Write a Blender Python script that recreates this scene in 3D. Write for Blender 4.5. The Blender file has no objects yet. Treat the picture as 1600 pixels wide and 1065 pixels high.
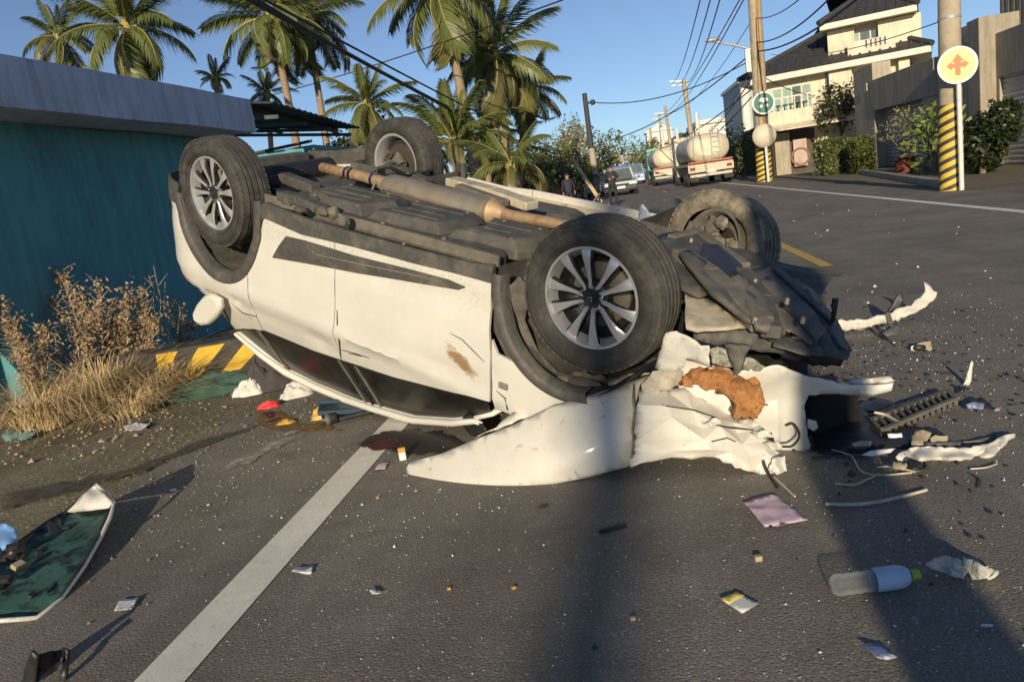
import bpy, bmesh, math, random
from mathutils import Vector, Matrix, noise, geometry
random.seed(7)
R=math.radians
sc=bpy.context.scene
# ---------------------------------------------------------------- camera
IW,IH,F=1600.,1065.,1200.
CX,CY=800.,532.5
CAMZ=1.22; SLOPE=.145; VPX,VPY=977.,271.
def _camaxes():
    r=math.atan(SLOPE); ex=(math.cos(r),-math.sin(r)); ey=(math.sin(r),math.cos(r))
    d=(VPX-CX,VPY-CY); u=d[0]*ex[0]+d[1]*ex[1]; v=d[0]*ey[0]+d[1]*ey[1]
    p=math.atan(-v/F); cp,sp=math.cos(p),math.sin(p)
    c2l=lambda X,Y,Z:(X,Z*cp-Y*sp,-Z*sp-Y*cp)
    q=c2l(u,v,F); yaw=math.atan2(q[0],q[1]); cw,sw=math.cos(yaw),math.sin(yaw)
    cols=[]
    for e in ((1,0,0),(0,1,0),(0,0,1)):
        X=ex[0]*e[0]+ex[1]*e[1]; Y=ey[0]*e[0]+ey[1]*e[1]
        l=c2l(X,Y,e[2]); cols.append(Vector((l[0]*cw-l[1]*sw,l[0]*sw+l[1]*cw,l[2])))
    return cols
AX=_camaxes(); CAM=Vector((0,0,CAMZ))
cd=bpy.data.cameras.new('camera'); cam=bpy.data.objects.new('camera',cd); sc.collection.objects.link(cam)
cd.sensor_width=36; cd.lens=F/IW*36; cd.clip_start=.05; cd.clip_end=3000
cam.matrix_world=Matrix(((AX[0].x,-AX[1].x,-AX[2].x,0),(AX[0].y,-AX[1].y,-AX[2].y,0),(AX[0].z,-AX[1].z,-AX[2].z,CAMZ),(0,0,0,1)))
sc.camera=cam
# ---------------------------------------------------------------- light
SUN_EL,SUN_AZ=14.5,2.4      # light travels towards +Y, a little to +X
w=bpy.data.worlds.new('World'); sc.world=w; w.use_nodes=True
nt=w.node_tree; bg=nt.nodes['Background']
sky=nt.nodes.new('ShaderNodeTexSky'); sky.sky_type='NISHITA'; sky.sun_disc=False
sky.sun_elevation=R(SUN_EL); sky.sun_rotation=R(180+SUN_AZ); sky.air_density=.8; sky.dust_density=0.; sky.ozone_density=5.
hs=nt.nodes.new('ShaderNodeHueSaturation'); hs.inputs['Saturation'].default_value=.84; nt.links.new(sky.outputs[0],hs.inputs['Color']); nt.links.new(hs.outputs[0],bg.inputs[0]); bg.inputs[1].default_value=.105
sd=bpy.data.lights.new('sun','SUN'); sd.energy=4.9; sd.angle=R(.55); sd.color=(1,.84,.60)
so=bpy.data.objects.new('sun',sd); sc.collection.objects.link(so)
_ld=Vector((math.sin(R(SUN_AZ))*math.cos(R(SUN_EL)),math.cos(R(SUN_AZ))*math.cos(R(SUN_EL)),-math.sin(R(SUN_EL))))
so.rotation_euler=_ld.to_track_quat('-Z','Y').to_euler(); so.location=(-3,-20,12)
vs=sc.view_settings; vs.view_transform='Standard'; vs.look='None'; vs.gamma=1; vs.use_curve_mapping=False; vs.exposure=0
# ---------------------------------------------------------------- photograph geometry helpers
def ray(px,py): return (AX[0]*(px-CX)+AX[1]*(py-CY)+AX[2]*F).normalized()
def ground(px,py,z=0.):
    d=ray(px,py); return CAM+d*((z-CAM.z)/d.z)
def at(px,py,Y):
    d=ray(px,py); return CAM+d*(Y/d.y)
def _rot(rx,ry,rz): return Matrix.Rotation(rz,3,'Z')@Matrix.Rotation(ry,3,'Y')@Matrix.Rotation(rx,3,'X')
CR=_rot(3.19739577,.27159253,-.5031323); CT=Vector((-.82441969,4.45646867,1.48288163))
CARM=Matrix.Translation(CT)@CR.to_4x4()
CL=CR.transposed()@(CAM-CT)
def un(px,py,yl):
    d=CR.transposed()@ray(px,py); return CL+d*((yl-CL.y)/d.y)
def unz(px,py,zl):
    d=CR.transposed()@ray(px,py); return CL+d*((zl-CL.z)/d.z)
def unx(px,py,xl):
    d=CR.transposed()@ray(px,py); return CL+d*((xl-CL.x)/d.x)
def wl(P): return CR.transposed()@(Vector(P)-CT)
def lerp1(x,xs,ys):
    if x<=xs[0]: return ys[0]
    for i in range(1,len(xs)):
        if x<=xs[i]:
            t=(x-xs[i-1])/(xs[i]-xs[i-1]); return ys[i-1]+t*(ys[i]-ys[i-1])
    return ys[-1]
def nz(v,s=1.,seed=0.): return noise.noise(Vector(v)*s+Vector((seed*7.3,seed*3.1,seed*1.7)))
# ---------------------------------------------------------------- objects
COL=sc.collection
def tag(o,label=None,cat=None,group=None,kind=None):
    if label: o['label']=label
    if cat: o['category']=cat
    if group: o['group']=group
    if kind: o['kind']=kind
    return o
def thing(name,label,cat,loc=(0,0,0),rz=0,group=None):
    o=bpy.data.objects.new(name,None); COL.objects.link(o); o.location=loc; o.rotation_euler=(0,0,rz); o.empty_display_size=.1
    return tag(o,label,cat,group)
def link(name,me,parent=None,loc=None,rot=None,scale=None):
    o=bpy.data.objects.new(name,me); COL.objects.link(o)
    if parent is not None: o.parent=parent
    if loc is not None: o.location=loc
    if rot is not None: o.rotation_euler=rot
    if scale is not None: o.scale=scale
    return o
class MB:
    def __init__(s): s.v=[]; s.f=[]; s.m=[]
    def add(s,vs,fs,mi=0):
        b=len(s.v); s.v+=[tuple(v) for v in vs]; s.f+=[tuple(i+b for i in f) for f in fs]; s.m+=[mi]*len(fs); return s
    def box(s,c,d,rot=None,mi=0,taper=1.):
        x,y,z=d[0]/2,d[1]/2,d[2]/2
        vs=[Vector((sx*x*(taper if sz>0 else 1),sy*y*(taper if sz>0 else 1),sz*z)) for sz in(-1,1) for sy in(-1,1) for sx in(-1,1)]
        if rot is not None: vs=[rot@v for v in vs]
        c=Vector(c)
        return s.add([v+c for v in vs],[(0,2,3,1),(4,5,7,6),(0,1,5,4),(2,6,7,3),(0,4,6,2),(1,3,7,5)],mi)
    def bar(s,a,b,wd,th,up=(0,0,1),mi=0,w2=None):
        a,b=Vector(a),Vector(b); d=(b-a).normalized(); u=Vector(up); sdir=d.cross(u)
        if sdir.length<1e-4: sdir=d.cross(Vector((1,0,0)))
        sdir.normalize(); u=sdir.cross(d); w2=wd if w2 is None else w2
        vs=[]
        for p,ww in((a,wd),(b,w2)):
            for i,j in((-1,-1),(1,-1),(1,1),(-1,1)): vs.append(p+sdir*(ww/2*i)+u*(th/2*j))
        return s.add(vs,[(3,2,1,0),(4,5,6,7),(0,1,5,4),(1,2,6,5),(2,3,7,6),(3,0,4,7)],mi)
    def tube(s,pts,r,n=8,mi=0,cap=True):
        pts=[Vector(p) for p in pts]; rs=r if isinstance(r,(list,tuple)) else [r]*len(pts); vs=[];fs=[]
        nrm=None
        for i,p in enumerate(pts):
            d=(pts[min(i+1,len(pts)-1)]-pts[max(i-1,0)]).normalized()
            if nrm is None:
                nrm=d.cross(Vector((0,0,1)))
                if nrm.length<1e-3: nrm=d.cross(Vector((1,0,0)))
            nrm=(nrm-d*nrm.dot(d)).normalized(); b=d.cross(nrm)
            for k in range(n):
                a=2*math.pi*k/n; vs.append(p+(nrm*math.cos(a)+b*math.sin(a))*rs[i])
        for i in range(len(pts)-1):
            for k in range(n): fs.append((i*n+k,i*n+(k+1)%n,(i+1)*n+(k+1)%n,(i+1)*n+k))
        if cap: fs.append(tuple(range(n-1,-1,-1))); fs.append(tuple(range((len(pts)-1)*n,len(pts)*n)))
        return s.add(vs,fs,mi)
    def lathe(s,prof,n=32,axis='Z',c=(0,0,0),mi=0,closed=False,jit=0):
        vs=[];fs=[];m=len(prof)
        for k in range(n):
            a=2*math.pi*k/n; ca,sa=math.cos(a),math.sin(a)
            for r,h in prof:
                v=(r*ca,r*sa,h) if axis=='Z' else ((r*ca,h,r*sa) if axis=='Y' else (h,r*ca,r*sa))
                vs.append(Vector(v)+Vector(c))
        q=m if closed else m-1
        for k in range(n):
            k2=(k+1)%n
            for j in range(q): fs.append((k*m+j,k2*m+j,k2*m+(j+1)%m,k*m+(j+1)%m))
        return s.add(vs,fs,mi)
    def ball(s,c,r,n=10,sc3=(1,1,1),mi=0,amp=0,seed=0):
        c=Vector(c); vs=[];fs=[]; m=n//2+1
        for i in range(m):
            t=math.pi*i/(m-1)
            for k in range(n):
                a=2*math.pi*k/n; v=Vector((math.sin(t)*math.cos(a),math.sin(t)*math.sin(a),math.cos(t)))
                q=1+amp*nz(v,1.7,seed)
                vs.append(c+Vector((v.x*sc3[0],v.y*sc3[1],v.z*sc3[2]))*r*q)
        for i in range(m-1):
            for k in range(n): fs.append((i*n+k,(i+1)*n+k,(i+1)*n+(k+1)%n,i*n+(k+1)%n))
        return s.add(vs,fs,mi)
    def prism(s,poly,f0,f1,mi=0):
        """poly: 2-D points, f0/f1 map (a,b)->3-D for the two ends"""
        n=len(poly); vs=[f0(*p) for p in poly]+[f1(*p) for p in poly]
        fs=[tuple(range(n-1,-1,-1)),tuple(range(n,2*n))]+[(i,(i+1)%n,n+(i+1)%n,n+i) for i in range(n)]
        return s.add(vs,fs,mi)
    def mesh(s,name,mats,smooth=None):
        me=bpy.data.meshes.new(name); me.from_pydata(s.v,[],s.f)
        mats=mats if isinstance(mats,(list,tuple)) else [mats]
        for m in mats: me.materials.append(m)
        if len(mats)>1: me.polygons.foreach_set('material_index',s.m)
        me.validate()
        if smooth is not None:
            me.polygons.foreach_set('use_smooth',[True]*len(me.polygons))
            if smooth<180: me.set_sharp_from_angle(angle=R(smooth))
        me.update(); return me
    def build(s,name,mats,parent=None,smooth=None,fixn=True,**k):
        me=s.mesh(name,mats,smooth)
        if fixn:
            bm=bmesh.new(); bm.from_mesh(me); bmesh.ops.recalc_face_normals(bm,faces=bm.faces); bm.to_mesh(me); bm.free()
        return link(name,me,parent,**k)
def solid(o,t,off=-1.):
    m=o.modifiers.new('thickness','SOLIDIFY'); m.thickness=t; m.offset=off; return o
def bev(o,wd=.01,seg=2,ang=40):
    m=o.modifiers.new('edge','BEVEL'); m.width=wd; m.segments=seg; m.limit_method='ANGLE'; m.angle_limit=R(ang); return o
def cdt(outline,step,holes=(),jag=0.,seed=1):
    """outline in 2-D -> (points2d, triangles) with interior grid points"""
    rnd=random.Random(seed)
    def dens(loop):
        out=[]
        for i,a in enumerate(loop):
            b=loop[(i+1)%len(loop)]; L=math.hypot(b[0]-a[0],b[1]-a[1]); n=max(1,int(L/step))
            for k in range(n):
                t=k/n; j=jag if k else 0
                out.append(Vector((a[0]+(b[0]-a[0])*t+rnd.uniform(-j,j),a[1]+(b[1]-a[1])*t+rnd.uniform(-j,j))))
        return out
    loops=[dens(outline)]+[dens(h) for h in holes]
    pts=[];edges=[]
    for lp in loops:
        b=len(pts); pts+=lp; edges+=[(b+i,b+(i+1)%len(lp)) for i in range(len(lp))]
    x0=min(p.x for p in loops[0]);x1=max(p.x for p in loops[0]);y0=min(p.y for p in loops[0]);y1=max(p.y for p in loops[0])
    def inside(p,lp):
        c=False
        for i in range(len(lp)):
            a,b=lp[i],lp[i-1]
            if (a.y>p.y)!=(b.y>p.y) and p.x<(b.x-a.x)*(p.y-a.y)/(b.y-a.y)+a.x: c=not c
        return c
    def near(p):
        return any((p-q).length<step*.45 for lp in loops for q in lp)
    y=y0+step*.5;row=0
    while y<y1:
        x=x0+step*(.5 if row%2 else .2)
        while x<x1:
            p=Vector((x+rnd.uniform(-.12,.12)*step,y+rnd.uniform(-.12,.12)*step))
            if inside(p,loops[0]) and not any(inside(p,h) for h in loops[1:]) and not near(p): pts.append(p)
            x+=step
        y+=step*.87;row+=1
    V,E,Fc,*_=geometry.delaunay_2d_cdt(pts,edges,[],0,1e-6)
    T=[]
    for f in Fc:
        c=sum((V[i] for i in f),Vector((0,0)))/len(f)
        if inside(c,loops[0]) and not any(inside(c,h) for h in loops[1:]): T.append(tuple(f))
    return V,T
def idw(p,ctrl,eps=25.):
    s=0;t=0
    for x,y,d in ctrl:
        k=1/((x-p[0])**2+(y-p[1])**2+eps*eps)**1.6; s+=k*d;t+=k
    return s/t
import numpy as np
def lsfit(ctrl,quad=True):
    A=np.array([[1,x/100,y/100]+([x*x/1e4,x*y/1e4,y*y/1e4] if quad else []) for x,y,d in ctrl]); c=np.linalg.lstsq(A,np.array([d for *_,d in ctrl]),rcond=None)[0]
    return lambda v:float(np.dot([1,v[0]/100,v[1]/100]+([v[0]**2/1e4,v[0]*v[1]/1e4,v[1]**2/1e4] if quad else []),c))
def sheet(name,pts,mode,mat,parent=None,step=12,amp=0,freq=6,thick=.004,jag=0,extra=(),smooth=40,seed=1,tolocal=False,fold=0,fit=None):
    """a torn / bent sheet: outline points (px,py,d); d is the world Y, the car-local y or z, or height above ground the point lies at"""
    V,T=cdt([(p[0],p[1]) for p in pts],step,jag=jag,seed=seed)
    ctrl=[tuple(p) for p in pts]+[tuple(e) for e in extra]
    fn={'Y':at,'y':un,'z':unz,'g':ground,'x':unx}[mode]
    P=[]; ff=lsfit(ctrl,fit=='quad') if fit else None
    for v in V:
        d=ff(v) if fit else idw(v,ctrl,step*1.6); q=fn(v.x,v.y,d)
        if amp:
            s=nz(q,freq,seed); s2=nz(q,freq*2.7,seed+4)
            if fold: s=abs(s)*2-.5; s2=abs(s2)-.3
            rr=(CAM-q).normalized() if mode in('Y','g') else (CL-q).normalized()
            q=q+rr*amp*(s+.45*s2)
        P.append(q)
    if tolocal: P=[wl(p) for p in P]
    mb=MB().add(P,T); o=mb.build(name,mat,parent,smooth)
    return solid(o,thick) if thick else o
def flatpoly(name,pts,z,mat,parent=None,step=None,jag=0,seed=1):
    """thin marking / stain lying on the ground"""
    L=[ground(x,y,z) for x,y in pts]
    V,T=cdt([(p.x,p.y) for p in L],step or .1,jag=jag,seed=seed)
    o=MB().add([(v.x,v.y,z) for v in V],T).build(name,mat,parent)
    cnt={}
    for t in T:
        for i in range(3): k=tuple(sorted((t[i],t[(i+1)%3]))); cnt[k]=cnt.get(k,0)+1
    bd={i for k,c in cnt.items() if c==1 for i in k}; at_=o.data.attributes.new('inner','FLOAT','POINT')
    for i in range(len(V)): at_.data[i].value=0. if i in bd else 1.
    return o
# ---------------------------------------------------------------- materials
def srgb(r,g,b):
    f=lambda c:(c/12.92 if c<=.04045 else ((c+.055)/1.055)**2.4)
    return (f(r/255),f(g/255),f(b/255))
class NT:
    def __init__(s,name):
        s.m=bpy.data.materials.new(name); s.m.use_nodes=True; s.t=s.m.node_tree; s.b=s.t.nodes['Principled BSDF']
        s.co=s.t.nodes.new('ShaderNodeTexCoord').outputs['Object']
    def n(s,t,**k):
        x=s.t.nodes.new(t)
        for a,v in k.items(): setattr(x,a,v)
        return x
    def l(s,a,b): s.t.links.new(a,b)
    def noise(s,scale,detail=4,rough=.6,stretch=None,dist=0):
        x=s.n('ShaderNodeTexNoise'); x.inputs['Scale'].default_value=scale; x.inputs['Detail'].default_value=detail; x.inputs['Roughness'].default_value=rough; x.inputs['Distortion'].default_value=dist
        if stretch:
            mp=s.n('ShaderNodeMapping'); mp.inputs['Scale'].default_value=stretch; s.l(s.co,mp.inputs[0]); s.l(mp.outputs[0],x.inputs['Vector'])
        else: s.l(s.co,x.inputs['Vector'])
        return x.outputs['Fac']
    def voro(s,scale,feature='F1'):
        x=s.n('ShaderNodeTexVoronoi'); x.feature=feature; x.inputs['Scale'].default_value=scale; s.l(s.co,x.inputs['Vector']); return x.outputs['Distance']
    def ramp(s,fac,a,b,ca=(0,0,0),cb=(1,1,1)):
        x=s.n('ShaderNodeValToRGB'); e=x.color_ramp.elements; e[0].position=a;e[1].position=b; e[0].color=(*ca,1); e[1].color=(*cb,1); s.l(fac,x.inputs[0]); return x.outputs[0]
    def mix(s,fac,a,b,mode='MIX'):
        x=s.n('ShaderNodeMix'); x.data_type='RGBA'; x.blend_type=mode
        for i,v in((0,fac),(6,a),(7,b)):
            if isinstance(v,(int,float)): x.inputs[i].default_value=v
            elif isinstance(v,tuple): x.inputs[i].default_value=(*v,1)
            else: s.l(v,x.inputs[i])
        return x.outputs[2]
    def bump(s,h,strength=.3,dist=.01):
        x=s.n('ShaderNodeBump'); x.inputs['Strength'].default_value=strength; x.inputs['Distance'].default_value=dist; s.l(h,x.inputs['Height']); s.l(x.outputs[0],s.b.inputs['Normal']); return s
    def base(s,c):
        if isinstance(c,tuple): s.b.inputs['Base Color'].default_value=(*c,1)
        else: s.l(c,s.b.inputs['Base Color'])
        return s
    def set(s,**k):
        for a,v in k.items(): s.b.inputs[a.replace('_',' ')].default_value=v
        return s
def M(name,col,rough=.6,var=.18,scale=12,metal=0,bump=0,bscale=60,dirt=None,dthr=(.5,.7),dscale=5,coat=0,spec=.5,stretch=None,bdist=.01):
    t=NT(name); a=tuple(c*(1-var) for c in col); b=tuple(min(1,c*(1+var)) for c in col)
    c=t.ramp(t.noise(scale,5,.65,stretch),.3,.7,a,b)
    if dirt: c=t.mix(t.ramp(t.noise(dscale,6,.7),*dthr),c,dirt)
    t.base(c).set(Roughness=rough,Metallic=metal); t.b.inputs['Specular IOR Level'].default_value=spec
    if coat: t.b.inputs['Coat Weight'].default_value=coat; t.b.inputs['Coat Roughness'].default_value=.08
    if bump: t.bump(t.noise(bscale,5,.7,stretch),bump,bdist)
    return t.m
def stainm(name,col,rough=.7,scale=14,lo=.35,hi=.75):
    t=NT(name); t.base(t.ramp(t.noise(scale,5,.7),.3,.7,tuple(c*.7 for c in col),tuple(c*1.3 for c in col))).set(Roughness=rough)
    a=t.n('ShaderNodeAttribute'); a.attribute_name='inner'; ad=t.n('ShaderNodeMath',operation='MULTIPLY_ADD'); t.l(a.outputs['Fac'],ad.inputs[0]); ad.inputs[1].default_value=.75; t.l(t.noise(scale,6,.75),ad.inputs[2])
    sb=t.n('ShaderNodeMath',operation='SUBTRACT'); t.l(ad.outputs[0],sb.inputs[0]); sb.inputs[1].default_value=.35
    t.l(t.ramp(sb.outputs[0],lo,hi),t.b.inputs['Alpha']); return t.m
def asphalt(name,c0,c1,spk,fine=1.):
    t=NT(name)
    base=t.ramp(t.noise(.9,7,.75),.32,.68,tuple(c*.85 for c in c0),tuple(c*1.08 for c in c1))
    fineN=t.noise(120*fine,4,.85)
    base=t.mix(.8,base,t.ramp(fineN,.3,.72,(.2,.2,.2),(1.9,1.85,1.75)),'MULTIPLY')
    v=t.voro(62*fine); big=t.noise(26,3,.7)
    sp=t.mix(1.,t.ramp(v,.14,.30,(1,1,1),(0,0,0)),t.mix(1.,t.ramp(big,.47,.62),t.ramp(t.noise(1.7,6,.8),.3,.65,(.25,.25,.25),(1,1,1)),'MULTIPLY'),'MULTIPLY')
    base=t.mix(sp,base,spk)
    v2=t.voro(23*fine); base=t.mix(t.mix(1.,t.ramp(v2,.04,.10,(.9,.9,.9),(0,0,0)),t.ramp(t.noise(3.1,5,.8),.48,.62),'MULTIPLY'),base,spk)
    base=t.mix(t.ramp(t.noise(2.3,7,.75,dist=.6),.56,.7,(0,0,0),(.55,.55,.55)),base,tuple(c*.55 for c in c0))
    # tyre-worn streaks along the road
    base=t.mix(t.ramp(t.noise(1.6,4,.6,(1.,.06,1)),.5,.68,(0,0,0),(.35,.35,.35)),base,tuple(c*.6 for c in c0))
    t.base(base).set(Roughness=.85); t.b.inputs['Specular IOR Level'].default_value=.25
    h=t.mix(.5,t.ramp(t.voro(90*fine),0,.55),t.noise(200*fine,3,.8))
    t.bump(h,.5,.006); return t.m
M_ASPH=asphalt('asphalt',(.172,.158,.137),(.25,.231,.20),(.62,.60,.54))
M_APRON=asphalt('worn_concrete',(.175,.155,.105),(.28,.25,.175),(.5,.46,.36),.6)
M_SOIL=M('dry_soil',(.17,.14,.09),.95,.35,6,bump=.6,bscale=30,bdist=.03)
M_PAVE=asphalt('old_pavement',(.15,.135,.115),(.23,.205,.17),(.36,.33,.28),.5)
def paintm(name,col,und,thr=(.60,.70)):
    t=NT(name); wear=t.mix(.5,t.ramp(t.noise(9,8,.8),*thr),t.ramp(t.noise(28,7,.85),.56,.66)); fine=t.ramp(t.noise(140,3,.8),.62,.75)
    c=t.ramp(t.noise(3,5,.7),.3,.7,tuple(x*.78 for x in col),col)
    c=t.mix(wear,c,und); c=t.mix(t.mix(.6,(0,0,0),fine),c,und)
    t.base(c).set(Roughness=.8).bump(t.noise(220,3,.8),.5,.003); return t.m
M_LINE=paintm('white_road_paint',(.86,.83,.72),(.28,.265,.23),(.57,.70))
M_YEL=paintm('yellow_road_paint',(.62,.42,.09),(.16,.14,.1))
M_YELP=paintm('yellow_barrier_paint',(.78,.5,.05),(.2,.16,.09),(.66,.76))
M_BLKP=M('black_barrier_paint',(.055,.052,.045),.8,.3,14,dirt=(.13,.11,.08),dthr=(.5,.75))
# ================================================================ setting: ground, road, markings
def rect(name,x0,x1,y0,y1,z,mat,nx=1,ny=1,wob=0,parent=None):
    mb=MB(); vs=[];fs=[]
    for j in range(ny+1):
        for i in range(nx+1):
            x=x0+(x1-x0)*i/nx; y=y0+(y1-y0)*j/ny
            if wob and i in(0,nx): x+=wob*nz((x,y,0),1.3,3)
            vs.append((x,y,z))
    for j in range(ny):
        for i in range(nx): a=j*(nx+1)+i; fs.append((a,a+1,a+nx+2,a+nx+1))
    return mb.add(vs,fs).build(name,mat,parent)
tag(rect('ground',-900,900,-60,2200,-.03,M_SOIL),kind='structure')
tag(rect('road',-2.75,6.3,-14,900,0,M_ASPH,2,400,.25),kind='structure')
tag(rect('shoulder',-7.5,-2.3,-14,60,-.006,M_APRON,2,40),kind='structure')
tag(rect('pavement',5.8,16,-14,120,-.008,M_PAVE,1,1),kind='structure')
tag(rect('road_marking',-1.54,-1.375,-10,300,.004,M_LINE,1,1),kind='structure')
tag(rect('road_marking',4.97,5.12,-10,300,.004,M_LINE,1,1),kind='structure')
for y0 in (-1.5,8.25,18,28,40,50,62,74,86,98):
    tag(rect('road_marking',1.87,1.99,y0,y0+(2.75 if y0<15 else 4),.004,M_YEL),kind='structure')
# ================================================================ the overturned car
def carpaint():
    t=NT('white_car_paint')
    c=t.ramp(t.noise(3,6,.7),.35,.75,(.65,.635,.57),(.73,.715,.65))
    # brown scrape on the front door, grime by the sills
    mp=t.n('ShaderNodeMapping'); mp.inputs['Location'].default_value=(-.68,0,-.83); t.l(t.co,mp.inputs[0])
    sx=t.n('ShaderNodeMapping'); sx.inputs['Rotation'].default_value=(0,R(36),0); t.l(mp.outputs[0],sx.inputs[0])
    s2=t.n('ShaderNodeMapping'); s2.inputs['Scale'].default_value=(4.0,0.,10.); t.l(sx.outputs[0],s2.inputs[0])
    ln=t.n('ShaderNodeVectorMath',operation='LENGTH'); t.l(s2.outputs[0],ln.inputs[0])
    ad=t.n('ShaderNodeMath',operation='ADD'); t.l(ln.outputs['Value'],ad.inputs[0])
    ns=t.noise(13,6,.75,(1,1,2.5)); t.l(ns,ad.inputs[1])
    c=t.mix(t.ramp(ad.outputs[0],.75,1.65,(.9,.9,.9),(0,0,0)),c,(.28,.155,.05))
    c=t.mix(t.ramp(t.noise(34,7,.8),.62,.74,(0,0,0),(.45,.45,.45)),c,(.42,.37,.27))
    sc1=t.noise(16,6,.75,(1,1,14)); c=t.mix(t.ramp(sc1,.66,.72,(0,0,0),(.35,.35,.35)),c,(.3,.27,.22))
    sp=t.n('ShaderNodeSeparateXYZ'); t.l(t.co,sp.inputs[0]); g1=t.ramp(sp.outputs['Z'],.42,.62,(1,1,1),(0,0,0)); g2=t.ramp(t.noise(55,6,.85),.5,.66)
    c=t.mix(t.mix(1.,t.mix(1.,g1,g2,'MULTIPLY'),(.55,.55,.55),'MULTIPLY'),c,(.30,.25,.17))
    scr=t.noise(9,7,.8,(6,1,1)); c=t.mix(t.ramp(scr,.645,.69,(0,0,0),(.4,.4,.4)),c,(.36,.32,.25))
    t.base(c).set(Roughness=.34); t.b.inputs['Coat Weight'].default_value=.45; t.b.inputs['Coat Roughness'].default_value=.15
    t.bump(t.noise(5,3,.5),.12,.02); return t.m
M_PAINT=carpaint()
M_TORN=M('scuffed_white_panel',(.63,.605,.53),.5,.1,4,dirt=(.36,.31,.23),dthr=(.60,.70),dscale=22,bump=.05,bscale=90,bdist=.003,coat=.3)
M_CLAD=M('grey_black_cladding',(.075,.072,.066),.62,.25,25,dirt=(.17,.15,.12),dthr=(.5,.75),dscale=7,bump=.2,bscale=200,bdist=.002)
M_UNDER=M('dusty_underbody',(.08,.076,.068),.7,.35,9,dirt=(.17,.15,.115),dthr=(.48,.75),dscale=4,bump=.3,bscale=45,bdist=.006)
M_UNDERL=M('light_dusty_underbody',(.155,.14,.11),.75,.3,10,dirt=(.1,.09,.075),dthr=(.5,.75),dscale=6,bump=.3,bscale=40,bdist=.006)
M_CREAM=M('dusty_cream_sill',(.5,.45,.33),.6,.2,10,dirt=(.2,.17,.12),dthr=(.5,.7),dscale=9)
M_BLACK=M('black_plastic',(.022,.022,.023),.45,.3,30,dirt=(.09,.08,.065),dthr=(.55,.8),dscale=8)
M_VOID=M('painted_dark_void',(.012,.012,.012),.9,.3,8)  # near-black base paints the darkness of openings and gaps
M_STEEL=M('dusty_steel',(.36,.32,.25),.5,.25,12,metal=.45,dirt=(.3,.2,.1),dthr=(.5,.72),dscale=6,bump=.15,bscale=60)
M_RUST=M('rusty_exhaust',(.42,.3,.18),.6,.3,9,metal=.25,dirt=(.25,.13,.05),dthr=(.45,.7),dscale=7,bump=.2,bscale=70)
M_HEAT=M('grey_heat_shield',(.3,.27,.22),.55,.2,14,metal=.5,bump=.4,bscale=40)
M_TYRE=M('tyre_rubber',(.038,.036,.033),.72,.3,16,dirt=(.12,.105,.08),dthr=(.48,.8),dscale=9,bump=.12,bscale=150,bdist=.002)
M_MUD=M('muddy_torn_tyre',(.13,.115,.085),.85,.3,10,dirt=(.38,.33,.24),dthr=(.45,.68),dscale=6,bump=.5,bscale=30,bdist=.012)
M_TREAD=M('tyre_tread',(.06,.056,.05),.8,.3,16,dirt=(.13,.115,.09),dthr=(.45,.75),dscale=9,bump=.2,bscale=150,bdist=.002)
M_ALLOY=M('machined_alloy',(.60,.60,.60),.3,.06,20,metal=.55,dirt=(.40,.37,.32),dthr=(.58,.8),dscale=18)
M_ALDARK=M('dark_alloy_pocket',(.035,.034,.033),.5,.2,20,metal=.3,dirt=(.11,.10,.08),dthr=(.5,.8),dscale=10)
M_CHROME=M('bright_metal',(.6,.6,.6),.25,.05,20,metal=1)
def glassdark():
    t=NT('tinted_window'); c=t.ramp(t.noise(4,6,.7),.35,.75,(.008,.008,.007),(.034,.031,.025))
    t.base(c).set(Roughness=.28); t.b.inputs['Specular IOR Level'].default_value=.5; t.bump(t.noise(2.2,3),.15,.02); return t.m
M_GLASS=glassdark()
M_BROWN=M('broken_brown_foam',(.42,.19,.065),.85,.3,9,dirt=(.2,.085,.03),dthr=(.5,.68),dscale=13,bump=.8,bscale=30,bdist=.02)
M_RED=M('red_lens',(.35,.02,.015),.2,.15,20,coat=.5)
M_LENS=M('cracked_lens',(.5,.48,.4),.15,.3,30,dirt=(.2,.2,.17),dthr=(.4,.6),dscale=30,bump=.8,bscale=60)
M_GREYB=M('grey_badge',(.3,.3,.3),.4,.2,60,metal=.4)
M_SEAMSHADE=M('seam_crease_shade',(.02,.02,.019),.8,.2,20)  # near-black tone drawn as shade in creases, seams and gaps

car=thing('overturned_car','white crossover lying upside down on its roof, front end crushed','car'); car.matrix_world=CARM

def yprof(z): return lerp1(z,[.1,.25,.5,.8,.95,1.05,1.3,1.5,1.6],[.84,.88,.905,.91,.90,.86,.75,.65,.55])
def rshift(z): return lerp1(z,[.9,1.0,1.07,1.23,1.36,1.6],[0,.03,.16,.25,.33,.42])
DENTS=[(-1.45,1.06,.10,.05,.030),(-1.2,1.0,.16,.045,.022),(-.42,1.06,.13,.04,.028),(.1,1.0,.3,.05,.012),(.62,.92,.25,.06,.02),(-.9,1.02,.35,.03,.012)]
def ybody(x,z):
    y=yprof(z)
    xs=-1.53+rshift(z)
    if x<xs: y-=.45*((xs-x)/.6)**3
    for dx,dz,a,b,d in DENTS:
        q=((x-dx)/a)**2+((z-dz)/b)**2
        if q<4: y-=d*math.exp(-q*1.4)
    # shoulder crease and lower-door crease
    y+=.010*math.exp(-((z-.93-.05*(x+.3))/.035)**2)-.010*math.exp(-((z-.52)/.05)**2)
    y+=.0045*nz((x,z,0),3.2,2)
    return y
def arc(cx,cz,a,b,a0,a1,n=18): return [(cx+a*math.cos(R(a0+(a1-a0)*i/n)),cz+b*math.sin(R(a0+(a1-a0)*i/n))) for i in range(n+1)]
RAX,RAZ,RAA,RAB=-1.245,.36,.435,.515
FAX,FAZ,FAA,FAB=1.26,.36,.41,.465
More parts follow.
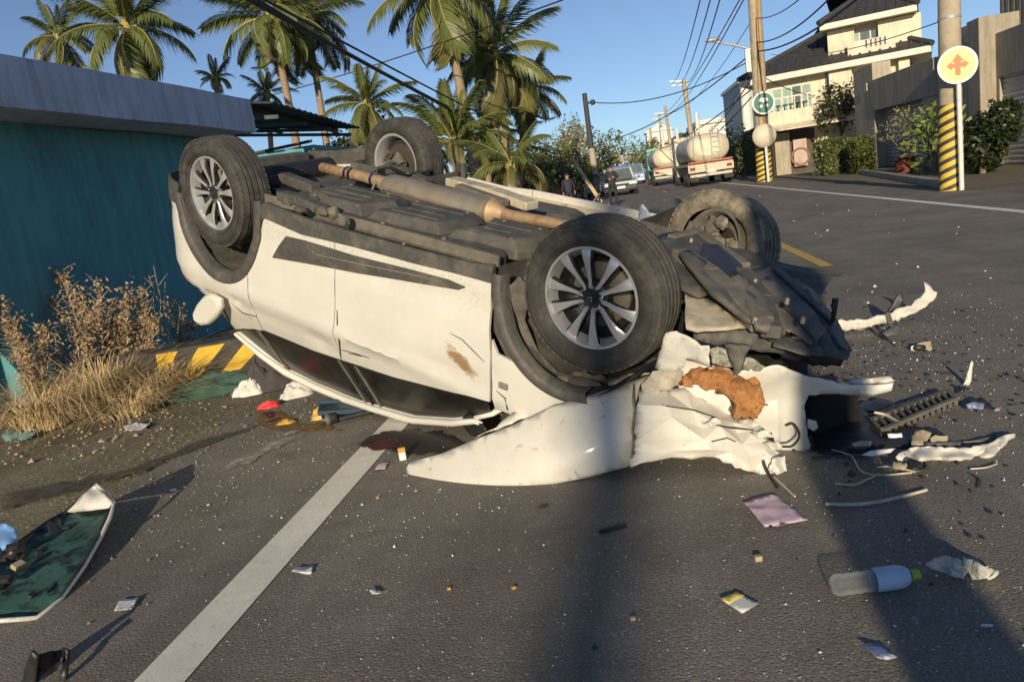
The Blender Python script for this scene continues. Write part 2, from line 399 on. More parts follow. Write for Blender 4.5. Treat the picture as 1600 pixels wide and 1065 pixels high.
def panel(name,poly,mat,side=1,off=0,thick=.014,step=.05,parent=car,smooth=35,yfn=ybody):
    V,T=cdt(poly,step); n=len(V)
    vs=[(v.x,side*(yfn(v.x,v.y)+off),v.y) for v in V]
    return solid(MB().add(vs,T).build(name,mat,parent,smooth),thick,1 if False else -1) if False else _pan(name,V,T,mat,side,off,thick,parent,smooth,yfn)
def _pan(name,V,T,mat,side,off,th,parent,smooth,yfn):
    n=len(V); vs=[(v.x,side*(yfn(v.x,v.y)+off),v.y) for v in V]+[(v.x,side*(yfn(v.x,v.y)+off-th),v.y) for v in V]
    fs=[t for t in T]+[tuple(i+n for i in reversed(t)) for t in T]
    cnt={}
    for t in T:
        for i in range(len(t)):
            e=(t[i],t[(i+1)%len(t)]); k=tuple(sorted(e)); cnt.setdefault(k,[]).append(e)
    for k,e in cnt.items():
        if len(e)==1: a,b=e[0]; fs.append((b,a,a+n,b+n))
    return MB().add(vs,fs).build(name,mat,parent,smooth)
G=.007
quarter=[(-.86,.62)]+[]
ra=arc(RAX,RAZ,RAA,RAB,10,172,22)      # front foot of the arch round the top to the rear foot
qpts=arc(RAX,RAZ,RAA,RAB,52,166,18)
quarter=qpts+[(-1.72,.45),(-1.9,.45),(-2.12,.46),(-2.13,.7),(-2.1,.95),(-1.98,1.07),(-1.86,1.23),(-1.62,1.37),(-1.48,1.42),(-1.44,1.34),(-1.41,1.3),(-1.28,1.245),(-1.13,1.195),(-1.03,1.18),(-1.0,1.02)]
rdoor=[(-.195-G,.40),(-.205-G,.78),(-.275-G,1.142),(-.54,1.165),(-1.0,1.165),(-1.02+G,1.17),(-.985,1.0)]+arc(RAX,RAZ,RAA+.004,RAB,51,12,10)+[(-.79,.40),(-.45,.415)]
fdoor=[(-.195,.40),(-.205,.78),(-.275,1.142),(.15,1.105),(.6,1.035),(.69,1.015),(.85,.99),(.86,.75),(.845,.62),(.84,.40),(.37,.40)]
lfend=[(.865,.66),(.90,.72)]+arc(FAX,FAZ,FAA+.01,FAB+.01,128,62,12)[0:]+[(1.62,.86),(1.55,.98),(1.2,1.0),(.87,1.03),(.87,.76)]
panel('quarter_panel',quarter,M_PAINT); panel('rear_door',rdoor,M_PAINT); panel('front_door',fdoor,M_PAINT); panel('front_fender',lfend,M_PAINT,step=.06)
for nme,pp in (('quarter_panel',quarter),('rear_door',rdoor),('front_door',fdoor),('front_fender',lfend)): panel(nme,pp,M_PAINT,-1,step=.09)
# dark tubes draw panel gaps and paint the shade in dents by pillar and handle
def crease(pts,wd=.006,mat=M_SEAMSHADE,name='crease_shade_line',off=-.001):
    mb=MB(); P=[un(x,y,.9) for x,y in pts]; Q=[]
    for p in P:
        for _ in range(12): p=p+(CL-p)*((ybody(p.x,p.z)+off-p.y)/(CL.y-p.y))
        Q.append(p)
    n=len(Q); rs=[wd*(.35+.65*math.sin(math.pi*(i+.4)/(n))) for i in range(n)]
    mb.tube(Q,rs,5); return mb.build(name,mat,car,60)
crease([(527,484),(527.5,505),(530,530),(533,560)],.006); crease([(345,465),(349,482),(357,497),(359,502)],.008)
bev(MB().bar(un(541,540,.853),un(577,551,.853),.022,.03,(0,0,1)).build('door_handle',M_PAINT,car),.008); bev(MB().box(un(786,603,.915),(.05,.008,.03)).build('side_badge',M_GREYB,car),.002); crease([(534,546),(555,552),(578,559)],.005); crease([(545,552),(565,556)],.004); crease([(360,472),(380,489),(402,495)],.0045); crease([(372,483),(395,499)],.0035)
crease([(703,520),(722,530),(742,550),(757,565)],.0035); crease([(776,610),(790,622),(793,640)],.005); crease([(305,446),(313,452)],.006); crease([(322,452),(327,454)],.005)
# rear bumper
def yb2(x,z): return ybody(x,z)+.004
bump=[(-1.655,.47),(-1.64,.40),(-1.63,.34),(-1.8,.32),(-2.1,.34),(-2.11,.45)]
panel('rear_bumper',bump,M_CLAD,1,.004,yfn=yb2); panel('rear_bumper',bump,M_CLAD,-1,.004,yfn=yb2)
rb=MB()
for s in (1,): rb.box((-2.12,0,.7),(.06,.9,.6))
bev(rb.build('tailgate_opening_shade',M_VOID,car),.02)
MB().box((-2.10,0,.42),(.1,.92,.14)).build('rear_bumper_centre',M_CLAD,car)
panel('tail_lamp',[(-1.73,1.0),(-1.88,.93),(-2.08,.90),(-2.09,1.0),(-1.97,1.05),(-1.80,1.06)],M_RED,1,.006); panel('tail_lamp',[(-1.73,1.0),(-1.88,.93),(-2.08,.90),(-2.09,1.0),(-1.97,1.05),(-1.80,1.06)],M_RED,-1,.006)
# fuel flap hanging open
fp=[un(x,y,.93) for x,y in ((331,458),(345,466),(347,481),(338,497),(327,507),(314,509),(303,502),(301,490),(308,475),(319,462))]
fl=MB(); c0=sum(fp,Vector())/len(fp); nn=len(fp)
fl.add([p+Vector((0,.02,0)) for p in [c0+(q-c0)*.8 for q in fp]]+[p for p in fp]+[p-Vector((0,.03,0)) for p in [c0+(q-c0)*.93 for q in fp]],
 [tuple(range(nn))]+[(i,(i+1)%nn,nn+(i+1)%nn,nn+i) for i in range(nn)]+[(nn+i,nn+(i+1)%nn,2*nn+(i+1)%nn,2*nn+i) for i in range(nn)]+[tuple(range(3*nn-1,2*nn-1,-1))])
flo=fl.build('fuel_flap',M_PAINT,car,50); bev(flo,.008,2)
MB().bar(un(332,458,.90),un(338,468,.90),.02,.01).build('flap_hinge',M_BLACK,flo)
# arch trims (black lips) and wheel wells
def archtrim(cx,cz,a,b,wd,a0,a1,side,name='wheel_arch_trim'):
    mb=MB(); n=26; vs=[];fs=[]
    for i in range(n+1):
        t=R(a0+(a1-a0)*i/n); c,s=math.cos(t),math.sin(t)
        for k,(dr,dy) in enumerate(((.004,-.02),(.004,.012),(-.012,.02),(-wd+.012,.016),(-wd,.006),(-wd-.004,-.05))):
            x=cx+(a+dr)*c; z=cz+(b+dr)*s; yv=ybody(x,z) if name!='x' else 0
            vs.append((x,side*(yv+dy),z))
    m=6
    for i in range(n):
        for k in range(m-1): fs.append((i*m+k,i*m+k+1,(i+1)*m+k+1,(i+1)*m+k))
    return mb.add(vs,fs).build(name,M_CLAD,car,50)
def well(cx,cz,a,b,y0,y1,a0=0,a1=180,name='wheel_well'):
    mb=MB(); n=20; vs=[];fs=[]; cols=7
    for i in range(n+1):
        t=R(a0+(a1-a0)*i/n)
        for k in range(cols):
            q=k/(cols-1); y=y0+(y1-y0)*q; rr=1+.03*math.sin(i*1.4+k*.5)*(0 if k==0 else 1)
            vs.append((cx+a*rr*math.cos(t),y,cz+b*rr*math.sin(t)-.0*q))
    for i in range(n):
        for k in range(cols-1): fs.append((i*cols+k,i*cols+k+1,(i+1)*cols+k+1,(i+1)*cols+k))
    b0=len(vs); vs.append((cx,y1,cz))
    for i in range(n): fs.append((i*cols+cols-1,b0,(i+1)*cols+cols-1))
    return mb.add(vs,fs).build(name,M_UNDER,car,50,fixn=False)
for s in (1,-1):
    archtrim(RAX,RAZ,RAA,RAB,.062,-6,176,s)
    well(RAX,RAZ,RAA-.05,RAB-.05,s*.87,s*.5)
archtrim(FAX,FAZ,FAA,FAB,.05,70,182,1); archtrim(FAX,FAZ,FAA,FAB,.05,75,182,-1)
well(FAX,FAZ,FAA-.02,FAB-.02,.885,.42,35,186); well(FAX,FAZ,FAA-.02,FAB-.02,-.885,-.42,60,184)
# ripples of the torn front arch liner left of the wheel
sheet('torn_arch_liner',[(772,470,.87),(790,452,.85),(812,432,.83),(828,455,.80),(820,500,.78),(840,548,.76),(872,580,.76),(935,596,.78),(940,602,.82),(866,617,.86),(828,592,.88),(792,560,.89),(771,516,.89)],'y',M_UNDER,car,11,.022,9,.008,0,smooth=60)
sheet('torn_arch_liner',[(866,590,.80),(905,580,.72),(945,588,.72),(950,597,.74),(910,600,.8),(880,604,.83)],'y',M_UNDERL,car,8,.02,14,.006,2)
# rocker, door cladding, windows, roof
def strip(name,top,bot,mat,off,side=1,thick=.02):
    return panel(name,top+bot[::-1],mat,side,off,thick,step=.06)
rt=[(-.80,.41),(-.77,.395),(-.45,.425),(-.05,.41),(.37,.405),(.74,.39),(.845,.39)]
rbm=[(-.81,.33),(-.76,.305),(-.45,.33),(-.05,.335),(.37,.335),(.74,.325),(.85,.31)]
strip('rocker_panel',rt,rbm,M_CLAD,.012,1); strip('rocker_panel',[(x,z+.13) for x,z in rt],[(x,z+.15) for x,z in rbm],M_CLAD,.012,-1)
wedge=[(-.585,.462),(-.715,.61),(-.4,.575),(-.05,.545),(.66,.462),(.70,.442),(.6,.432),(.37,.438),(-.05,.455),(-.43,.455)]
def ywedge(x,z): 
    mid=lerp1(x,[-.7,-.4,.7],[.53,.52,.45]); return ybody(x,z)+.020*max(0,1-abs(z-mid)/.09)
for s in (1,):
    d=panel('door_cladding',wedge,M_CLAD,s,.008,.012,step=.035,yfn=ywedge)
crease([(480,385),(495,398),(560,412),(640,428),(690,440)],.0035,M_STEEL,'cladding_edge',.03)
belt=[(-1.42,1.305),(-1.28,1.245),(-1.13,1.2),(-1.0,1.172),(-.54,1.168),(-.28,1.148),(.15,1.108),(.6,1.038),(.69,1.018),(.84,.995)]
rfl=[(-1.42,1.31),(-1.24,1.43),(-1.07,1.525),(-.84,1.575),(-.49,1.535),(-.19,1.475),(.17,1.405),(.52,1.265),(.70,1.17),(.84,1.08)]
def yglass(x,z):
    b=lerp1(x,[-1.42,-1.13,-.54,.15,.6,.85],[1.31,1.2,1.168,1.108,1.038,1.0]); return yprof(z)-.022+.006*nz((x,z,1),2.,1)
def cutx(P,x):
    return lerp1(x,[p[0] for p in P],[p[1] for p in P])
def pane(name,x0,x1,lab=None,mat=M_GLASS,side=1):
    tb=[(x,cutx(belt,x)) for x in [x0]+[p[0] for p in belt if x0<p[0]<x1]+[x1]]
    tr=[(x,cutx(rfl,x)) for x in [x0]+[p[0] for p in rfl if x0<p[0]<x1]+[x1]]
    if abs(tb[0][1]-tr[0][1])<.01: tr=tr[1:]
    return panel(name,tb+tr[::-1],mat,side,0,.006,step=.08,yfn=yglass)
for s in (1,-1):
    pane('quarter_window',-1.42,-1.10,side=s); pane('rear_door_window',-1.075,-.335,side=s); pane('front_door_window',-.19,.80,side=s)
    pane('window_pillar',-.330,-.195,mat=M_BLACK,side=s)
    a,b=cutx(belt,-1.0875),cutx(rfl,-1.0875)
    MB().bar((-1.12,s*(yglass(-1.1,a)+.008),a),(-1.05,s*(yglass(-1.06,b)+.008),b),.018,.012,(0,1,0)).build('window_divider',M_HEAT,car)
    for x in (-.335,-.268,-.19):
        a,b=cutx(belt,x),cutx(rfl,x)
        MB().bar((x,s*(yglass(x,a)+.010),a),(x+.06,s*(yglass(x,b)+.010),b),.010,.01,(0,1,0)).build('window_divider',M_HEAT if x!=-.268 else M_BLACK,car)
    # weather strip along the belt line
    MB().tube([(x,s*(yprof(z)-.006),z) for x,z in belt],.008,6).build('belt_strip',M_BLACK,car,60)
    MB().tube([(x,s*(yprof(z)+.004),z+.014) for x,z in rfl[:-1]]+[(.74,s*.80,1.19)],[.012,.022,.026,.026,.024,.022,.022,.02,.016,.010],8).build('roof_rail',M_PAINT,car,60)
rv=[];rf=[];K=9
for i,(x,z) in enumerate(rfl):
    for k in range(K):
        q=k/(K-1)*2-1; y=q*(yprof(z)-.005)
        rv.append((x,y,z+.012+.045*(1-q*q)*(1 if -1<x<.3 else .3)))
for i in range(len(rfl)-1):
    for k in range(K-1): rf.append((i*K+k,i*K+k+1,(i+1)*K+k+1,(i+1)*K+k))
solid(MB().add(rv,rf).build('roof_skin',M_PAINT,car,40),.02)
sheet('crushed_windscreen_pillar',[(724,650,.80),(735,648,.82),(756,668,.84),(760,690,.78),(745,696,.72),(733,676,.74),(722,664,.76)],'y',M_BLACK,car,6,.03,14,.01,3)
# underbody
ub=MB(); xs=[-2.05,-1.75,-1.6,-.83,-.6,.0,.5,.86,1.0]; 
def zfl(x,y): return lerp1(abs(y),[0,.2,.26,.8,.86],[.40,.38,.30,.28,.31])+.02*math.sin(x*7)*.3
nx,ny=40,24; vs=[];fs=[]
for i in range(nx+1):
    x=-2.05+(2.0+2.05)*i/nx
    for k in range(ny+1):
        y=-.86+1.72*k/ny; yy=y*(1 if -.83<x<.86 else .56)
        z=zfl(x,y)+.012*nz((x,y,0),4)
        if y<-.1: z+=.20*min(1,(-y-.1)/.6)
        if x<-.95: z=.44+.05*nz((x,y,3),3)
        if x>.95: z=.40+.06*nz((x,y,5),3)
        vs.append((x,yy,z))
for i in range(nx):
    for k in range(ny): a=i*(ny+1)+k; fs.append((a,a+1,a+ny+2,a+ny+1))
MB().add(vs,fs).build('floor_pan',M_UNDER,car,40)
def ridged(name,outl,z,h,mat,parent=car,inset=.05,ridge=None):
    """undertray panel: bevelled slab standing below the floor pan (car upright)"""
    n=len(outl); c=(sum(p[0] for p in outl)/n,sum(p[1] for p in outl)/n)
    def ins(p,d): 
        v=Vector((p[0]-c[0],p[1]-c[1])); L=v.length; v*=max(0,(L-d)/L); return (c[0]+v.x,c[1]+v.y)
    P0=[(p[0],p[1],z+.04) for p in outl]; P1=[(p[0],p[1],z) for p in outl]; P2=[(*ins(p,inset),z-h) for p in outl]
    fs=[]
    for r in range(2): fs+=[(r*n+i,r*n+(i+1)%n,(r+1)*n+(i+1)%n,(r+1)*n+i) for i in range(n)]
    fs.append(tuple(range(2*n,3*n)))
    return bev(MB().add(P0+P1+P2,fs).build(name,mat,parent,30),.006,2)
# left covers and fuel tank cover, right covers
ridged('underbody_cover',[(-.60,.46),(-.10,.44),(-.02,.58),(-.10,.80),(-.40,.82),(-.62,.72)],.275,.05,M_UNDER)
ridged('underbody_cover',[(-.06,.44),(.42,.43),(.48,.6),(.42,.78),(-.05,.80),(.01,.6)],.275,.045,M_UNDER)
ridged('underbody_cover',[(.46,.42),(.86,.40),(.92,.6),(.86,.74),(.47,.78),(.52,.6)],.28,.045,M_UNDER)
ridged('underbody_cover',[(-.45,.80),(.2,.80),(.83,.77),(.84,.855),(.2,.868),(-.45,.868)],.295,.022,M_CLAD,inset=.02)
ridged('underbody_cover',[(-.66,-.78),(.3,-.78),(.3,-.14),(-.1,-.12),(-.66,-.16)],.46,.03,M_UNDER,inset=.06)
ridged('underbody_cover',[(.34,-.78),(.95,-.78),(.98,-.06),(.5,-.04),(.34,-.1)],.48,.04,M_UNDER,inset=.07)
MB().bar((-.80,.865,.292),(.86,.868,.296),.012,.05,(0,0,1)).build('sill_seam',M_UNDERL,car)
MB().bar((-.80,-.865,.47),(.86,-.868,.47),.012,.05,(0,0,1)).build('sill_seam',M_CREAM,car)
def boxseg(pts,wd,th,name,mat,parent=car,up=(0,0,1)):
    mb=MB()
    for a,b in zip(pts,pts[1:]): mb.bar(a,b,wd,th,up)
    return bev(mb.build(name,mat,parent),.006,1)
boxseg([un(705,283,-.12),un(770,300,-.06),un(832,322,.0)],.10,.05,'chassis_rail',M_CREAM)
boxseg([un(716,292,.0),un(790,318,.08)],.06,.04,'chassis_rail',M_UNDERL)
MB().add([(-2.05,-.42,.45),(-2.05,.42,.45),(-1.72,.78,.45),(-1.72,-.78,.45)],[(0,1,2,3)]).build('rear_floor',M_UNDER,car)
# stamped ribs, pipes and clips on the underside
for x0,x1,zt in ((-.52,-.14,.225),(.03,.38,.230),(.54,.80,.235)):
    for yy,dx in ((.55,0),(.64,.05),(.72,.02)): bev(MB().bar((x0+dx,yy,zt),(x1-dx,yy-.01,zt),.016,.010).build('stamped_rib',M_UNDER,car),.003)
def smooth_pts(P,k=5):
    Q=[]
    for i in range(len(P)-1):
        a=P[max(i-1,0)];b=P[i];c=P[i+1];d=P[min(i+2,len(P)-1)]
        for j in range(k):
            t=j/k; Q.append(.5*((2*b)+(c-a)*t+(2*a-5*b+4*c-d)*t*t+(3*b-a-3*c+d)*t*t*t))
    return Q+[P[-1]]
for P,r_ in (([(460,290,.29),(520,297,.28),(590,306,.275),(680,330,.275),(760,350,.275),(850,368,.28)],.009),([(700,300,.28),(780,318,.28),(860,345,.28),(950,352,.30)],.010),([(610,262,.33),(640,272,.33),(670,268,.36),(690,262,.40)],.012)):
    MB().tube(smooth_pts([unz(*p) for p in P]),r_,6).build('brake_line',M_BLACK if r_>.007 else M_STEEL,car,60)
for x,yy,zt in ((-.5,.5,.225),(-.2,.5,.225),(-.5,.76,.24),(-.15,.77,.24),(.02,.5,.23),(.36,.49,.23),(.36,.73,.24),(.0,.76,.24),(.58,.47,.235),(.80,.47,.235),(.8,.7,.24),(-.3,.83,.272),(.1,.835,.272),(.5,.83,.272)):
    MB().lathe([(0,-.007),(.009,-.007),(.012,.0),(.012,.008)],8,'Z',(x,yy,zt)).build('clip',M_UNDERL,car,40)
bev(MB().bar(unz(860,352,.27),unz(925,362,.29),.16,.04).build('heat_shield',M_UNDER,car),.012)
# exhaust
ex=[unz(505,262,.30),unz(522,266,.28),unz(560,274,.27),unz(600,285,.255),unz(625,290,.25)]
MB().tube(ex,[.034,.034,.034,.036,.05],12).build('exhaust_pipe',M_RUST,car,60)
mf0,mf1=unz(607,287,.25),unz(770,331,.25); d=(mf1-mf0)
mf=MB(); prof=[]
n=18;rings=[(0,.35),(.012,.8),(.04,1),(.3,1.02),(.6,1.02),(.93,1.0),(.965,.96),(.985,.7),(1,.35)]
vs=[];fs=[]
for t,s in rings:
    for k in range(n):
        a=2*math.pi*k/n; vs.append(mf0+d*t+Vector((0,math.cos(a)*.095*s,math.sin(a)*.062*s)))
for i in range(len(rings)-1):
    for k in range(n): fs.append((i*n+k,i*n+(k+1)%n,(i+1)*n+(k+1)%n,(i+1)*n+k))
fs+= [tuple(range(n)),tuple(range((len(rings)-1)*n,len(rings)*n))]
muf=mf.add(vs,fs).build('muffler',M_STEEL,car,40)
s_=MB(); s_.bar(mf0+d*.03+Vector((0,.1,.0)),mf0+d*.93+Vector((0,.1,.0)),.03,.006); s_.build('muffler_seam',M_STEEL,muf)
MB().tube([mf1+Vector((0,0,0)),mf1+Vector((.08,.0,.0))],[.075,.035],14).build('muffler_cone',M_RUST,muf,60)
MB().tube([unz(770,329,.25),unz(800,337,.245),unz(850,346,.235),unz(905,357,.23),unz(960,372,.26)],.030,12).build('exhaust_pipe',M_RUST,car,60)
for px,py in ((586,281),(545,271)): 
    c=unz(px,py,.262); MB().lathe([(.036,-.012),(.046,-.012),(.046,.012),(.036,.012)],16,'X',c,closed=True).build('pipe_clamp',M_CHROME,car)
MB().bar(unz(588,283,.25),unz(600,300,.3),.02,.01).bar(unz(588,283,.25),unz(580,300,.3),.012,.012).build('exhaust_hanger',M_STEEL,car)
ridged('heat_shield',[(-.52,.14),(.42,.15),(.42,.42),(-.52,.41)],.335,.012,M_HEAT,inset=.02)
# rear axle clutter
def lump(name,px,py,z,r,mat,s3=(1,1,1),amp=.35,seed=1,parent=car):
    return MB().ball(unz(px,py,z),r,12,s3,amp=amp,seed=seed).build(name,mat,parent,40)
trail=[unz(440,305,.26),unz(470,312,.25),unz(498,325,.27),unz(530,337,.29)]
boxseg(trail,.07,.05,'trailing_arm',M_UNDER)
for i,(px,py,r,s) in enumerate(((455,312,.05,(1.3,1,.7)),(487,318,.045,(1,1.2,.8)),(505,330,.04,(1.4,.8,.7)),(522,332,.035,(1,1,1)),(470,328,.03,(1.5,1,.6)),(537,345,.03,(1,1,1)))):
    lump('suspension_bracket',px,py,.27,r,M_UNDERL if i%2 else M_UNDER,s,seed=i)
boxseg([(-.98,-.62,.40),(-.98,-.2,.38),(-1.0,.2,.37),(-1.0,.62,.36)],.12,.09,'rear_axle_beam',M_BLACK)
boxseg([(-1.3,-.60,.36),(-1.02,-.45,.34),(-.75,-.42,.38)],.07,.06,'control_arm',M_UNDER)
boxseg([(-1.33,-.62,.38),(-1.22,-.35,.36),(-1.2,.0,.40)],.06,.05,'control_arm',M_UNDERL)
boxseg([(-1.3,.62,.36),(-1.1,.5,.27),(-.75,.55,.28)],.07,.06,'control_arm',M_UNDER)
MB().tube([(-1.75,-.4,.42),(-1.7,0,.41),(-1.72,.4,.42)],.09,12).build('rear_silencer',M_BLACK,car,50)
def coil(name,c,r,h,turns,wr,axis=Vector((0,0,1))):
    pts=[]
    for i in range(turns*14+1):
        a=2*math.pi*i/14; pts.append((c[0]+r*math.cos(a),c[1]+r*math.sin(a),c[2]+h*i/(turns*14)))
    return MB().tube(pts,wr,6).build(name,M_BLACK,car,60)
coil('coil_spring',(-1.15,.55,.3),.055,.28,5,.009); coil('coil_spring',(-1.15,-.55,.3),.055,.28,5,.009)
MB().tube([(-1.40,.66,.36),(-1.47,.62,.78)],.028,10).tube([(-1.40,.66,.30),(-1.43,.64,.5)],.038,10).build('shock_absorber',M_UNDERL,car,60)
boxseg([(-1.15,.70,.52),(-1.05,.70,.72),(-1.22,.70,.86)],.05,.03,'liner_bracket',M_UNDERL)
# ---------------------------------------------------------------- wheels (axis = local +Y is the outer face)
TR,TW=.355,.225
def wheel_meshes():
    ms={}
    h=TW/2
    side=lambda sg:[(.232,sg*h*.78),(.245,sg*h*.93),(.27,sg*h*1.02),(.30,sg*h*1.04),(.322,sg*h*.99),(.338,sg*h*.90)]
    ms['tyre']=MB().lathe(side(-1)+[(.338,-h*.9+.001),(.338,h*.9-.001)]+side(1)[::-1],72,'Y',closed=False).mesh('tyre',M_TYRE,40)
    tr=MB(); prof=[(.336,-h*.92),(.346,-h*.86)]
    for g in (-.055,-.02,.02,.055): prof+=[(.354,g-.006),(.345,g-.005),(.345,g+.005),(.354,g+.006)]
    prof+=[(.346,h*.86),(.336,h*.92)]
    tr.lathe(prof,72,'Y'); 
    for k in range(60):
        a=2*math.pi*k/60
        for sg in (-1,1):
            c=Vector((math.cos(a)*.3415,sg*.090,math.sin(a)*.3415)); q=Matrix.Rotation(-a,3,'Y')
            tr.box(c,(.010,.030,.026),q)
    ms['tread']=tr.mesh('tread',M_TREAD,30)
    for r_ in (.262,.315):
        pass
    ms['sidewall_ring']=MB().lathe([(.256,h*1.005),(.259,h*1.035),(.262,h*1.03)],72,'Y').lathe([(.308,h*1.045),(.311,h*1.06),(.315,h*1.03)],72,'Y').mesh('sidewall_ring',M_TYRE,60)
    ms['rim']=MB().lathe([(.232,-h*.80),(.236,-h*.86),(.222,-h*.84),(.205,-h*.5),(.195,0),(.205,h*.45),(.222,h*.72),(.236,h*.80),(.235,h*.86),(.224,h*.86),(.219,h*.74),(.198,h*.42),(.188,0),(.199,-h*.5),(.216,-h*.82)],64,'Y',closed=True).mesh('rim',M_ALLOY,45)
    ms['barrel']=MB().lathe([(.197,h*.40),(.187,0),(.16,-.03),(.03,-.03)],48,'Y').mesh('rim_pocket',M_ALDARK,50)
    ms['hub']=MB().lathe([(.0,.088),(.024,.088),(.030,.086),(.032,.080),(.060,.078),(.074,.066),(.078,.03),(.06,.0)],40,'Y').mesh('hub',M_ALDARK,35)
    ms['cap']=MB().lathe([(.0,.0885),(.020,.0895),(.0225,.0915),(.026,.091),(.027,.086)],32,'Y').mesh('hub_cap',M_BLACK,40)
    e=MB(); 
    for s in(1,-1): e.bar((s*.012,.0905,.010),(0,.0905,-.011),.004,.003,(0,1,0))
    ms['emblem']=e.mesh('emblem',M_CHROME)
    nut=MB().lathe([(0,.094),(.008,.094),(.010,.090),(.010,.070)],6,'Y'); ms['nut']=nut.mesh('lug_nut',M_CHROME,30)
    # spoke: blade from hub to lip, broadening outwards
    vs=[];fs=[]
    st=[(.045,.026,.080,.034),(.08,.024,.080,.034),(.12,.030,.086,.03),(.165,.043,.091,.026),(.205,.058,.090,.022),(.224,.068,.084,.02)]
    for i,(r_,wd,y,th) in enumerate(st):
        sk=.010*math.sin(i/5*1.6)
        for u,dy in ((-.5,-th),(-.5,-.006),(-.32,0),(.34,-.002),(.5,-.012),(.5,-th)):
            vs.append((r_,y+dy,u*wd+sk))
    for i in range(5):
        for k in range(5): fs.append((i*6+k,i*6+k+1,(i+1)*6+k+1,(i+1)*6+k))
        fs.append((i*6+5,i*6,(i+1)*6,(i+1)*6+5))
    fs+=[tuple(range(6)),tuple(range(30,36))]
    m=MB().add(vs,fs); m.m=[(0 if (q<30 and q%6 in (1,2)) else 1) for q in range(len(fs))]; me=m.mesh('spoke',[M_ALLOY,M_ALDARK],35); bm=bmesh.new(); bm.from_mesh(me); bmesh.ops.recalc_face_normals(bm,faces=bm.faces); bm.to_mesh(me); bm.free(); ms['spoke']=me
    ms['disc']=MB().lathe([(.05,-.012),(.145,-.012),(.145,-.03),(.05,-.03)],40,'Y').mesh('brake_disc',M_STEEL,40)
    cal=MB()
    for i in range(5):
        a=R(20+i*12); cal.box((math.cos(a)*.125,-.025,math.sin(a)*.125),(.05,.06,.035),Matrix.Rotation(-a,3,'Y'))
    ms['caliper']=cal.mesh('brake_caliper',M_UNDER)
    kn=MB().ball((0,-.06,0),.07,12,(1,.7,1.1),amp=.4,seed=3).ball((.05,-.09,.05),.045,10,(1,1,1),amp=.4,seed=5).ball((-.06,-.08,-.03),.04,10,amp=.4,seed=6).tube([(0,-.06,0),(.0,-.16,.01)],.03,10).tube([(.04,-.08,.09),(.10,-.12,.02),(.06,-.14,-.08)],.016,8)
    ms['knuckle']=kn.mesh('hub_carrier',M_UNDERL,40)
    return ms
WMS=wheel_meshes()
def wheel(c,side,spin=0,extra=None,steer=0):
    w_=bpy.data.objects.new('wheel',None); COL.objects.link(w_); w_.parent=car; w_.empty_display_size=.1
    w_.location=c
    q=Matrix.Rotation(steer,4,'Z')
    if side<0: q=q@Matrix.Rotation(math.pi,4,'Z')
    if extra is not None: q=extra.to_4x4()@q
    w_.matrix_local=Matrix.Translation(c)@q@Matrix.Rotation(spin,4,'Y')@Matrix.Scale(.935,4)
    for nme,key in (('tyre','tyre'),('tread','tread'),('sidewall_ring','sidewall_ring'),('rim','rim'),('rim_pocket','barrel'),('hub','hub'),('hub_cap','cap'),('emblem','emblem'),('brake_disc','disc'),('brake_caliper','caliper'),('hub_carrier','knuckle')): link(nme,WMS[key],w_)
    for k in range(10):
        a=2*math.pi*(k//2)/5+(.0 if k%2==0 else .56)
        link('spoke',WMS['spoke'],w_,rot=(0,a,0))
    for k in range(5):
        a=2*math.pi*(k+.75)/5; link('lug_nut',WMS['nut'],w_,loc=(.054*math.cos(a),0,-.054*math.sin(a)))
    return w_
CW=TW/2
wheel(Vector((1.33,.87-CW*.86,.355)),1,R(-40),steer=R(-2))
wheel(Vector((-1.33,.87-CW*.86,.355)),1,R(12))
wheel(Vector((-1.33,-.77,.355)),-1,R(20))
# right front: twisted off its hub, tyre torn and muddy
FRC=un(1126,392,-.66)
fr=bpy.data.objects.new('wheel',None); COL.objects.link(fr); fr.parent=car; fr['label']='twisted front wheel with torn muddy tyre'
EX=Matrix.Rotation(R(26),3,'Z')@Matrix.Rotation(R(-16),3,'X')
fr.matrix_local=Matrix.Translation(FRC)@EX.to_4x4()@Matrix.Rotation(math.pi,4,'Z')@Matrix.Scale(.97,4)
def deform(me,fn):
    me=me.copy()
    for v in me.vertices: v.co=fn(v.co)
    me.update(); return me
def sq(v):
    a=math.atan2(v.z,v.x); k=1+.05*math.cos(2*a+.6)+.05*nz((math.cos(a)*1.2,v.y*4,math.sin(a)*1.2),1.6,5)
    return Vector((v.x*k,v.y*(1.0+.25*math.sin(a+1))+.03*math.sin(2*a),v.z*k))
tm=deform(WMS['tyre'],sq); tm.materials.clear(); tm.materials.append(M_MUD); link('tyre',tm,fr)
tm2=deform(WMS['tread'],sq); tm2.materials.clear(); tm2.materials.append(M_MUD); link('tread',tm2,fr)
rm=deform(WMS['rim'],lambda v:v*1.0); rm.materials.clear(); rm.materials.append(M_UNDERL); link('rim',rm,fr); bm_=deform(WMS['barrel'],lambda v:v*1.0); bm_.materials.clear(); bm_.materials.append(M_UNDER); link('rim_pocket',bm_,fr)
for k,(x,y,z,r_) in enumerate(((.06,-.07,-.12,.055),(-.09,-.06,.10,.05),(.12,-.05,.04,.045),(-.12,-.05,-.05,.05),(.02,-.09,.14,.04),(-.03,-.1,-.16,.04),(.15,-.05,-.08,.035))): MB().ball((x,y,z),r_,10,(1.2,.7,1),amp=.7,seed=k+3).build('hub_debris',M_MUD if k%2 else M_UNDERL,fr,35); link('brake_disc',WMS['disc'],fr); link('hub',WMS['hub'],fr)
kn2=deform(WMS['knuckle'],lambda v:v*1.35); link('hub_carrier',kn2,fr,loc=(0,-.02,0)); link('brake_caliper',WMS['caliper'],fr,loc=(0,-.05,0))
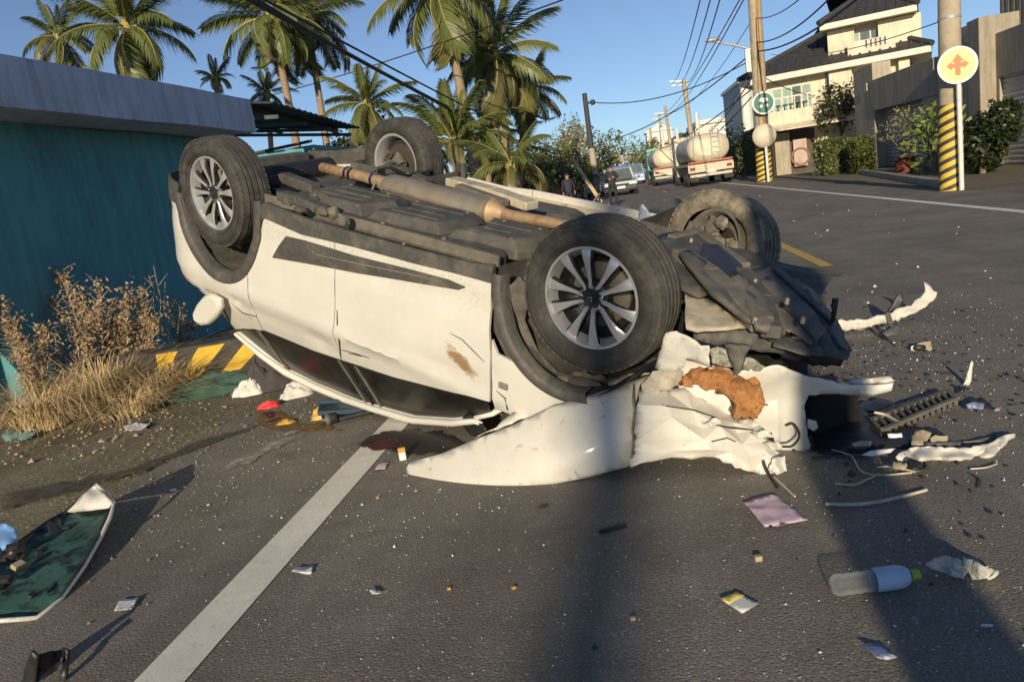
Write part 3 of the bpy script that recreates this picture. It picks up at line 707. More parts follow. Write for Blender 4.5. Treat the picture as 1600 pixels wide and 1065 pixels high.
for k in range(10): link('spoke',WMS['spoke'],fr,rot=(0,2*math.pi*(k//2)/5+(.0 if k%2==0 else .56),0))
boxseg([unz(1062,398,.245),unz(1110,430,.25),unz(1192,508,.285)],.085,.06,'subframe_beam',M_UNDERL)
boxseg([unz(1160,425,.27),unz(1192,470,.285),unz(1206,520,.30)],.07,.05,'subframe_beam',M_UNDER)
boxseg([unz(1048,372,.26),unz(1090,362,.26),unz(1166,416,.275)],.05,.03,'undertray_edge',M_UNDERL)
sheet('dark_tray_insert',[(1098,384,.262),(1122,386,.264),(1160,418,.272),(1142,434,.275),(1118,430,.268),(1092,404,.262)],'z',M_BLACK,car,9,.004,8,.012)
for px,py in ((1080,376),(1120,445),(1150,470),(1180,500),(1100,420),(1230,470),(1255,500),(1180,440)): MB().lathe([(0,-.012),(.008,-.012),(.010,.0),(.010,.012)],8,'Z',unz(px,py,.255)).build('bolt',M_STEEL,car,40)
boxseg([FRC+Vector((0,.10,0)),FRC+Vector((-.1,.3,-.03)),FRC+Vector((-.25,.5,-.02))],.06,.05,'control_arm',M_UNDERL)
MB().tube([FRC+Vector((0,.05,0)),FRC+Vector((.05,.4,0)),FRC+Vector((.05,.62,.02))],.022,10).build('drive_shaft',M_UNDER,car,60)
# ---------------------------------------------------------------- front end, bent and crushed
# undertray and subframe seen from below
sheet('front_undertray',[(1030,366,.26),(1085,357,.26),(1128,385,.27),(1170,418,.28),(1152,438,.30),(1128,452,.30),(1092,462,.27),(1066,450,.26),(1050,400,.25)],'z',M_UNDER,car,12,.008,7,.012,1,smooth=25)
sheet('front_undertray',[(1060,402,.235),(1075,396,.23),(1180,470,.26),(1185,512,.29),(1165,505,.285),(1110,462,.25)],'z',M_UNDER,car,10,.012,7,.02,1)
sheet('undertray_shade_sheet',[(1160,432,.40),(1205,424,.42),(1258,452,.43),(1296,494,.44),(1322,548,.44),(1318,560,.44),(1262,552,.42),(1195,530,.40),(1172,480,.40)],'z',M_VOID,car,16,.02,4,.012,2)  # near-black backing sheet paints the shade in the gaps between plates
for pts,m,s_ in (([(1163,426,.31),(1206,416,.33),(1262,447,.36),(1302,492,.375),(1330,548,.385),(1324,563,.385),(1288,553,.38),(1240,500,.36),(1190,455,.33)],M_UNDER,1),([(1252,444,.345),(1268,450,.35),(1308,500,.375),(1328,548,.38),(1312,546,.375),(1280,500,.365)],M_BLACK,2),
 ([(1176,446,.315),(1202,432,.32),(1238,470,.335),(1256,505,.345),(1232,520,.345),(1200,488,.33)],M_UNDERL,3),([(1216,478,.33),(1250,470,.32),(1270,486,.325),(1292,518,.34),(1266,540,.355),(1236,520,.345)],M_UNDERL,4),
 ([(1168,482,.345),(1196,476,.345),(1226,506,.355),(1246,540,.37),(1200,532,.36),(1180,514,.35)],M_BLACK,5),([(1232,524,.35),(1268,530,.36),(1300,556,.375),(1250,552,.37),(1208,540,.36),(1210,526,.35)],M_UNDER,6)):
    sheet('torn_undertray',pts,'z',m,car,9,.005,11,.005,2.0,smooth=8,seed=s_,fit='lin')
for p,q,w_ in ((unz(1180,440,.305),unz(1262,512,.335),.018),(unz(1206,420,.325),unz(1300,505,.365),.014),(unz(1228,476,.32),unz(1276,536,.345),.012),(unz(1176,470,.335),unz(1226,520,.35),.014)): bev(MB().bar(p,q,w_,.02).build('tray_rib',M_UNDER,car),.004,1)
sheet('crossmember',[(1140,440,.255),(1152,432,.255),(1188,462,.265),(1208,500,.28),(1200,522,.29),(1180,516,.28),(1160,470,.26)],'z',M_UNDERL,car,10,.03,8,.02,2)
sheet('sump_cover',[(1068,455,.30),(1110,470,.31),(1150,500,.32),(1165,515,.33),(1090,520,.33),(1072,515,.32)],'z',M_CREAM,car,12,.03,6,.01,2,smooth=30)
sheet('bent_bracket',[(1085,500,.75),(1120,486,.70),(1150,492,.66),(1128,503,.7),(1160,510,.64),(1150,522,.66),(1105,518,.72),(1088,516,.76)],'y',M_UNDER,car,8,.03,9,.01,6,fold=1)
sheet('front_deflector',[(1083,519,.84),(1110,508,.80),(1165,516,.78),(1240,527,.70),(1300,540,.62),(1322,549,.58),(1318,558,.58),(1250,553,.66),(1200,550,.74),(1165,545,.8),(1110,537,.84),(1084,530,.86)],'y',M_CLAD,car,9,.012,6,.016,2,smooth=50)
sheet('hanging_strut',[(1132,538,.84),(1175,540,.82),(1163,556,.83),(1158,580,.84),(1150,587,.84),(1145,572,.84)],'y',M_CLAD,car,7,.004,6,.02,1)
sheet('dark_flap',[(1205,535,.70),(1260,540,.62),(1322,556,.55),(1312,572,.52),(1270,572,.56),(1225,560,.64)],'y',M_BLACK,car,10,.02,6,.008,3)
sheet('antenna_shard',[(1300,466,.50),(1310,467,.50),(1306,492,.50),(1303,504,.50),(1298,502,.50)],'y',M_BLACK,car,6,.003,6,.008)
sheet('blue_grey_liner',[(1000,322,-.60),(1005,318,-.60),(1022,345,-.62),(1023,362,-.62),(1008,356,-.60),(996,350,-.58)],'y',M('pale_bluish_plastic',(.3,.34,.42),.4,.2,12),car,6,.01,8,.006)
# engine bay filling
eb=MB(); rnd=random.Random(4)
for i in range(26):
    eb.box((rnd.uniform(1.2,1.95),rnd.uniform(-.5,.5),rnd.uniform(.58,.8)),(rnd.uniform(.1,.3),rnd.uniform(.1,.3),rnd.uniform(.08,.25)),Matrix.Rotation(rnd.uniform(-.6,.6),3,'Z')@Matrix.Rotation(rnd.uniform(-.5,.5),3,'X'))
eb.build('engine_block',M_BLACK,car)
# bonnet stays under the car, bumper cover torn at the left corner
sheet('fender_remnant',[(1040,520,.82),(1056,517,.82),(1080,528,.84),(1095,540,.85),(1108,540,.85),(1108,572,.84),(1072,560,.82),(1068,575,.8),(1040,580,.8),(1022,575,.78)],'y',M_PAINT,car,8,.012,8,.004,1)
sheet('headlamp',[(1108,543,.80),(1122,540,.80),(1150,552,.78),(1178,560,.75),(1196,572,.72),(1188,580,.72),(1150,574,.77),(1112,566,.8)],'y',M_LENS,car,6,.02,22,.012,1,seed=5,fold=1)
sheet('bumper_cover',[(1108,574,.76),(1150,580,.72),(1185,575,.68),(1215,570,.66),(1260,588,.60),(1330,602,.50),(1385,600,.40),(1396,598,.38),(1393,610,.38),(1362,618,.44),(1300,615,.52),(1264,617,.56),(1256,635,.56),(1259,662,.54),(1266,700,.50),(1252,708,.50),(1215,712,.52),(1196,700,.54),(1185,660,.58),(1165,640,.62),(1120,610,.70)],'y',M_PAINT,car,9,.014,6,.006,1.2,smooth=40)
sheet('bumper_lip',[(1318,594,.40),(1365,590,.34),(1390,589,.32),(1397,597,.36),(1385,599,.40),(1330,601,.46)],'y',M_TORN,car,7,.004,9,.01,.6)
sheet('bumper_shade_sheet',[(1262,616,.30),(1300,614,.25),(1340,618,.1),(1345,650,.1),(1335,680,.15),(1310,690,.3),(1268,698,.35),(1258,660,.33)],'y',M_VOID,car,14,.03,6,.02,3)  # near-black sheet paints the hollow and the shade of the car front
sheet('bent_bracket',[(1262,655,.57),(1275,658,.55),(1278,668,.55),(1272,674,.55),(1262,668,.57)],'y',M_TORN,car,5,.005,9,.006)
# folded outer fender / bonnet edge lying against the road
fe=[(641,752,3.26),(690,757,3.16),(745,763,3.09),(800,764,3.03),(860,757,3.02),(920,745,3.02),(988,727,3.03),(990,690,3.09),(992,640,3.14),(1000,600,3.18),(1016,585,3.20),(965,603,3.19),(905,622,3.19),(865,632,3.20),(800,664,3.22),(745,685,3.24),(690,708,3.26),(640,721,3.28),(634,732,3.28)]
sheet('bent_front_fender',fe,'Y',M_TORN,car,13,.0012,4,.004,0,((820,720,2.98),(900,700,2.99),(740,730,3.1)),60,3,True,0,'quad')
sheet('folded_flange',[(745,682,3.27),(800,662,3.25),(865,630,3.23),(905,620,3.22),(965,601,3.22),(1016,583,3.23),(990,582,3.42),(960,588,3.46),(930,600,3.46),(880,605,3.45),(858,618,3.45),(800,646,3.45),(775,668,3.40)],'Y',M_PAINT,car,10,.02,6,.004,1,(),35,4,True)
RW=[[(1000,606,3.12),(1040,610,3.12),(1070,604,3.14),(1105,626,3.14),(1140,640,3.13),(1160,652,3.13),(1178,660,3.14)],
[(996,632,3.04),(1045,634,2.99),(1082,640,3.05),(1118,652,2.98),(1146,660,3.05),(1166,662,3.01),(1192,667,3.08)],
[(993,660,3.05),(1050,652,2.955),(1096,668,3.02),(1124,664,2.94),(1152,676,3.02),(1178,672,2.97),(1198,684,3.06)],
[(991,690,3.01),(1052,684,2.965),(1100,686,2.95),(1136,684,2.975),(1160,694,2.93),(1188,690,2.99),(1214,704,3.02)],
[(988,714,3.0),(1050,704,2.98),(1112,702,2.935),(1142,706,2.98),(1172,712,2.92),(1200,708,2.96),(1226,718,2.99)],
[(984,730,3.0),(1050,716,3.0),(1116,713,2.985),(1150,729,2.935),(1176,737,2.95),(1198,741,2.92),(1227,736,2.95)]]
RW=[[(x,y,(sum(q[2] for q in r)/len(r))+.55*(Y-sum(q[2] for q in r)/len(r))) for x,y,Y in r] for r in RW]
def facets(name,rows,mat,parent,cuts=3,amp=.003,freq=26,thick=.005,smooth=14,seed=1):
    P=[[wl(at(*p)) for p in r] for r in rows]; n=len(P[0]); vs=[p for r in P for p in r]; fs=[]
    for i in range(len(P)-1):
        for k in range(n-1):
            a,b,c,d=i*n+k,i*n+k+1,(i+1)*n+k+1,(i+1)*n+k
            fs+=[(a,b,c),(a,c,d)] if (i+k)%2 else [(a,b,d),(b,c,d)]
    me=MB().add(vs,fs).mesh(name,mat); bm=bmesh.new(); bm.from_mesh(me); bmesh.ops.subdivide_edges(bm,edges=bm.edges[:],cuts=cuts,use_grid_fill=True); bmesh.ops.triangulate(bm,faces=bm.faces[:])
    rr=(CL-vs[len(vs)//2]).normalized()
    for v in bm.verts:
        q=amp*(nz(v.co,freq,seed)+.5*nz(v.co,freq*2.3,seed+2)); v.co+=rr*q
        if v.is_boundary: v.co+=Vector((nz(v.co,45,1),nz(v.co,45,5),nz(v.co,45,9)))*.012
    bmesh.ops.recalc_face_normals(bm,faces=bm.faces); bm.to_mesh(me); bm.free(); me.polygons.foreach_set('use_smooth',[True]*len(me.polygons)); me.set_sharp_from_angle(angle=R(smooth)); me.update()
    return solid(link(name,me,parent),thick)
facets('crumpled_fender_end',RW,M_TORN,car)
for pts,s_ in (([(1150,655,3.08),(1168,652,3.05),(1190,664,3.0),(1178,668,3.0),(1160,664,3.03)],1),([(1172,676,2.97),(1196,672,2.93),(1208,682,2.91),(1188,686,2.94)],2),([(1192,692,2.95),(1216,690,2.9),(1222,702,2.9),(1205,702,2.93)],3),([(1206,716,2.93),(1226,712,2.88),(1230,735,2.88),(1214,742,2.9),(1200,734,2.92)],4),([(1096,662,2.95),(1118,652,2.92),(1128,660,2.91),(1112,668,2.93)],5)):
    sheet('torn_edge',pts,'Y',M_TORN,car,5,.012,16,.004,1.5,(),20,s_,True,1)
def crk(pts,r_): return MB().tube([wl(at(*p)) for p in pts],[r_*(.3+.7*math.sin(math.pi*(i+.5)/len(pts))) for i in range(len(pts))],5).build('crease_shade_line',M_SEAMSHADE,car,60)  # dark tubes paint the shade in cracks and folds
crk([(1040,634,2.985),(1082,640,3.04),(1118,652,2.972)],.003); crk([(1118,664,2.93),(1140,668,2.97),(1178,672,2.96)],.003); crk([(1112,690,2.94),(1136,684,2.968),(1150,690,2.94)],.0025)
sheet('crumpled_fender_end',[(1002,600,3.1),(1020,580,3.12),(1056,571,3.14),(1068,580,3.15),(1066,598,3.15),(1040,612,3.12),(1005,618,3.1)],'Y',M('dusty_scraped_panel',(.42,.38,.31),.7,.3,14,bump=.6,bscale=40),car,7,.02,12,.006,1.5,(),28,5,True)
MB().tube([wl(at(*p)) for p in ((990,600,3.12),(989,622,3.05),(992,642,3.02),(988,668,3.02),(990,694,2.99),(986,724,2.985))],[.003,.005,.007,.004,.007,.003],5).build('seam_tear',M('scuff_dark',(.16,.14,.11),.8,.4,30),car,60)
sheet('inner_wing',[(1060,560,.70),(1110,570,.68),(1180,585,.62),(1215,600,.58),(1220,690,.58),(1190,700,.62),(1120,640,.70),(1060,620,.74)],'y',M_PAINT,car,12,.02,6,.006)
# dangling wires in front of the bumper
for i,P in enumerate(([(1228,572,3.35),(1232,600,3.3),(1222,630,3.25),(1208,665,3.15),(1200,700,3.05)],[(1240,600,3.3),(1236,630,3.25),(1222,655,3.2),(1205,690,3.1),(1195,700,3.0)],[(1228,664,3.12),(1240,662,3.08),(1249,680,3.05),(1238,696,3.02),(1222,697,3.02)],[(1192,700,3.05),(1193,722,2.95),(1204,745,2.85),(1215,762,2.8)])):
    MB().tube(smooth_pts([wl(at(*p)) for p in P]),.005 if i!=3 else .007,6).build('loose_cable',M_BLACK if i>1 else M_UNDERL,car,60)
# ================================================================ teal building on the left
def stucco(name,c,dirt,streak=True):
    t=NT(name); a=tuple(x*.82 for x in c); b=tuple(min(1,x*1.12) for x in c)
    col=t.ramp(t.noise(1.3,6,.7),.3,.7,a,b)
    col=t.mix(t.ramp(t.noise(2.2,6,.7,(3,3,.35)),.46,.72,(0,0,0),(.85,.85,.85)),col,dirt)
    col=t.mix(t.ramp(t.noise(14,6,.8),.6,.72,(0,0,0),(.4,.4,.4)),col,tuple(x*.6 for x in dirt))
    t.base(col).set(Roughness=.8).bump(t.noise(40,5,.7),.35,.01); return t.m
M_TEAL=stucco('teal_wall_paint',(.105,.345,.385),(.075,.185,.20))
M_FASCIA=stucco('grey_fascia_concrete',(.56,.59,.69),(.30,.31,.36))
M_AWN=M('dark_corrugated_metal',(.055,.075,.08),.6,.25,8,metal=.2,dirt=(.12,.12,.11),dthr=(.55,.75))
zs=2.42
c1=ground(401,206,zs); c0=ground(0,166,zs)          # fascia lower edge, seen against the sky side
dirb=(c1-c0); dirb.z=0; dirb.normalize(); nb=Vector((dirb.y,-dirb.x,0))   # nb points to the road
BM=Matrix(((dirb.x,nb.x,0,c1.x),(dirb.y,nb.y,0,c1.y),(0,0,1,0),(0,0,0,1)))  # local: x along (far +), y towards the road, z up
bld=thing('roadside_building','low teal building with a grey concrete fascia beside the road','building'); bld.matrix_world=BM
d_=ray(395,155); tt=((Vector((c1.x,c1.y,0))-CAM).dot(nb))/d_.dot(nb); ztop=(CAM+d_*tt).z
print('building',c1,c0,ztop)
L0=-(c1.y-3.0)/dirb.y
def wavy(name,x0,x1,y0,y1,z0,z1,mat,amp=.012,n=40):
    mb=MB(); vs=[];fs=[]
    for i in range(n+1):
        x=x0+(x1-x0)*i/n
        for (y,z,s) in ((y1,z0,1),(y1,z1,1),(y0,z1,1),(y0,z0,1)):
            vs.append((x,y+amp*nz((x,z,0),.9,3),z+amp*nz((x,y,z),.7,6)))
    for i in range(n):
        for k in range(4): fs.append((i*4+k,i*4+(k+1)%4,(i+1)*4+(k+1)%4,(i+1)*4+k))
    fs+=[(0,1,2,3),(n*4+3,n*4+2,n*4+1,n*4)]
    return mb.add(vs,fs).build(name,mat,bld)
wavy('fascia',L0,0,-.14,0,zs,ztop,M_FASCIA)
wavy('roof_slab',L0,-.02,-7,-.15,zs+.02,zs+.16,M_FASCIA)
wavy('wall',L0,-.12,-7.0,-.62,-.1,zs+.01,M_TEAL,.02)
# second, lower volume beyond with its sloping tin awning
_w=BM.inverted()@at(492,240,c1.y+1.6); _wz=at(450,232,c1.y+1.6).z; print('wall2',_w,_wz)
wavy('wall',_w.x,_w.x+2.2,-3.5,_w.y,-.1,_wz,M_TEAL,.01,12)
MB().tube([(_w.x-.02,-3.4,_wz+.0),(_w.x-.03,-1.5,_wz-.02),(_w.x-.03,_w.y,_wz+.05)],.025,6).build('wall_capping',M_AWN,bld)
A=[(0.02,.0,2.86),(2.6,.55,2.30)]
mb=MB(); K=34
vs=[];fs=[]
for k in range(K+1):
    q=k/K; x=.02+q*3.1
    for y,z in ((-2.6,3.2),(.28,2.76)):
        vs.append((x,y,z-.16*q+.014*(1 if k%2 else -1)))
for k in range(K): fs.append((2*k,2*k+1,2*k+3,2*k+2))
solid(mb.add(vs,fs).build('awning_roof',M_AWN,bld),.01)
for q in (.15,.5,.85): MB().bar((.05,.28-2.8*(1-q),2.76+.40*(1-q)-.06),(3.1,.28-2.8*(1-q),2.76+.40*(1-q)-.22),.05,.07).build('purlin',M_AWN,bld)
for k in range(4): MB().bar((.3+k*.85,-2.4,2.86),(.3+k*.85,.2,2.60-.04*k),.04,.05).build('rafter',M_AWN,bld)
mbw=MB().box((-9.6,-.60,.55),(.5,.35,1.3),taper=.7)
_d=ray(16,570); _n=Vector((BM[0][1],BM[1][1],0)); _t=((Vector((c1.x,c1.y,0))-_n*.5-CAM).dot(_n))/_d.dot(_n); _P=BM.inverted()@(CAM+_d*_t)
print('buttress',_P)
MB().prism([(-.64,-.05),(-.36,-.05),(-.40,.25),(-.64,.62)],lambda y,z:Vector((_P.x,y,z)),lambda y,z:Vector((_P.x+.35,y,z))).build('wall_buttress',M_TEAL,bld)
# white strip on the roof corner
MB().box((-.35,-.6,ztop+.04),(.5,.3,.07)).build('roof_flashing',M('white_flashing',(.7,.7,.66),.5),bld)
# striped low concrete barrier
ba,bb=ground(243,607),ground(470,568); bd=(bb-ba); bd.z=0; Lb=bd.length; bd.normalize(); bn=Vector((bd.y,-bd.x,0))
tp=[(242,548),(290,533),(350,528),(420,533)]
bar=thing('striped_barrier','low concrete barrier with yellow and black slanting stripes behind the car','barrier')
bar.matrix_world=Matrix(((bd.x,bn.x,0,ba.x),(bd.y,bn.y,0,ba.y),(0,0,1,0),(0,0,0,1)))
def barz(px,py):
    d=ray(px,py); t=((ba-CAM).dot(bn))/d.dot(bn); P=CAM+d*t; return ((P-ba).dot(bd),P.z)
hb=barz(350,530)[1]; print('barrier',ba,bb,hb,[barz(*p) for p in tp])
MB().box((Lb/2-.1,-.16,hb/2-.02),(Lb+.5,.32,hb+.02)).build('block',M_BLKP,bar); bev(bar.children[0],.03,2)
for q in (((243,552),(277,545),(262,580),(248,583)),((310,543),(351,534),(309,604),(281,590)),((380,538),(410,540),(372,600),(342,594)),((428,566),(450,560),(425,590),(410,588))):
    P=[barz(*p) for p in q]; P=[(u,max(.01,min(hb-.035,z))) for u,z in P]
    MB().prism(P,lambda u,z:Vector((u,.003,z)),lambda u,z:Vector((u,-.01,z))).build('stripe',M_YELP,bar)
# ================================================================ dry weeds
M_DRY=M('dry_grass_straw',(.62,.47,.25),.9,.45,8)
M_DRYL=M('withered_leaves',(.36,.255,.15),.9,.5,12)
M_TWIG=M('dry_twig',(.40,.32,.21),.9,.3,30)
def tuft(loc,n,h,spread,seed,lab,parent_mat=M_DRY):
    rnd=random.Random(seed); mb=MB()
    for i in range(n):
        a=rnd.uniform(0,6.283); r=rnd.random()**.6*spread; b=Vector((math.cos(a)*r*.5,math.sin(a)*r*.5,0))
        out=Vector((math.cos(a+rnd.uniform(-.7,.7)),math.sin(a+rnd.uniform(-.7,.7)),0)); hh=h*rnd.uniform(.45,1.); fall=rnd.uniform(.3,1.3)*spread
        pts=[]
        for k in range(5):
            t=k/4; pts.append(b+out*fall*t*t*1.2+out*.1*t+Vector((0,0,hh*(1.9*t-1.25*t*t*(.8+.5*rnd.random())))))
        w_=rnd.uniform(.003,.006); s=out.cross(Vector((0,0,1))); vs=[];
        for k,p in enumerate(pts): ww=w_*(1-.8*k/4); p.z=max(p.z,.004); vs+=[p-s*ww,p+s*ww]
        mb.add(vs,[(2*k,2*k+1,2*k+3,2*k+2) for k in range(4)])
    o=mb.build('dry_grass_tuft',parent_mat,None,None,False); o.location=loc
    return tag(o,lab,'dry grass','dry grass along the teal wall')
g=ground
tuft(g(70,668),420,.42,.36,1,'straw coloured grass tuft at the near left end of the weeds')
tuft(g(160,630),520,.50,.42,2,'tallest straw coloured grass tuft in the middle of the weeds')
tuft(g(240,618),420,.32,.40,3,'low straw coloured grass tuft beside the striped barrier')
tuft(g(115,650),380,.36,.42,4,'matted grass tuft between the near and the tallest tuft')
tuft(g(200,648),260,.24,.40,11,'short flattened grass tuft at the edge of the concrete')
def weed(px,py,tops,seed,lab,leaf=True,dens=110):
    """dead weed: stems leaning from a foot, with clusters of curled leaves"""
    rnd=random.Random(seed); b=ground(px,py); t=thing('withered_weed',lab,'dead weed',b,0,'dead weeds in front of the teal wall')
    st=MB(); lf=MB()
    for (tx,ty,dy) in tops:
        e=at(tx,ty,b.y+dy)-b; n=7; pts=[]
        for k in range(n):
            q=k/(n-1); p=e*q+Vector((rnd.uniform(-.03,.03),rnd.uniform(-.03,.03),rnd.uniform(-.01,.02)+.12*math.sin(q*3.1)*0))*(1 if 0<k<n-1 else 0); pts.append(p)
        st.tube(pts,[.009*(1-.75*k/(n-1)) for k in range(n)],5)
        for k in range(dens if leaf else 10):
            q=.2+.8*rnd.random()**.75; i=min(n-2,int(q*(n-1))); p=pts[i].lerp(pts[i+1],q*(n-1)-i)
            if rnd.random()<.35:
                tw=Vector((rnd.uniform(-1,1),rnd.uniform(-1,1),rnd.uniform(-.2,1)))*.12; st.tube([p,p+tw*.5,p+tw],[.004,.003,.001],4,cap=False); p=p+tw*rnd.random()
            if not leaf: continue
            for _ in range(3):
                c=p+Vector((rnd.gauss(0,.03),rnd.gauss(0,.03),rnd.gauss(0,.03))); u=Vector((rnd.gauss(0,1),rnd.gauss(0,1),rnd.gauss(0,1))).normalized(); v=u.cross(Vector((rnd.gauss(0,1),rnd.gauss(0,1),rnd.gauss(0,1)))).normalized(); s=rnd.uniform(.009,.024)
                lf.add([c-u*s,c+v*s*.6,c+u*s+v.cross(u)*s*.5,c-v*s*.6],[(0,1,2,3)])
    st.build('stems',M_TWIG,t,None,False)
    if leaf: lf.build('leaves',M_DRYL,t,None,False)
weed(165,610,[(62,432,.5),(92,425,.5),(118,455,.4),(150,440,.3),(130,500,.1)],5,'tall withered weed leaning against the teal wall above the grass')
weed(200,600,[(197,452,.3),(175,470,.3),(150,480,.2),(185,500,.2),(160,520,.1)],6,'withered weed with a single tall central spike')
weed(232,590,[(222,455,.2),(225,480,.2),(240,500,.1),(205,505,.1)],7,'withered weed nearest the striped barrier')
weed(60,640,[(2,465,.3),(20,500,.2),(70,510,.2),(40,545,.0)],8,'withered weed at the far left edge bending over to the left')
weed(130,620,[(85,520,.1),(110,505,.1),(60,545,.0),(140,520,.1)],9,'low withered weed with bare curling twigs',True,22)
weed(270,575,[(240,415,.4),(258,440,.3),(280,475,.3),(232,430,.4)],10,'thin leafless weed just left of the fuel flap',False)
weed(292,560,[(262,470,.2),(285,480,.2),(300,500,.2),(270,500,.2)],13,'dark tangled weed behind the striped barrier',True,34)
# ================================================================ palms
M_TRUNK=M('palm_trunk_bark',(.33,.24,.16),.9,.25,7,stretch=(1,1,5),bump=.6,bscale=14,bdist=.03)
def leafm(name,a,b):
    t=NT(name); c=t.ramp(t.noise(.9,4,.7),.3,.7,a,b); t.base(c).set(Roughness=.42)
    tr=t.n('ShaderNodeBsdfTranslucent'); t.l(c,tr.inputs[0]); mx=t.n('ShaderNodeMixShader'); mx.inputs[0].default_value=.22
    t.l(t.b.outputs[0],mx.inputs[1]); t.l(tr.outputs[0],mx.inputs[2]); t.l(mx.outputs[0],t.t.nodes['Material Output'].inputs[0]); return t.m
M_FROND=leafm('palm_frond_green',(.06,.095,.022),(.21,.225,.065)); M_FRDARK=leafm('palm_frond_old',(.08,.10,.03),(.24,.21,.08))
M_RACH=M('frond_stalk',(.32,.27,.09),.6,.2,6)
def frond_mesh(droop,seed,n=44,mat=M_FROND):
    rnd=random.Random(seed); mb=MB(); pts=[]
    for k in range(13):
        t=k/12; a=droop*t**1.5
        if k==0: pts.append(Vector((0,0,0)))
        else: pts.append(pts[-1]+Vector((math.cos(a),.03*math.sin(seed+t*2),-math.sin(a)))*(1/12))
    mb.tube(pts,[.014*(1-.85*k/12) for k in range(13)],4,1,False)
    def P(t):
        f=t*12; i=min(11,int(f)); return pts[i].lerp(pts[i+1],f-i),(pts[i+1]-pts[i]).normalized()
    for k in range(n):
        t=.13+.86*(k+.5)/n; p,d=P(t); L=.245*math.sin(math.pi*(t*.86+.09))**.7*rnd.uniform(.85,1.1)
        for s in (1,-1):
            sd=Vector((0,s,0)); v=(sd*.80+d*.62+Vector((0,0,-.30-.25*rnd.random()))).normalized(); hang=rnd.uniform(.35,1.1)
            m1=p+v*L*.5; e=p+v*L*.92+Vector((0,0,-1))*L*hang*.6; wd=d.cross(v).cross(v).normalized()*.0075
            up=v.cross(wd).normalized()
            mb.add([p-wd*.6,p+wd*.6,m1+wd*1.25,m1-wd*1.25,e],[(0,1,2,3),(3,2,4)])
    return mb.mesh('frond',[mat,M_RACH])
FR=[frond_mesh(dr,i) for i,dr in enumerate((.35,.7,1.1,1.6,2.1))]+[frond_mesh(dr,i+9,mat=M_FRDARK) for i,dr in enumerate((1.4,2.2))]
def palm(lab,cx,cy,Y,L,n,foot=None,seed=0,tr=.17,el=(75,-50),heavy=0,az0=0):
    rnd=random.Random(seed); c=at(cx,cy,Y); b=Vector((c.x+rnd.uniform(-.4,.4),c.y,0)) if foot is None else Vector((*at(foot[0],foot[1],Y).xy,0))
    if foot is not None:   # trunk passes through the given pixel at the same distance
        f=at(foot[0],foot[1],Y); k=(c.z)/(max(.3,c.z-f.z)); b=Vector((c.x+(f.x-c.x)*k,Y,0))
    t=thing('coconut_palm',lab,'palm tree',b,0,'coconut palms behind the teal building')
    n_=12; pts=[]; rs=[]
    for k in range(n_+1):
        q=k/n_; p=(c-b)*q; p.x+=.12*math.sin(q*3)*(c.z/6)*.4; p.x-=.12*math.sin(3)*(c.z/6)*.4*q; pts.append(p); rs.append(tr*(1.25 if k==0 else 1-.38*q)*(1+.05*(k%2)))
    MB().tube(pts,rs,10).build('trunk',M_TRUNK,t,60)
    top=pts[-1]
    MB().ball(top+Vector((0,0,.05)),tr*1.25,8,(1,1,1.4),amp=.3,seed=seed).build('crown_shaft',M_RACH,t,60)
    if heavy:
        for k in range(heavy): 
            a=rnd.uniform(0,6.28); MB().ball(top+Vector((math.cos(a)*tr*1.6,math.sin(a)*tr*1.6,-.2-.15*rnd.random())),.13,8,(1,1,1.25)).build('coconut',M('coconut_husk',(.2,.17,.05),.7) if k==0 and not bpy.data.materials.get('coconut_husk') else bpy.data.materials['coconut_husk'],t,60)
    for k in range(n):
        q=k/max(1,n-1); a=az0+k*2.39996+rnd.uniform(-.25,.25); e=R(el[0]+(el[1]-el[0])*q+rnd.uniform(-9,9))
        mi=min(4,int(1+q*3.4+rnd.uniform(-.6,.6))) if q>.15 else 0
        if q>.72 and rnd.random()<.6: mi=5+rnd.randint(0,1)
        s=L*1.02*rnd.uniform(.82,1.12)*(.8 if q<.12 else 1)
        o=link('frond',FR[mi],t); o.location=top+Vector((0,0,.08)); o.rotation_euler=Matrix.Rotation(a,3,'Z').to_4x4().to_euler()
        o.matrix_local=Matrix.Translation(top+Vector((0,0,.1)))@Matrix.Rotation(a,4,'Z')@Matrix.Rotation(-e,4,'Y')@Matrix.Rotation(rnd.uniform(-.5,.5),4,'X')@Matrix.Scale(s,4)
    return t
palm('broad palm crown rising over the middle of the grey fascia',200,48,20,2.05,30,(215,160),1,.15,(80,-62))
palm('smaller palm at the far left behind the grey fascia',92,62,23,1.35,20,(95,160),2,.13,(80,-30))
palm('tall palm with leaning brown trunk behind the tin awning',424,30,25,2.35,26,(452,178),3,.16,(70,-65),4)
palm('tall palm with slim dark trunk right of the tin awning',478,28,27,2.3,26,(510,240),4,.15,(70,-65),3)
palm('tall palm with a long bare trunk leaning left above the far rear wheel',688,-22,22,2.5,26,(741,272),5,.165,(60,-70),3)
palm('large full palm right of the long bare trunk',771,92,25,2.35,32,(783,195),6,.2,(82,-62),6)
palm('dark shaded palm leaning behind the large full palm',822,140,28,1.75,26,(815,220),7,.16,(70,-72))
palm('short palm between the awning and the far rear wheel',575,168,20,1.35,24,(578,215),8,.14,(82,-50))
palm('young upright palm just above the far rear wheel',712,235,19,1.9,16,(715,290),9,.16,(86,25))
palm('low palm with arching fronds behind the exhaust',800,262,18,1.35,18,(800,300),10,.14,(62,-12))
palm('dark tuft of palm behind the right end of the grey fascia',338,128,24,.75,16,(340,170),12,.12,(85,0))
palm('half hidden palm behind the tin awning',418,150,26,1.0,18,(420,190),14,.12,(85,-30))
palm('background palm seen under the crown of the large full palm',760,215,27,1.6,20,(762,270),15,.14,(75,-50))
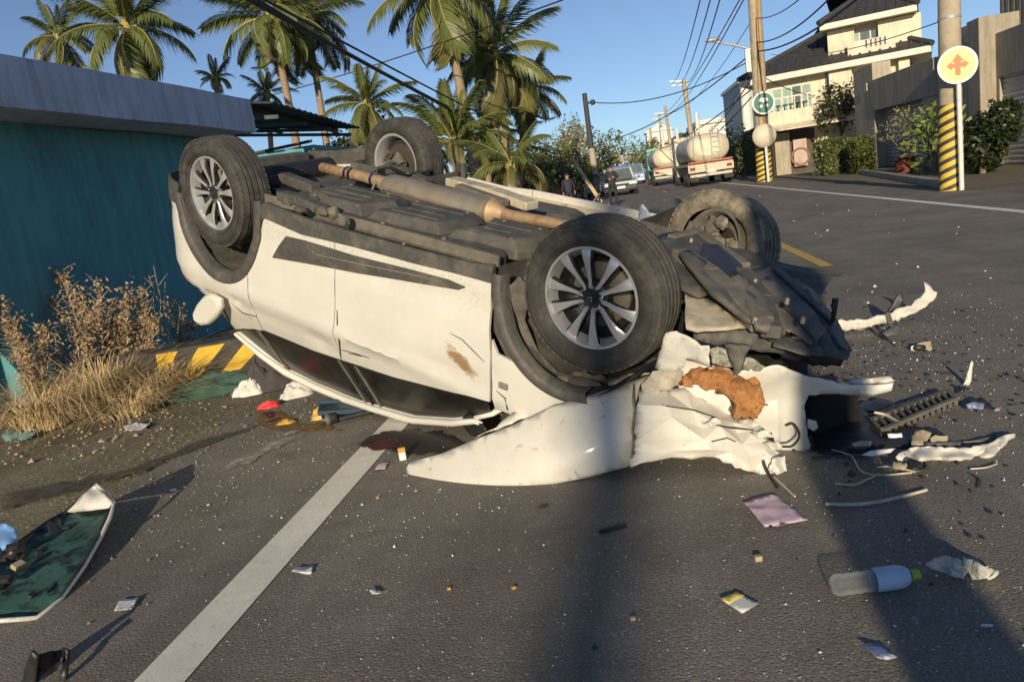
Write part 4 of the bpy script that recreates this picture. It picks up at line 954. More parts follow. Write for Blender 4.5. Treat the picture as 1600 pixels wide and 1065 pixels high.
palm('background palm at the foot of the leaning bare trunk',665,235,26,1.6,20,(668,280),16,.14,(75,-40))
# ================================================================ shrubs, trees, hedges
def leafcloud(name,mat,centres,n,size,seed,parent=None,squash=1.):
    rnd=random.Random(seed); mb=MB(); tot=sum(c[1]**2 for c in centres)
    for c,r in centres:
        c=Vector(c)
        for _ in range(int(n*r*r/tot)):
            d=Vector((rnd.gauss(0,1),rnd.gauss(0,1),rnd.gauss(0,1))).normalized(); q=r*(.55+.5*rnd.random()**.6)*(1+.35*nz(d*1.6+c,1.3,seed)); p=c+Vector((d.x*q,d.y*q,d.z*q*squash))
            if p.z<.02 and parent is None: continue
            u=Vector((rnd.gauss(0,1),rnd.gauss(0,1),rnd.gauss(0,.6))).normalized(); v=(u.cross(d)+Vector((rnd.gauss(0,.4),rnd.gauss(0,.4),rnd.gauss(0,.4)))).normalized(); s=size*rnd.uniform(.6,1.4)
            mb.add([p-u*s,p+v*s*.55,p+u*s,p-v*s*.55],[(0,1,2,3)])
    return mb.build(name,mat,parent,None,False)
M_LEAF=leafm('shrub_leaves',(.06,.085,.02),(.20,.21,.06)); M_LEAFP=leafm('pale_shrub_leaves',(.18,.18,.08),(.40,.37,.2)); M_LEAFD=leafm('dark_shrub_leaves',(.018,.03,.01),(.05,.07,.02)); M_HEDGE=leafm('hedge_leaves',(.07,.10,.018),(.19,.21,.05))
M_BARK=M('grey_bark',(.2,.16,.11),.9,.3,8,bump=.5,bscale=20)
def tree(name,lab,cat,px,py,Y,r,n,seed,mat,group=None,size=.07,hs=1.,blobs=6):
    rnd=random.Random(seed); c=at(px,py,Y); t=thing(name,lab,cat,(c.x,c.y,0),0,group)
    cz=max(c.z,.3); cs=[((0,0,cz),r*.75)]
    for k in range(blobs): a=rnd.uniform(0,6.28); cs.append(((math.cos(a)*r*.6,math.sin(a)*r*.6,max(.25,cz+rnd.uniform(-.5,.6)*r*hs)),r*rnd.uniform(.35,.6)))
    m=MB().tube([(0,0,0),(.03,0,cz*.5),(0,.02,cz)],[.07*r+.03,.05*r+.02,.02],7)
    for k in range(4): m.tube([(0,0,cz*.55),Vector(cs[1+k%blobs][0])],[.03*r+.01,.008],5)
    m.build('trunk',M_BARK,t,60); leafcloud('crown',mat,cs,n,size,seed,t,hs)
    return t
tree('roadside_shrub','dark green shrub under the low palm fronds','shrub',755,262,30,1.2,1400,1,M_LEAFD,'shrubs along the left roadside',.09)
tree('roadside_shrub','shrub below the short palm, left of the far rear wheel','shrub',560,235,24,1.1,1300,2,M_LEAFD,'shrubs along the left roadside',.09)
tree('roadside_tree','pale flowering tree left of the dark utility pole','tree',888,238,48,1.9,1900,3,M_LEAFP,'trees beyond the wooden fence',.10)
tree('roadside_tree','olive green tree just behind the dark utility pole','tree',935,248,56,1.9,1700,4,M_LEAF,'trees beyond the wooden fence',.11)
tree('roadside_tree','green tree right of the palms and left of the pale tree','tree',862,252,44,1.5,1500,5,M_LEAF,'trees beyond the wooden fence',.10)
tree('roadside_tree','thin upright treetop above the pale flowering tree','tree',898,212,52,.8,500,6,M_LEAF,'trees beyond the wooden fence',.09,2.2)
tree('roadside_tree','low olive shrub at the foot of the dark utility pole','tree',925,268,45,1.0,900,16,M_LEAF,'trees beyond the wooden fence',.08)
tree('roadside_shrub','dense green shrub behind the pale panel and the thin white post','shrub',812,276,33,1.5,1900,51,M_LEAF,'shrubs along the left roadside',.09)
tree('roadside_shrub','bushy shrub behind the blue grey board','shrub',768,268,31,1.5,1900,52,M_LEAF,'shrubs along the left roadside',.09)
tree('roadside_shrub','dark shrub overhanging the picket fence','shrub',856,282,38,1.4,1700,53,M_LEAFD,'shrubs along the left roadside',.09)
tree('roadside_shrub','shrub hiding the far end of the picket fence','shrub',896,284,47,1.5,1500,54,M_LEAF,'shrubs along the left roadside',.09)
_r=random.Random(77); _tl=[((_r.uniform(-150,16),_r.uniform(230,300),_r.uniform(1,5)),_r.uniform(3.5,7.5)) for _ in range(60)]+[((_r.uniform(34,170),_r.uniform(240,300),_r.uniform(1,5)),_r.uniform(3.5,7)) for _ in range(40)]
tag(leafcloud('far_treeline',M_LEAF,_tl,15000,.75,78),kind='stuff')
for i,(px,py,Y,r) in enumerate(((1010,245,130,3.2),(1022,238,110,2.6),(998,255,150,2.5))):
    tree('distant_tree',('distant tree between the far poles and the van','distant tree left of the far tank truck','smallest distant tree above the blue van')[i],'tree',px,py,Y,r,900,30+i,M_LEAF,'distant trees at the end of the road',.2)
tree('roadside_tree','yellow green tree between the near tank truck and the house','tree',1163,248,52,1.5,1300,40,M_HEDGE,None,.1,1.6)
# wooden fence and small things on the left
M_WOODR=M('reddish_fence_wood',(.2,.115,.07),.85,.35,6,stretch=(1,1,.3))
M_WOODP=M('pale_timber',(.47,.36,.22),.8,.2,7)
M_WHITE=M('weathered_white_paint',(.7,.69,.64),.55,.12,8,dirt=(.4,.37,.3),dthr=(.55,.75))
fn=thing('picket_fence','reddish wooden picket fence below the left roadside trees','fence',(0,0,0))
pk=MB().box((0,0,.55),(.09,.03,1.1)).mesh('picket',M_WOODR)
fa,fb=at(800,300,26),at(884,305,38); fa.z=fb.z=0
for k in range(60):
    p=fa.lerp(fb,k/59); link('picket',pk,fn,loc=(p.x,p.y,0),rot=(random.uniform(-.05,.05),random.uniform(-.08,.08),1.2),scale=(1,1,random.uniform(.85,1.2)))
for z in (.35,.85): MB().bar((fa.x+.03,fa.y,z),(fb.x+.03,fb.y,z),.04,.07).build('rail',M_WOODR,fn)
def post(name,lab,cat,px0,py0,px1,Y,wd,mat,py1,mats=None):
    a=at(px0,py0,Y); b=at(px1,py1,Y); o=bev(MB().box((0,0,(b.z)/2),(wd,wd,b.z)).box((0,0,b.z+.01),(wd*1.15,wd*1.15,.03)).build(name,mat),.01); o.location=(a.x,a.y,0); return tag(o,lab,cat)
post('white_post','thin white post beside the blue grey board','post',842,300,838,24,.12,M_WHITE,276)
o=MB().box((0,0,.55),(.9,.05,.62)).box((-.38,.02,.3),(.05,.05,.6)).box((.38,.02,.3),(.05,.05,.6)).build('board',M('blue_grey_board',(.24,.28,.35),.6,.15,5)); p=at(742,285,22); o.location=(p.x,p.y,at(742,285,22).z-.55); tag(o,'blue grey board standing behind the far side of the car','board')
o.location.z=0
o=MB().box((0,0,.5),(.8,.05,.7)).box((-.3,.02,.2),(.05,.05,.4)).box((.3,.02,.2),(.05,.05,.4)).build('board',M('pale_blue_panel',(.42,.48,.52),.6,.15,5)); p=at(818,300,25); o.location=(p.x,p.y,0); tag(o,'pale panel leaning by the thin white post','board')
# leaning timber with crossed feet
tb=thing('leaning_timber','pale timber leaning to the left on crossed feet behind the car','timber')
q0=ground(940,318); q1=at(893,246,q0.y); bev(MB().bar(q0+Vector((0,0,.05)),q1,.17,.12,(0,1,0)).build('beam',M_WOODP,tb),.01)
MB().bar(ground(921,330)+Vector((0,0,.06)),ground(958,320)+Vector((0,0,.06)),.14,.1).build('foot',M_WOODP,tb); MB().bar(ground(922,326)+Vector((0,0,.05)),q0+Vector((-.05,-.1,.45)),.1,.08).build('brace',M_WOODP,tb)
# ================================================================ right side: house, garages, walls
M_CREAMW=stucco('cream_house_wall',(.80,.71,.54),(.54,.46,.34))
M_CONC=stucco('grey_garage_concrete',(.46,.40,.30),(.22,.195,.15))
M_CONCD=stucco('dark_weathered_wall',(.37,.32,.245),(.18,.16,.125))
M_TILE=M('dark_roof_tiles',(.045,.045,.05),.7,.3,6,dirt=(.09,.085,.08),dthr=(.5,.75))
M_TRIM=M('white_trim',(.72,.69,.6),.55,.1,6,dirt=(.5,.45,.36),dthr=(.55,.75))
M_PANE=M('pale_green_pane',(.33,.45,.38),.15,.2,3,spec=.8)
M_PANED=M('dark_pane',(.13,.16,.16),.15,.3,3,spec=.8)
M_SHUT=M('grey_roller_shutter',(.40,.41,.42),.5,.12,6,metal=.3,dirt=(.25,.25,.24),dthr=(.55,.8))
M_DARKW=M('recess_shade_and_shed_wall',(.10,.085,.065),.85,.2,4)  # dark colour carries the recess shade; also the shed wall
fd=Vector((math.cos(R(-19.5)),math.sin(R(-19.5)),0)); fnv=Vector((-fd.y,fd.x,0))   # along the facade to the right / away from the camera
HO=at(1160,128,43); HO.z=0
def hu(px,py,w=0.):
    """point of the facade plane (set back by w) behind a pixel -> (u along, z)"""
    d=ray(px,py); t=((HO+fnv*w-CAM).dot(fnv))/d.dot(fnv); P=CAM+d*t; return ((P-HO).dot(fd),P.z)
HM=Matrix(((fd.x,fnv.x,0,HO.x),(fd.y,fnv.y,0,HO.y),(0,0,1,0),(0,0,0,1)))
house=thing('tiled_house','cream three storey house with dark tiled roofs and balconies','house'); house.matrix_world=HM
def hb_(u0,u1,w0,w1,z0,z1,name,mat,parent=None,b=0):
    o=MB().box(((u0+u1)/2,(w0+w1)/2,(z0+z1)/2),(u1-u0,w1-w0,z1-z0)).build(name,mat,parent or house); return bev(o,b) if b else o
uL=hu(1180,150)[0]; e1=hu(1160,128); e1r=hu(1455,74); print('house eave',e1,e1r,'base',hu(1240,262),'3rd',hu(1293,45),hu(1430,66),hu(1280,40),hu(1433,12),'bal',hu(1205,190),hu(1275,178),hu(1205,165))
zE1=(e1[1]+e1r[1])/2; uR=e1r[0]
zE2=(hu(1280,40)[1]+hu(1433,12)[1])/2; uA=hu(1283,40)[0]; uB=hu(1433,12)[0]
zbal=hu(1240,184)[1]; zbt=hu(1240,160)[1]
ov=.9
# ground and first floors
hb_(uL,uR-ov,0,11,-.1,zE1-.25,'wall',M_CREAMW)
rec=hb_(uL+.15,hu(1276,180)[0],-1.3,-.05,zbal-.28,zbal,'balcony_floor',M_CREAMW)
hb_(uL+.15,hu(1276,180)[0],-1.3,-1.18,zbal,zbal+.36,'balcony_parapet',M_CREAMW)
for k in range(9): 
    u=uL+.2+k*(hu(1276,180)[0]-uL-.1)/9; MB().box((u,-1.24,zbal+.66),(.05,.05,.62)).build('baluster',M_TRIM,house)
hb_(uL+.15,hu(1276,180)[0],-1.28,-1.2,zbal+.95,zbal+1.02,'balcony_rail',M_TRIM)
ss=MB()
for k in range(14): ss.prism([(0,0),(.9,.0),(.9,.05)],lambda a,b,k=k:Vector((uL+.2+k*.5,-1.3-a*.9,zbal-.28-a*.35+b)),lambda a,b,k=k:Vector((uL+.2+k*.5+.5,-1.3-a*.9,zbal-.28-a*.35+b)))
ss.build('awning',M_CREAMW,house)
hb_(uL+.2,hu(1272,200)[0],-.012,.02,.0,hu(1240,205)[1]+.45,'entrance_shade_panel',M_DARKW)  # dark panel paints the shade below the balcony
hb_(hu(1213,240)[0],hu(1236,240)[0],-.3,-.1,.0,hu(1236,206)[1],'entrance_wall',M_CONC)
def window(u0,u1,z0,z1,n,w=-.03,mats=None,name='window'):
    f=hb_(u0,u1,w-.04,w,z0,z1,name,M_TRIM)
    for k in range(n):
        a=u0+.06+(u1-u0-.06)*k/n; b=u0+(u1-u0-.06)*(k+1)/n
        o=MB().box(((a+b)/2,w-.035,(z0+z1)/2),(b-a,.03,z1-z0-.14)).build('pane',(mats or [M_PANE,M_PANE,M_PANED,M_PANE])[k%4],f)
    return f
w0=hu(1206,142);w1=hu(1270,152); window(w0[0],w1[0],zbal+.1,zE1-.6,4)
hb_(hu(1296,105)[0],hu(1331,100)[0],-.55,0,.0,zE1-.3,'bay_wall',M_CREAMW)
hb_(hu(1289,120)[0],hu(1294,120)[0],-.03,.03,hu(1290,138)[1],hu(1290,112)[1],'window',M_PANED)
w0=hu(1366,98);w1=hu(1396,96); window(w0[0],w1[0],hu(1380,118)[1],zE1-.7,2)
hb_(hu(1405,110)[0],uR-ov,-.5,0,0,zE1-.3,'bay_wall',M_CREAMW)
hb_(e1[0]+.05,uR,-1.0,-.85,zE1-.30,zE1-.02,'eave_board',M_TRIM); hb_(e1[0]+.05,e1[0]+.2,-.85,11.5,zE1-.30,zE1-.02,'eave_board',M_TRIM); hb_(uR-.15,uR,-.85,11.5,zE1-.30,zE1-.02,'eave_board',M_TRIM)
hb_(e1[0]+.2,uR-.15,-.85,11.4,zE1-.28,zE1-.2,'soffit',M_CREAMW)
def hiproof(u0,u1,w0,w1,z,h,ins,name='roof'):
    r=[(u0,w0,z),(u1,w0,z),(u1,w1,z),(u0,w1,z),(u0+ins,(w0+w1)/2,z+h),(u1-ins,(w0+w1)/2,z+h)]
    rf=MB().add(r,[(0,1,5,4),(1,2,5),(2,3,4,5),(3,0,4),(3,2,1,0)]).build(name,M_TILE,house)
    # rows of tile ribs down the front and left slopes, and hip caps
    a,b,c,d=[Vector(x) for x in(r[0],r[1],r[5],r[4])]; m=MB(); n=int((u1-u0)/.42)
    for k in range(1,n):
        u=u0+(u1-u0)*k/n; t=min(1,(u-u0)/ins,(u1-u)/ins); top=Vector((u,w0+((w1-w0)/2)*t,z+h*t)); m.bar((u,w0,z+.03),top+Vector((0,0,.03)),.09,.07)
    n2=int((w1-w0)/2/.42)
    for k in range(1,n2*2):
        v=w0+(w1-w0)*k/(n2*2); t=1-abs(v-(w0+w1)/2)/((w1-w0)/2); m.bar((u0,v,z+.03),(u0+ins*t,v,z+h*t+.03),.09,.07)
    o=m.build('tile_ribs',M_TILE,rf); o['kind']='stuff'
    for p,q in ((0,4),(1,5),(4,5),(3,4)): MB().tube([Vector(r[p])+Vector((0,0,.06)),Vector(r[q])+Vector((0,0,.06))],.13,8).build('ridge_cap',M_TILE,rf)
    return rf
hr=hu(1283,58,4.)
hiproof(e1[0],uR+.05,-1.05,11.5,zE1,max(2.2,hr[1]-zE1+.9),5.2)
# third storey
u3a,u3b=hu(1296,60)[0],hu(1428,40)[0]
hb_(u3a,u3b,.5,8.8,zE1+.1,zE2-.25,'wall',M_CREAMW)
hb_(u3b-1.5,u3b+.3,0,.5,zE1+.1,zE2-.3,'bay_wall',M_CREAMW); hb_(u3a-.1,u3a+1.1,0.05,.5,zE1+.1,zE2-.3,'bay_wall',M_CREAMW)
zb3=hu(1360,66,.5)[1]; window(hu(1325,55,.5)[0],hu(1396,48,.5)[0],zb3-.1,zE2-.5,4,.47,[M_PANE,M_PANED,M_PANED,M_PANE])
hb_(hu(1322,70,-1.2)[0],hu(1398,60,-1.2)[0],-.55,-.43,zb3-.75,zb3+.05,'balcony_parapet',M_CREAMW); hb_(hu(1322,70,-1.2)[0],hu(1398,60,-1.2)[0],-.43,.5,zb3-.75,zb3-.6,'balcony_floor',M_CREAMW)
for k in range(5): MB().box((hu(1352,68,-1.4)[0]+k*.2,-.57,zb3-.15),(.07,.03,.34)).build('baluster',M_PANED,house)
hb_(uA,uB,-.75,-.61,zE2-.28,zE2-.02,'eave_board',M_TRIM); hb_(uA,uA+.14,-.61,9.6,zE2-.28,zE2-.02,'eave_board',M_TRIM); hb_(uB-.14,uB,-.61,9.6,zE2-.28,zE2-.02,'eave_board',M_TRIM); hb_(uA+.14,uB-.14,-.61,9.6,zE2-.26,zE2-.2,'soffit',M_CREAMW)
hiproof(uA-.05,uB+.05,-.80,9.7,zE2,3.0,4.6)
# pinkish poster by the entrance
pu0,pz1=hu(1239,219,-.3); pu1,pz0=hu(1263,258,-.3)
ps=thing('entrance_panel','pale pink door panel with a round emblem at the house entrance','door panel'); ps.matrix_world=HM
bev(MB().box(((pu0+pu1)/2,-.36,(max(.1,pz0)+pz1)/2),(pu1-pu0,.06,pz1-max(.1,pz0))).build('panel',M('pale_pink_panel',(.55,.42,.36),.6,.12,3,dirt=(.38,.2,.17),dthr=(.5,.7),dscale=1.2),ps),.02)
MB().lathe([(.36,-.40),(.36,-.41),(.47,-.41),(.47,-.40)],24,'Y',((pu0+pu1)/2,0,(pz0+pz1)/2-.2),closed=True).build('emblem_ring',M('brown_emblem',(.22,.12,.09),.6),ps)
# house left neighbour (pale blue grey) and white building further away
nb_=thing('pale_blue_house','narrow pale blue grey house wall left of the tiled house','house')
p0=at(1156,130,60);p1=at(1182,190,60)
hb2=lambda p,x0,x1,y0,y1,z0,z1,n,m,b=0:(lambda o:bev(o,b) if b else o)(MB().box(((x0+x1)/2,(y0+y1)/2,(z0+z1)/2),(x1-x0,y1-y0,z1-z0)).build(n,m,p))
hb2(nb_,p0.x,p0.x+6,60,70,0,p0.z,'wall',M('pale_blue_wall',(.46,.50,.52),.8,.1,1.)); hb2(nb_,p0.x-.15,p0.x+6.1,59.85,70.2,p0.z,p0.z+.25,'parapet',M_TRIM); hb2(nb_,p0.x+.1,p0.x+.5,59.9,60,0,p0.z,'downpipe',M_TRIM)
hb2(nb_,p0.x+.7,p0.x+1.8,59.9,59.99,3.2,4.6,'window',M_PANED); 
wb=thing('white_building','long white low building beyond the tank trucks','building'); q0,q1=at(1092,190,95),at(1160,178,95)
hb2(wb,q0.x,q1.x+14,95,110,0,q0.z-.4,'wall',M('white_wall',(.72,.71,.66),.7,.08,.4)); hb2(wb,q0.x-.3,q1.x+14.2,94.6,110.4,q0.z-.4,q0.z+.1,'parapet',M_TRIM)
for k in range(4): hb2(wb,q0.x+.8+k*2.2,q0.x+2.0+k*2.2,94.9,94.99,q0.z-3.,q0.z-1.6,'window',M_PANED)
sh=thing('grey_shed','dark roofed shed between the near truck and the tiled house','shed'); s0=at(1136,215,56); s1=at(1166,198,56)
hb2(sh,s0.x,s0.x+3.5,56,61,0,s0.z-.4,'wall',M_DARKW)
MB().prism([(0,0),(4.1,1.3),(4.1,1.45),(0,.15)],lambda a,b:Vector((s0.x-.3+a,55.6,s0.z-.5+b)),lambda a,b:Vector((s0.x-.3+a,61.4,s0.z-.5+b))).build('roof',M_TILE,sh)
for i,(px,py,wd,hh,Y,lab) in enumerate(((1098,205,4,0,110,'small white house with dark gable behind the near tank truck'),(1030,205,5,0,160,'far white building at the end of the road on the right'),(1065,222,6,0,130,'low far building between the two tank trucks'))):
    t=thing('distant_house',lab,'house',(at(px,py,Y).x,Y,0)); z=at(px,py,Y).z
    hb2(t,-wd/2,wd/2,0,8,0,z,'wall',bpy.data.materials['white_wall']); MB().prism([(-wd/2-.4,0),(wd/2+.4,0),(0,1.5)],lambda a,b:Vector((a,-.4,z+b)),lambda a,b:Vector((a,8.4,z+b))).build('roof',M_TILE if i!=1 else M_TRIM,t)
    for k in(-1,1): hb2(t,k*wd*.25-.5,k*wd*.25+.5,-.04,.0,z*.5,z*.5+1.1,'window',M_PANED)
# footbridge across the far road
fb_=thing('footbridge','dark footbridge crossing the road far away behind the blue van','footbridge'); a=at(953,245,190); b=at(990,240,190)
bev(MB().bar((a.x,190,a.z-1.),(b.x+5,190,a.z-1.),2.2,1.1).build('deck',M_CONCD,fb_),.05)
for x in (a.x+.6,b.x+4): MB().box((x,190,(a.z-1.5)/2),(.8,.8,a.z-1.6)).build('pier',M_CONC,fb_)
MB().bar((a.x,189,a.z+.1),(b.x+5,189,a.z+.1),.08,.08).build('railing',M_SHUT,fb_)
# garages along the right pavement (parallel to the road)
GX=10.
def gz(px,py,X=GX):
    d=ray(px,py); t=X/d.x; P=CAM+d*t; return P.y,P.z
ga=thing('concrete_garage','grey concrete garage with a deep beam over a roller shutter right of the house','garage')
y_p0,_=gz(1336,180); y_p1,_=gz(1366,180); yb1,_=gz(1440,150); zt=gz(1400,112)[1]; zb=gz(1400,165)[1]; zp=gz(1352,103)[1]; yr,_=gz(1462,200)
print('garage',y_p0,y_p1,yb1,zt,zb,zp,yr)
hb2(ga,GX,GX+.7,y_p1,y_p0,0,zp,'pier',M_CONC,.02)
hb2(ga,GX-.05,GX+.5,yb1-1.2,y_p1-.003,zb,zt,'beam',M_CONCD,.02)
hb2(ga,GX+.003,GX+.6,yr,yb1,0,zb+.6,'pier',M_CONC,.02)
hb2(ga,GX+.5,GX+6,yb1-1,y_p0,zt-.3,zt-.05,'roof',M_CONC)
hb2(ga,GX+.7,GX+6,y_p0-.3,y_p0,0,zp-.6,'side_wall',M_CONC)
hb2(ga,GX-.09,GX-.052,y_p1+.5,y_p1+.85,zp-1.0,zp-.7,'wall_lamp',M_CREAM)
def shutter(par,x,y0,y1,z0,z1,n=16):
    for k in range(n):
        z=z0+(z1-z0)*k/n; h=(z1-z0)/n
        MB().add([(x,y0,z),(x,y1,z),(x,y1,z+h),(x,y0,z+h),(x-.035,y0,z+h*.55),(x-.035,y1,z+h*.55)],[(0,1,5,4),(4,5,2,3),(0,4,3),(1,2,5)]).build('shutter_slat',M_SHUT,par)
shutter(ga,GX+.4,yb1+.01,y_p1-.01,.0,zb+.15)
gb=thing('concrete_gatehouse','tall dark concrete gateway with sloping walls at the right edge behind the striped pole','gateway')
ya,_=gz(1536,100);yb,_=gz(1556,100); yc=gz(1600,100)[0]
hb2(gb,GX-.4,GX+.6,yb,ya,0,gz(1545,20,GX-.4)[1],'pier',M_CONCD,.02)
hb2(gb,GX-.1,GX+.5,ya+.003,gz(1500,100)[0],gz(1515,150)[1]*0,gz(1518,38)[1],'wall',M_CONC,.02)
hb2(gb,GX-.15,GX-.10,gz(1532,60)[0],gz(1516,60)[0],gz(1522,64)[1],gz(1522,50)[1],'niche',M_CREAM)
hb2(gb,GX+.002,GX+.55,yc-6,yb-.003,gz(1575,118)[1],gz(1575,45)[1],'beam',M_CONCD,.02)
hb2(gb,GX+.003,GX+.5,gz(1562,150)[0],yb-.004,0,gz(1575,118)[1]-.003,'jamb',M_CONC,.02)
shutter(gb,GX+.10,yc-6,gz(1562,150)[0]-.01,0,gz(1575,118)[1]+.1,18)
hb2(gb,GX+.6,GX+5,yc-6,gz(1500,100)[0],gz(1575,45)[1]-.5,gz(1575,45)[1]-.3,'roof',M_CONC)
ch=thing('brick_chimney_block','ribbed brown rooftop block behind the top of the gateway','rooftop block'); yq=gz(1590,20,GX+3)[0]
hb2(ch,GX+3,GX+6,yq-2,yq+1.2,0,gz(1590,5,GX+3)[1]+.6,'block',M_CONC)
for k in range(8): hb2(ch,GX+2.95,GX+3.0,yq-1.8+k*.38,yq-1.62+k*.38,gz(1590,40,GX+3)[1],gz(1590,5,GX+3)[1]+.5,'rib',M_CONCD)
# planted bed kerb
kb=[ground(1340,273),ground(1400,284),ground(1470,297)]
tag(bev(MB().bar(kb[0]+Vector((.2,0,.07)),kb[2]+Vector((.2,0,.07)),.2,.16).build('kerb',M_CONCD),.02),kind='structure')
tag(rect('planting_bed',kb[2].x+.3,GX+.4,16,31,-.003,M_SOIL),kind='structure')
# hedges, bushes, pot
def hedge(name,lab,px0,px1,py,Y,dp,hgt,n,seed,mat=M_HEDGE,size=.06):
    rnd=random.Random(seed); a=at(px0,py,Y);b=at(px1,py,Y); t=thing(name,lab,'hedge',((a.x+b.x)/2,Y+dp/2,0),0,'clipped hedges in front of the house'); W=b.x-a.x; mb=MB()
    for _ in range(n):
        f=rnd.choice((0,0,1,2,2,3)); p=Vector((rnd.uniform(-W/2,W/2),rnd.uniform(-dp/2,dp/2),rnd.uniform(.05,hgt)))
        if f==0: p.y=-dp/2
        elif f==1: p.x=-W/2
        elif f==2: p.z=hgt
        else: p.x=W/2
        p+=Vector((rnd.gauss(0,.05),rnd.gauss(0,.05),rnd.gauss(0,.05)))*1.
        u=Vector((rnd.gauss(0,1),rnd.gauss(0,1),rnd.gauss(0,1))).normalized(); v=u.cross(Vector((rnd.gauss(0,1),rnd.gauss(0,1),rnd.gauss(0,1)))).normalized(); s=size*rnd.uniform(.6,1.4)
        mb.add([p-u*s,p+v*s*.6,p+u*s,p-v*s*.6],[(0,1,2,3)])
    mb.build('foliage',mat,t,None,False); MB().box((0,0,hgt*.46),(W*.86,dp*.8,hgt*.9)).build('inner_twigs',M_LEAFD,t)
hz=lambda px,py,Y:at(px,py,Y).z
hedge('clipped_hedge','wider clipped green hedge block in front of the house entrance',1286,1330,245,33,1.6,hz(1308,219,33),1800,1)
hedge('clipped_hedge','narrow clipped hedge block against the garage pier',1340,1366,245,30.5,1.2,hz(1352,217,30.5),1100,2)
tree('broadleaf_bush','large leaved bright bush left of the yellow striped pole','bush',1458,222,24,1.05,520,3,leafm('bright_broad_leaves',(.10,.16,.03),(.28,.34,.09)),None,.11,1.1)
tree('dark_bush','dark dense bush right of the yellow striped pole','bush',1534,222,20.5,.72,4200,4,M_LEAFD,None,.07,1.3)
tree('balcony_creeper','dark climbing plant hanging beside the house balcony','creeper',1312,168,40,1.15,1300,5,M_LEAFD,None,.1,1.2)
pt=thing('potted_shrub','thin flowering shrub in a dark red pot before the garage shutter','potted plant',(*at(1414,262,26).xy,0))
bev(MB().lathe([(.0,.0),(.24,.0),(.30,.42),(.32,.44),(.32,.5),(.29,.5),(.27,.42),(0,.40)],16).build('pot',M('red_pot',(.17,.045,.04),.6),pt,50),.01)
mb=MB()
for k in range(6):
    a=k*1.05; mb.tube([(0,0,.4),(.15*math.cos(a),.1*math.sin(a),.8),(.5*math.cos(a),.3*math.sin(a),1.3)],[.03,.02,.006],5)
mb.build('stems',M_BARK,pt,60); leafcloud('leaves',M_LEAFP,[((-.4,0,1.4),.4),((.35,0,1.5),.45),((0,0,1.65),.4)],420,.05,3,pt)
post('white_post','short white post at the foot of the wider hedge','post',1282,268,1281,34,.22,M_WHITE,250)
# ================================================================ utility poles, signs, cables
M_POLE=M('concrete_pole',(.42,.36,.26),.8,.15,5,dirt=(.28,.22,.14),dthr=(.5,.7),dscale=3)
M_POLED=M('dark_tarred_pole',(.05,.052,.055),.7,.25,6)
M_ORN=M('rusty_band',(.45,.22,.05),.7,.2,8)
def pole(name,lab,p0,p1,Y,r0,r1,mat,group='utility poles along the road',top=None):
    a=ground(*p0) if Y is None else Vector((*at(*p0,Y).xy,0)); Y=a.y; b=at(*p1,Y)
    if top: b=a+(b-a)*(top/b.z)
    t=thing(name,lab,'utility pole',a,0,group)
    MB().tube([(0,0,0),(b-a)*.5,(b-a)],[r0,(r0+r1)/2,r1],16).build('shaft',mat,t,60); return t,a,b
def helix(t,a,b,r,z0,z1,n,tw,mat,name='stripe',wd=.5):
    ax=(b-a).normalized(); base=Vector((0,0,0)); pitch=(z1-z0)/n
    for k in range(-int(tw)-1,n):
        mb=MB(); vs=[];fs=[]; m=20
        for i in range(m+1):
            an=2*math.pi*i/m; zz=z0+k*pitch+tw*pitch*(i/m)
            for d in (0,pitch*wd):
                z=min(z1,max(z0,zz+d)); p=ax*z; vs.append(p+Vector((math.cos(an)*r,math.sin(an)*r,0)))
        for i in range(m):
            if max(vs[q].z for q in(2*i,2*i+1,2*i+2,2*i+3))-min(vs[q].z for q in(2*i,2*i+1,2*i+2,2*i+3))>.004: fs.append((2*i,2*i+2,2*i+3,2*i+1))
        if fs: mb.add(vs,fs).build(name,mat,t,60)
M_PY=M('yellow_wrap',(.72,.5,.07),.6,.12,10,dirt=(.4,.3,.12),dthr=(.55,.75)); M_PB=M('black_wrap',(.05,.045,.04),.6,.3,10)
# right-hand striped pole
t,a,b=pole('utility_pole','thick concrete utility pole with yellow and black striped base at the right',(1487,297),(1483,0),None,.205,.17,M_POLE,top=8.5)
def zat(px,py,Y): return at(px,py,Y).z
z1=zat(1486,163,a.y); MB().tube([(0,0,0),(b-a).normalized()*z1],[.213,.211],20).build('wrap',M_PY,t,60); helix(t,a,b,.218,.02,z1,9,3.0,M_PB,wd=.45)
for k in range(4): MB().lathe([(.19,-.02),(.20,-.02),(.20,.02),(.19,.02)],20,'Z',(b-a).normalized()*(3.2+k*.9),closed=True).build('band',M_SHUT,t)
# yellow round sign on its own thin post
M_SY=M('pale_yellow_sign',(.78,.66,.28),.5,.06,3); M_SO=M('orange_red_symbol',(.70,.17,.06),.5,.1,4); M_SW=M('white_sign_rim',(.75,.74,.70),.5,.05,4)
sy=at(1496,102,a.y-.4); sg=thing('round_sign','round pale yellow sign with an orange arrow cross on a thin white post','road sign',(sy.x,sy.y,0))
MB().tube([(0.02,.05,0),(.02,.05,sy.z-.3)],.045,10).build('post',M_WHITE,sg,60)
r=26.5/1200*a.y
yawm=math.atan2(sy.x,sy.y)
def disc(par,name,r_,y,mat,c,th=.02): return MB().lathe([(0,y-th),(r_,y-th),(r_,y),(0,y)],36,'Y',c).build(name,mat,par,40)
disc(sg,'rim',r*.92,0,M_SW,(0,0,sy.z)); disc(sg,'face',r*.80,-.022,M_SY,(0,0,sy.z),.004)
def flat(par,name,poly,s,y,mat,c):
    MB().prism(poly,lambda u,v:Vector((c[0]+u*s,y,c[2]+v*s)),lambda u,v:Vector((c[0]+u*s,y-.006,c[2]+v*s))).build(name,mat,par)
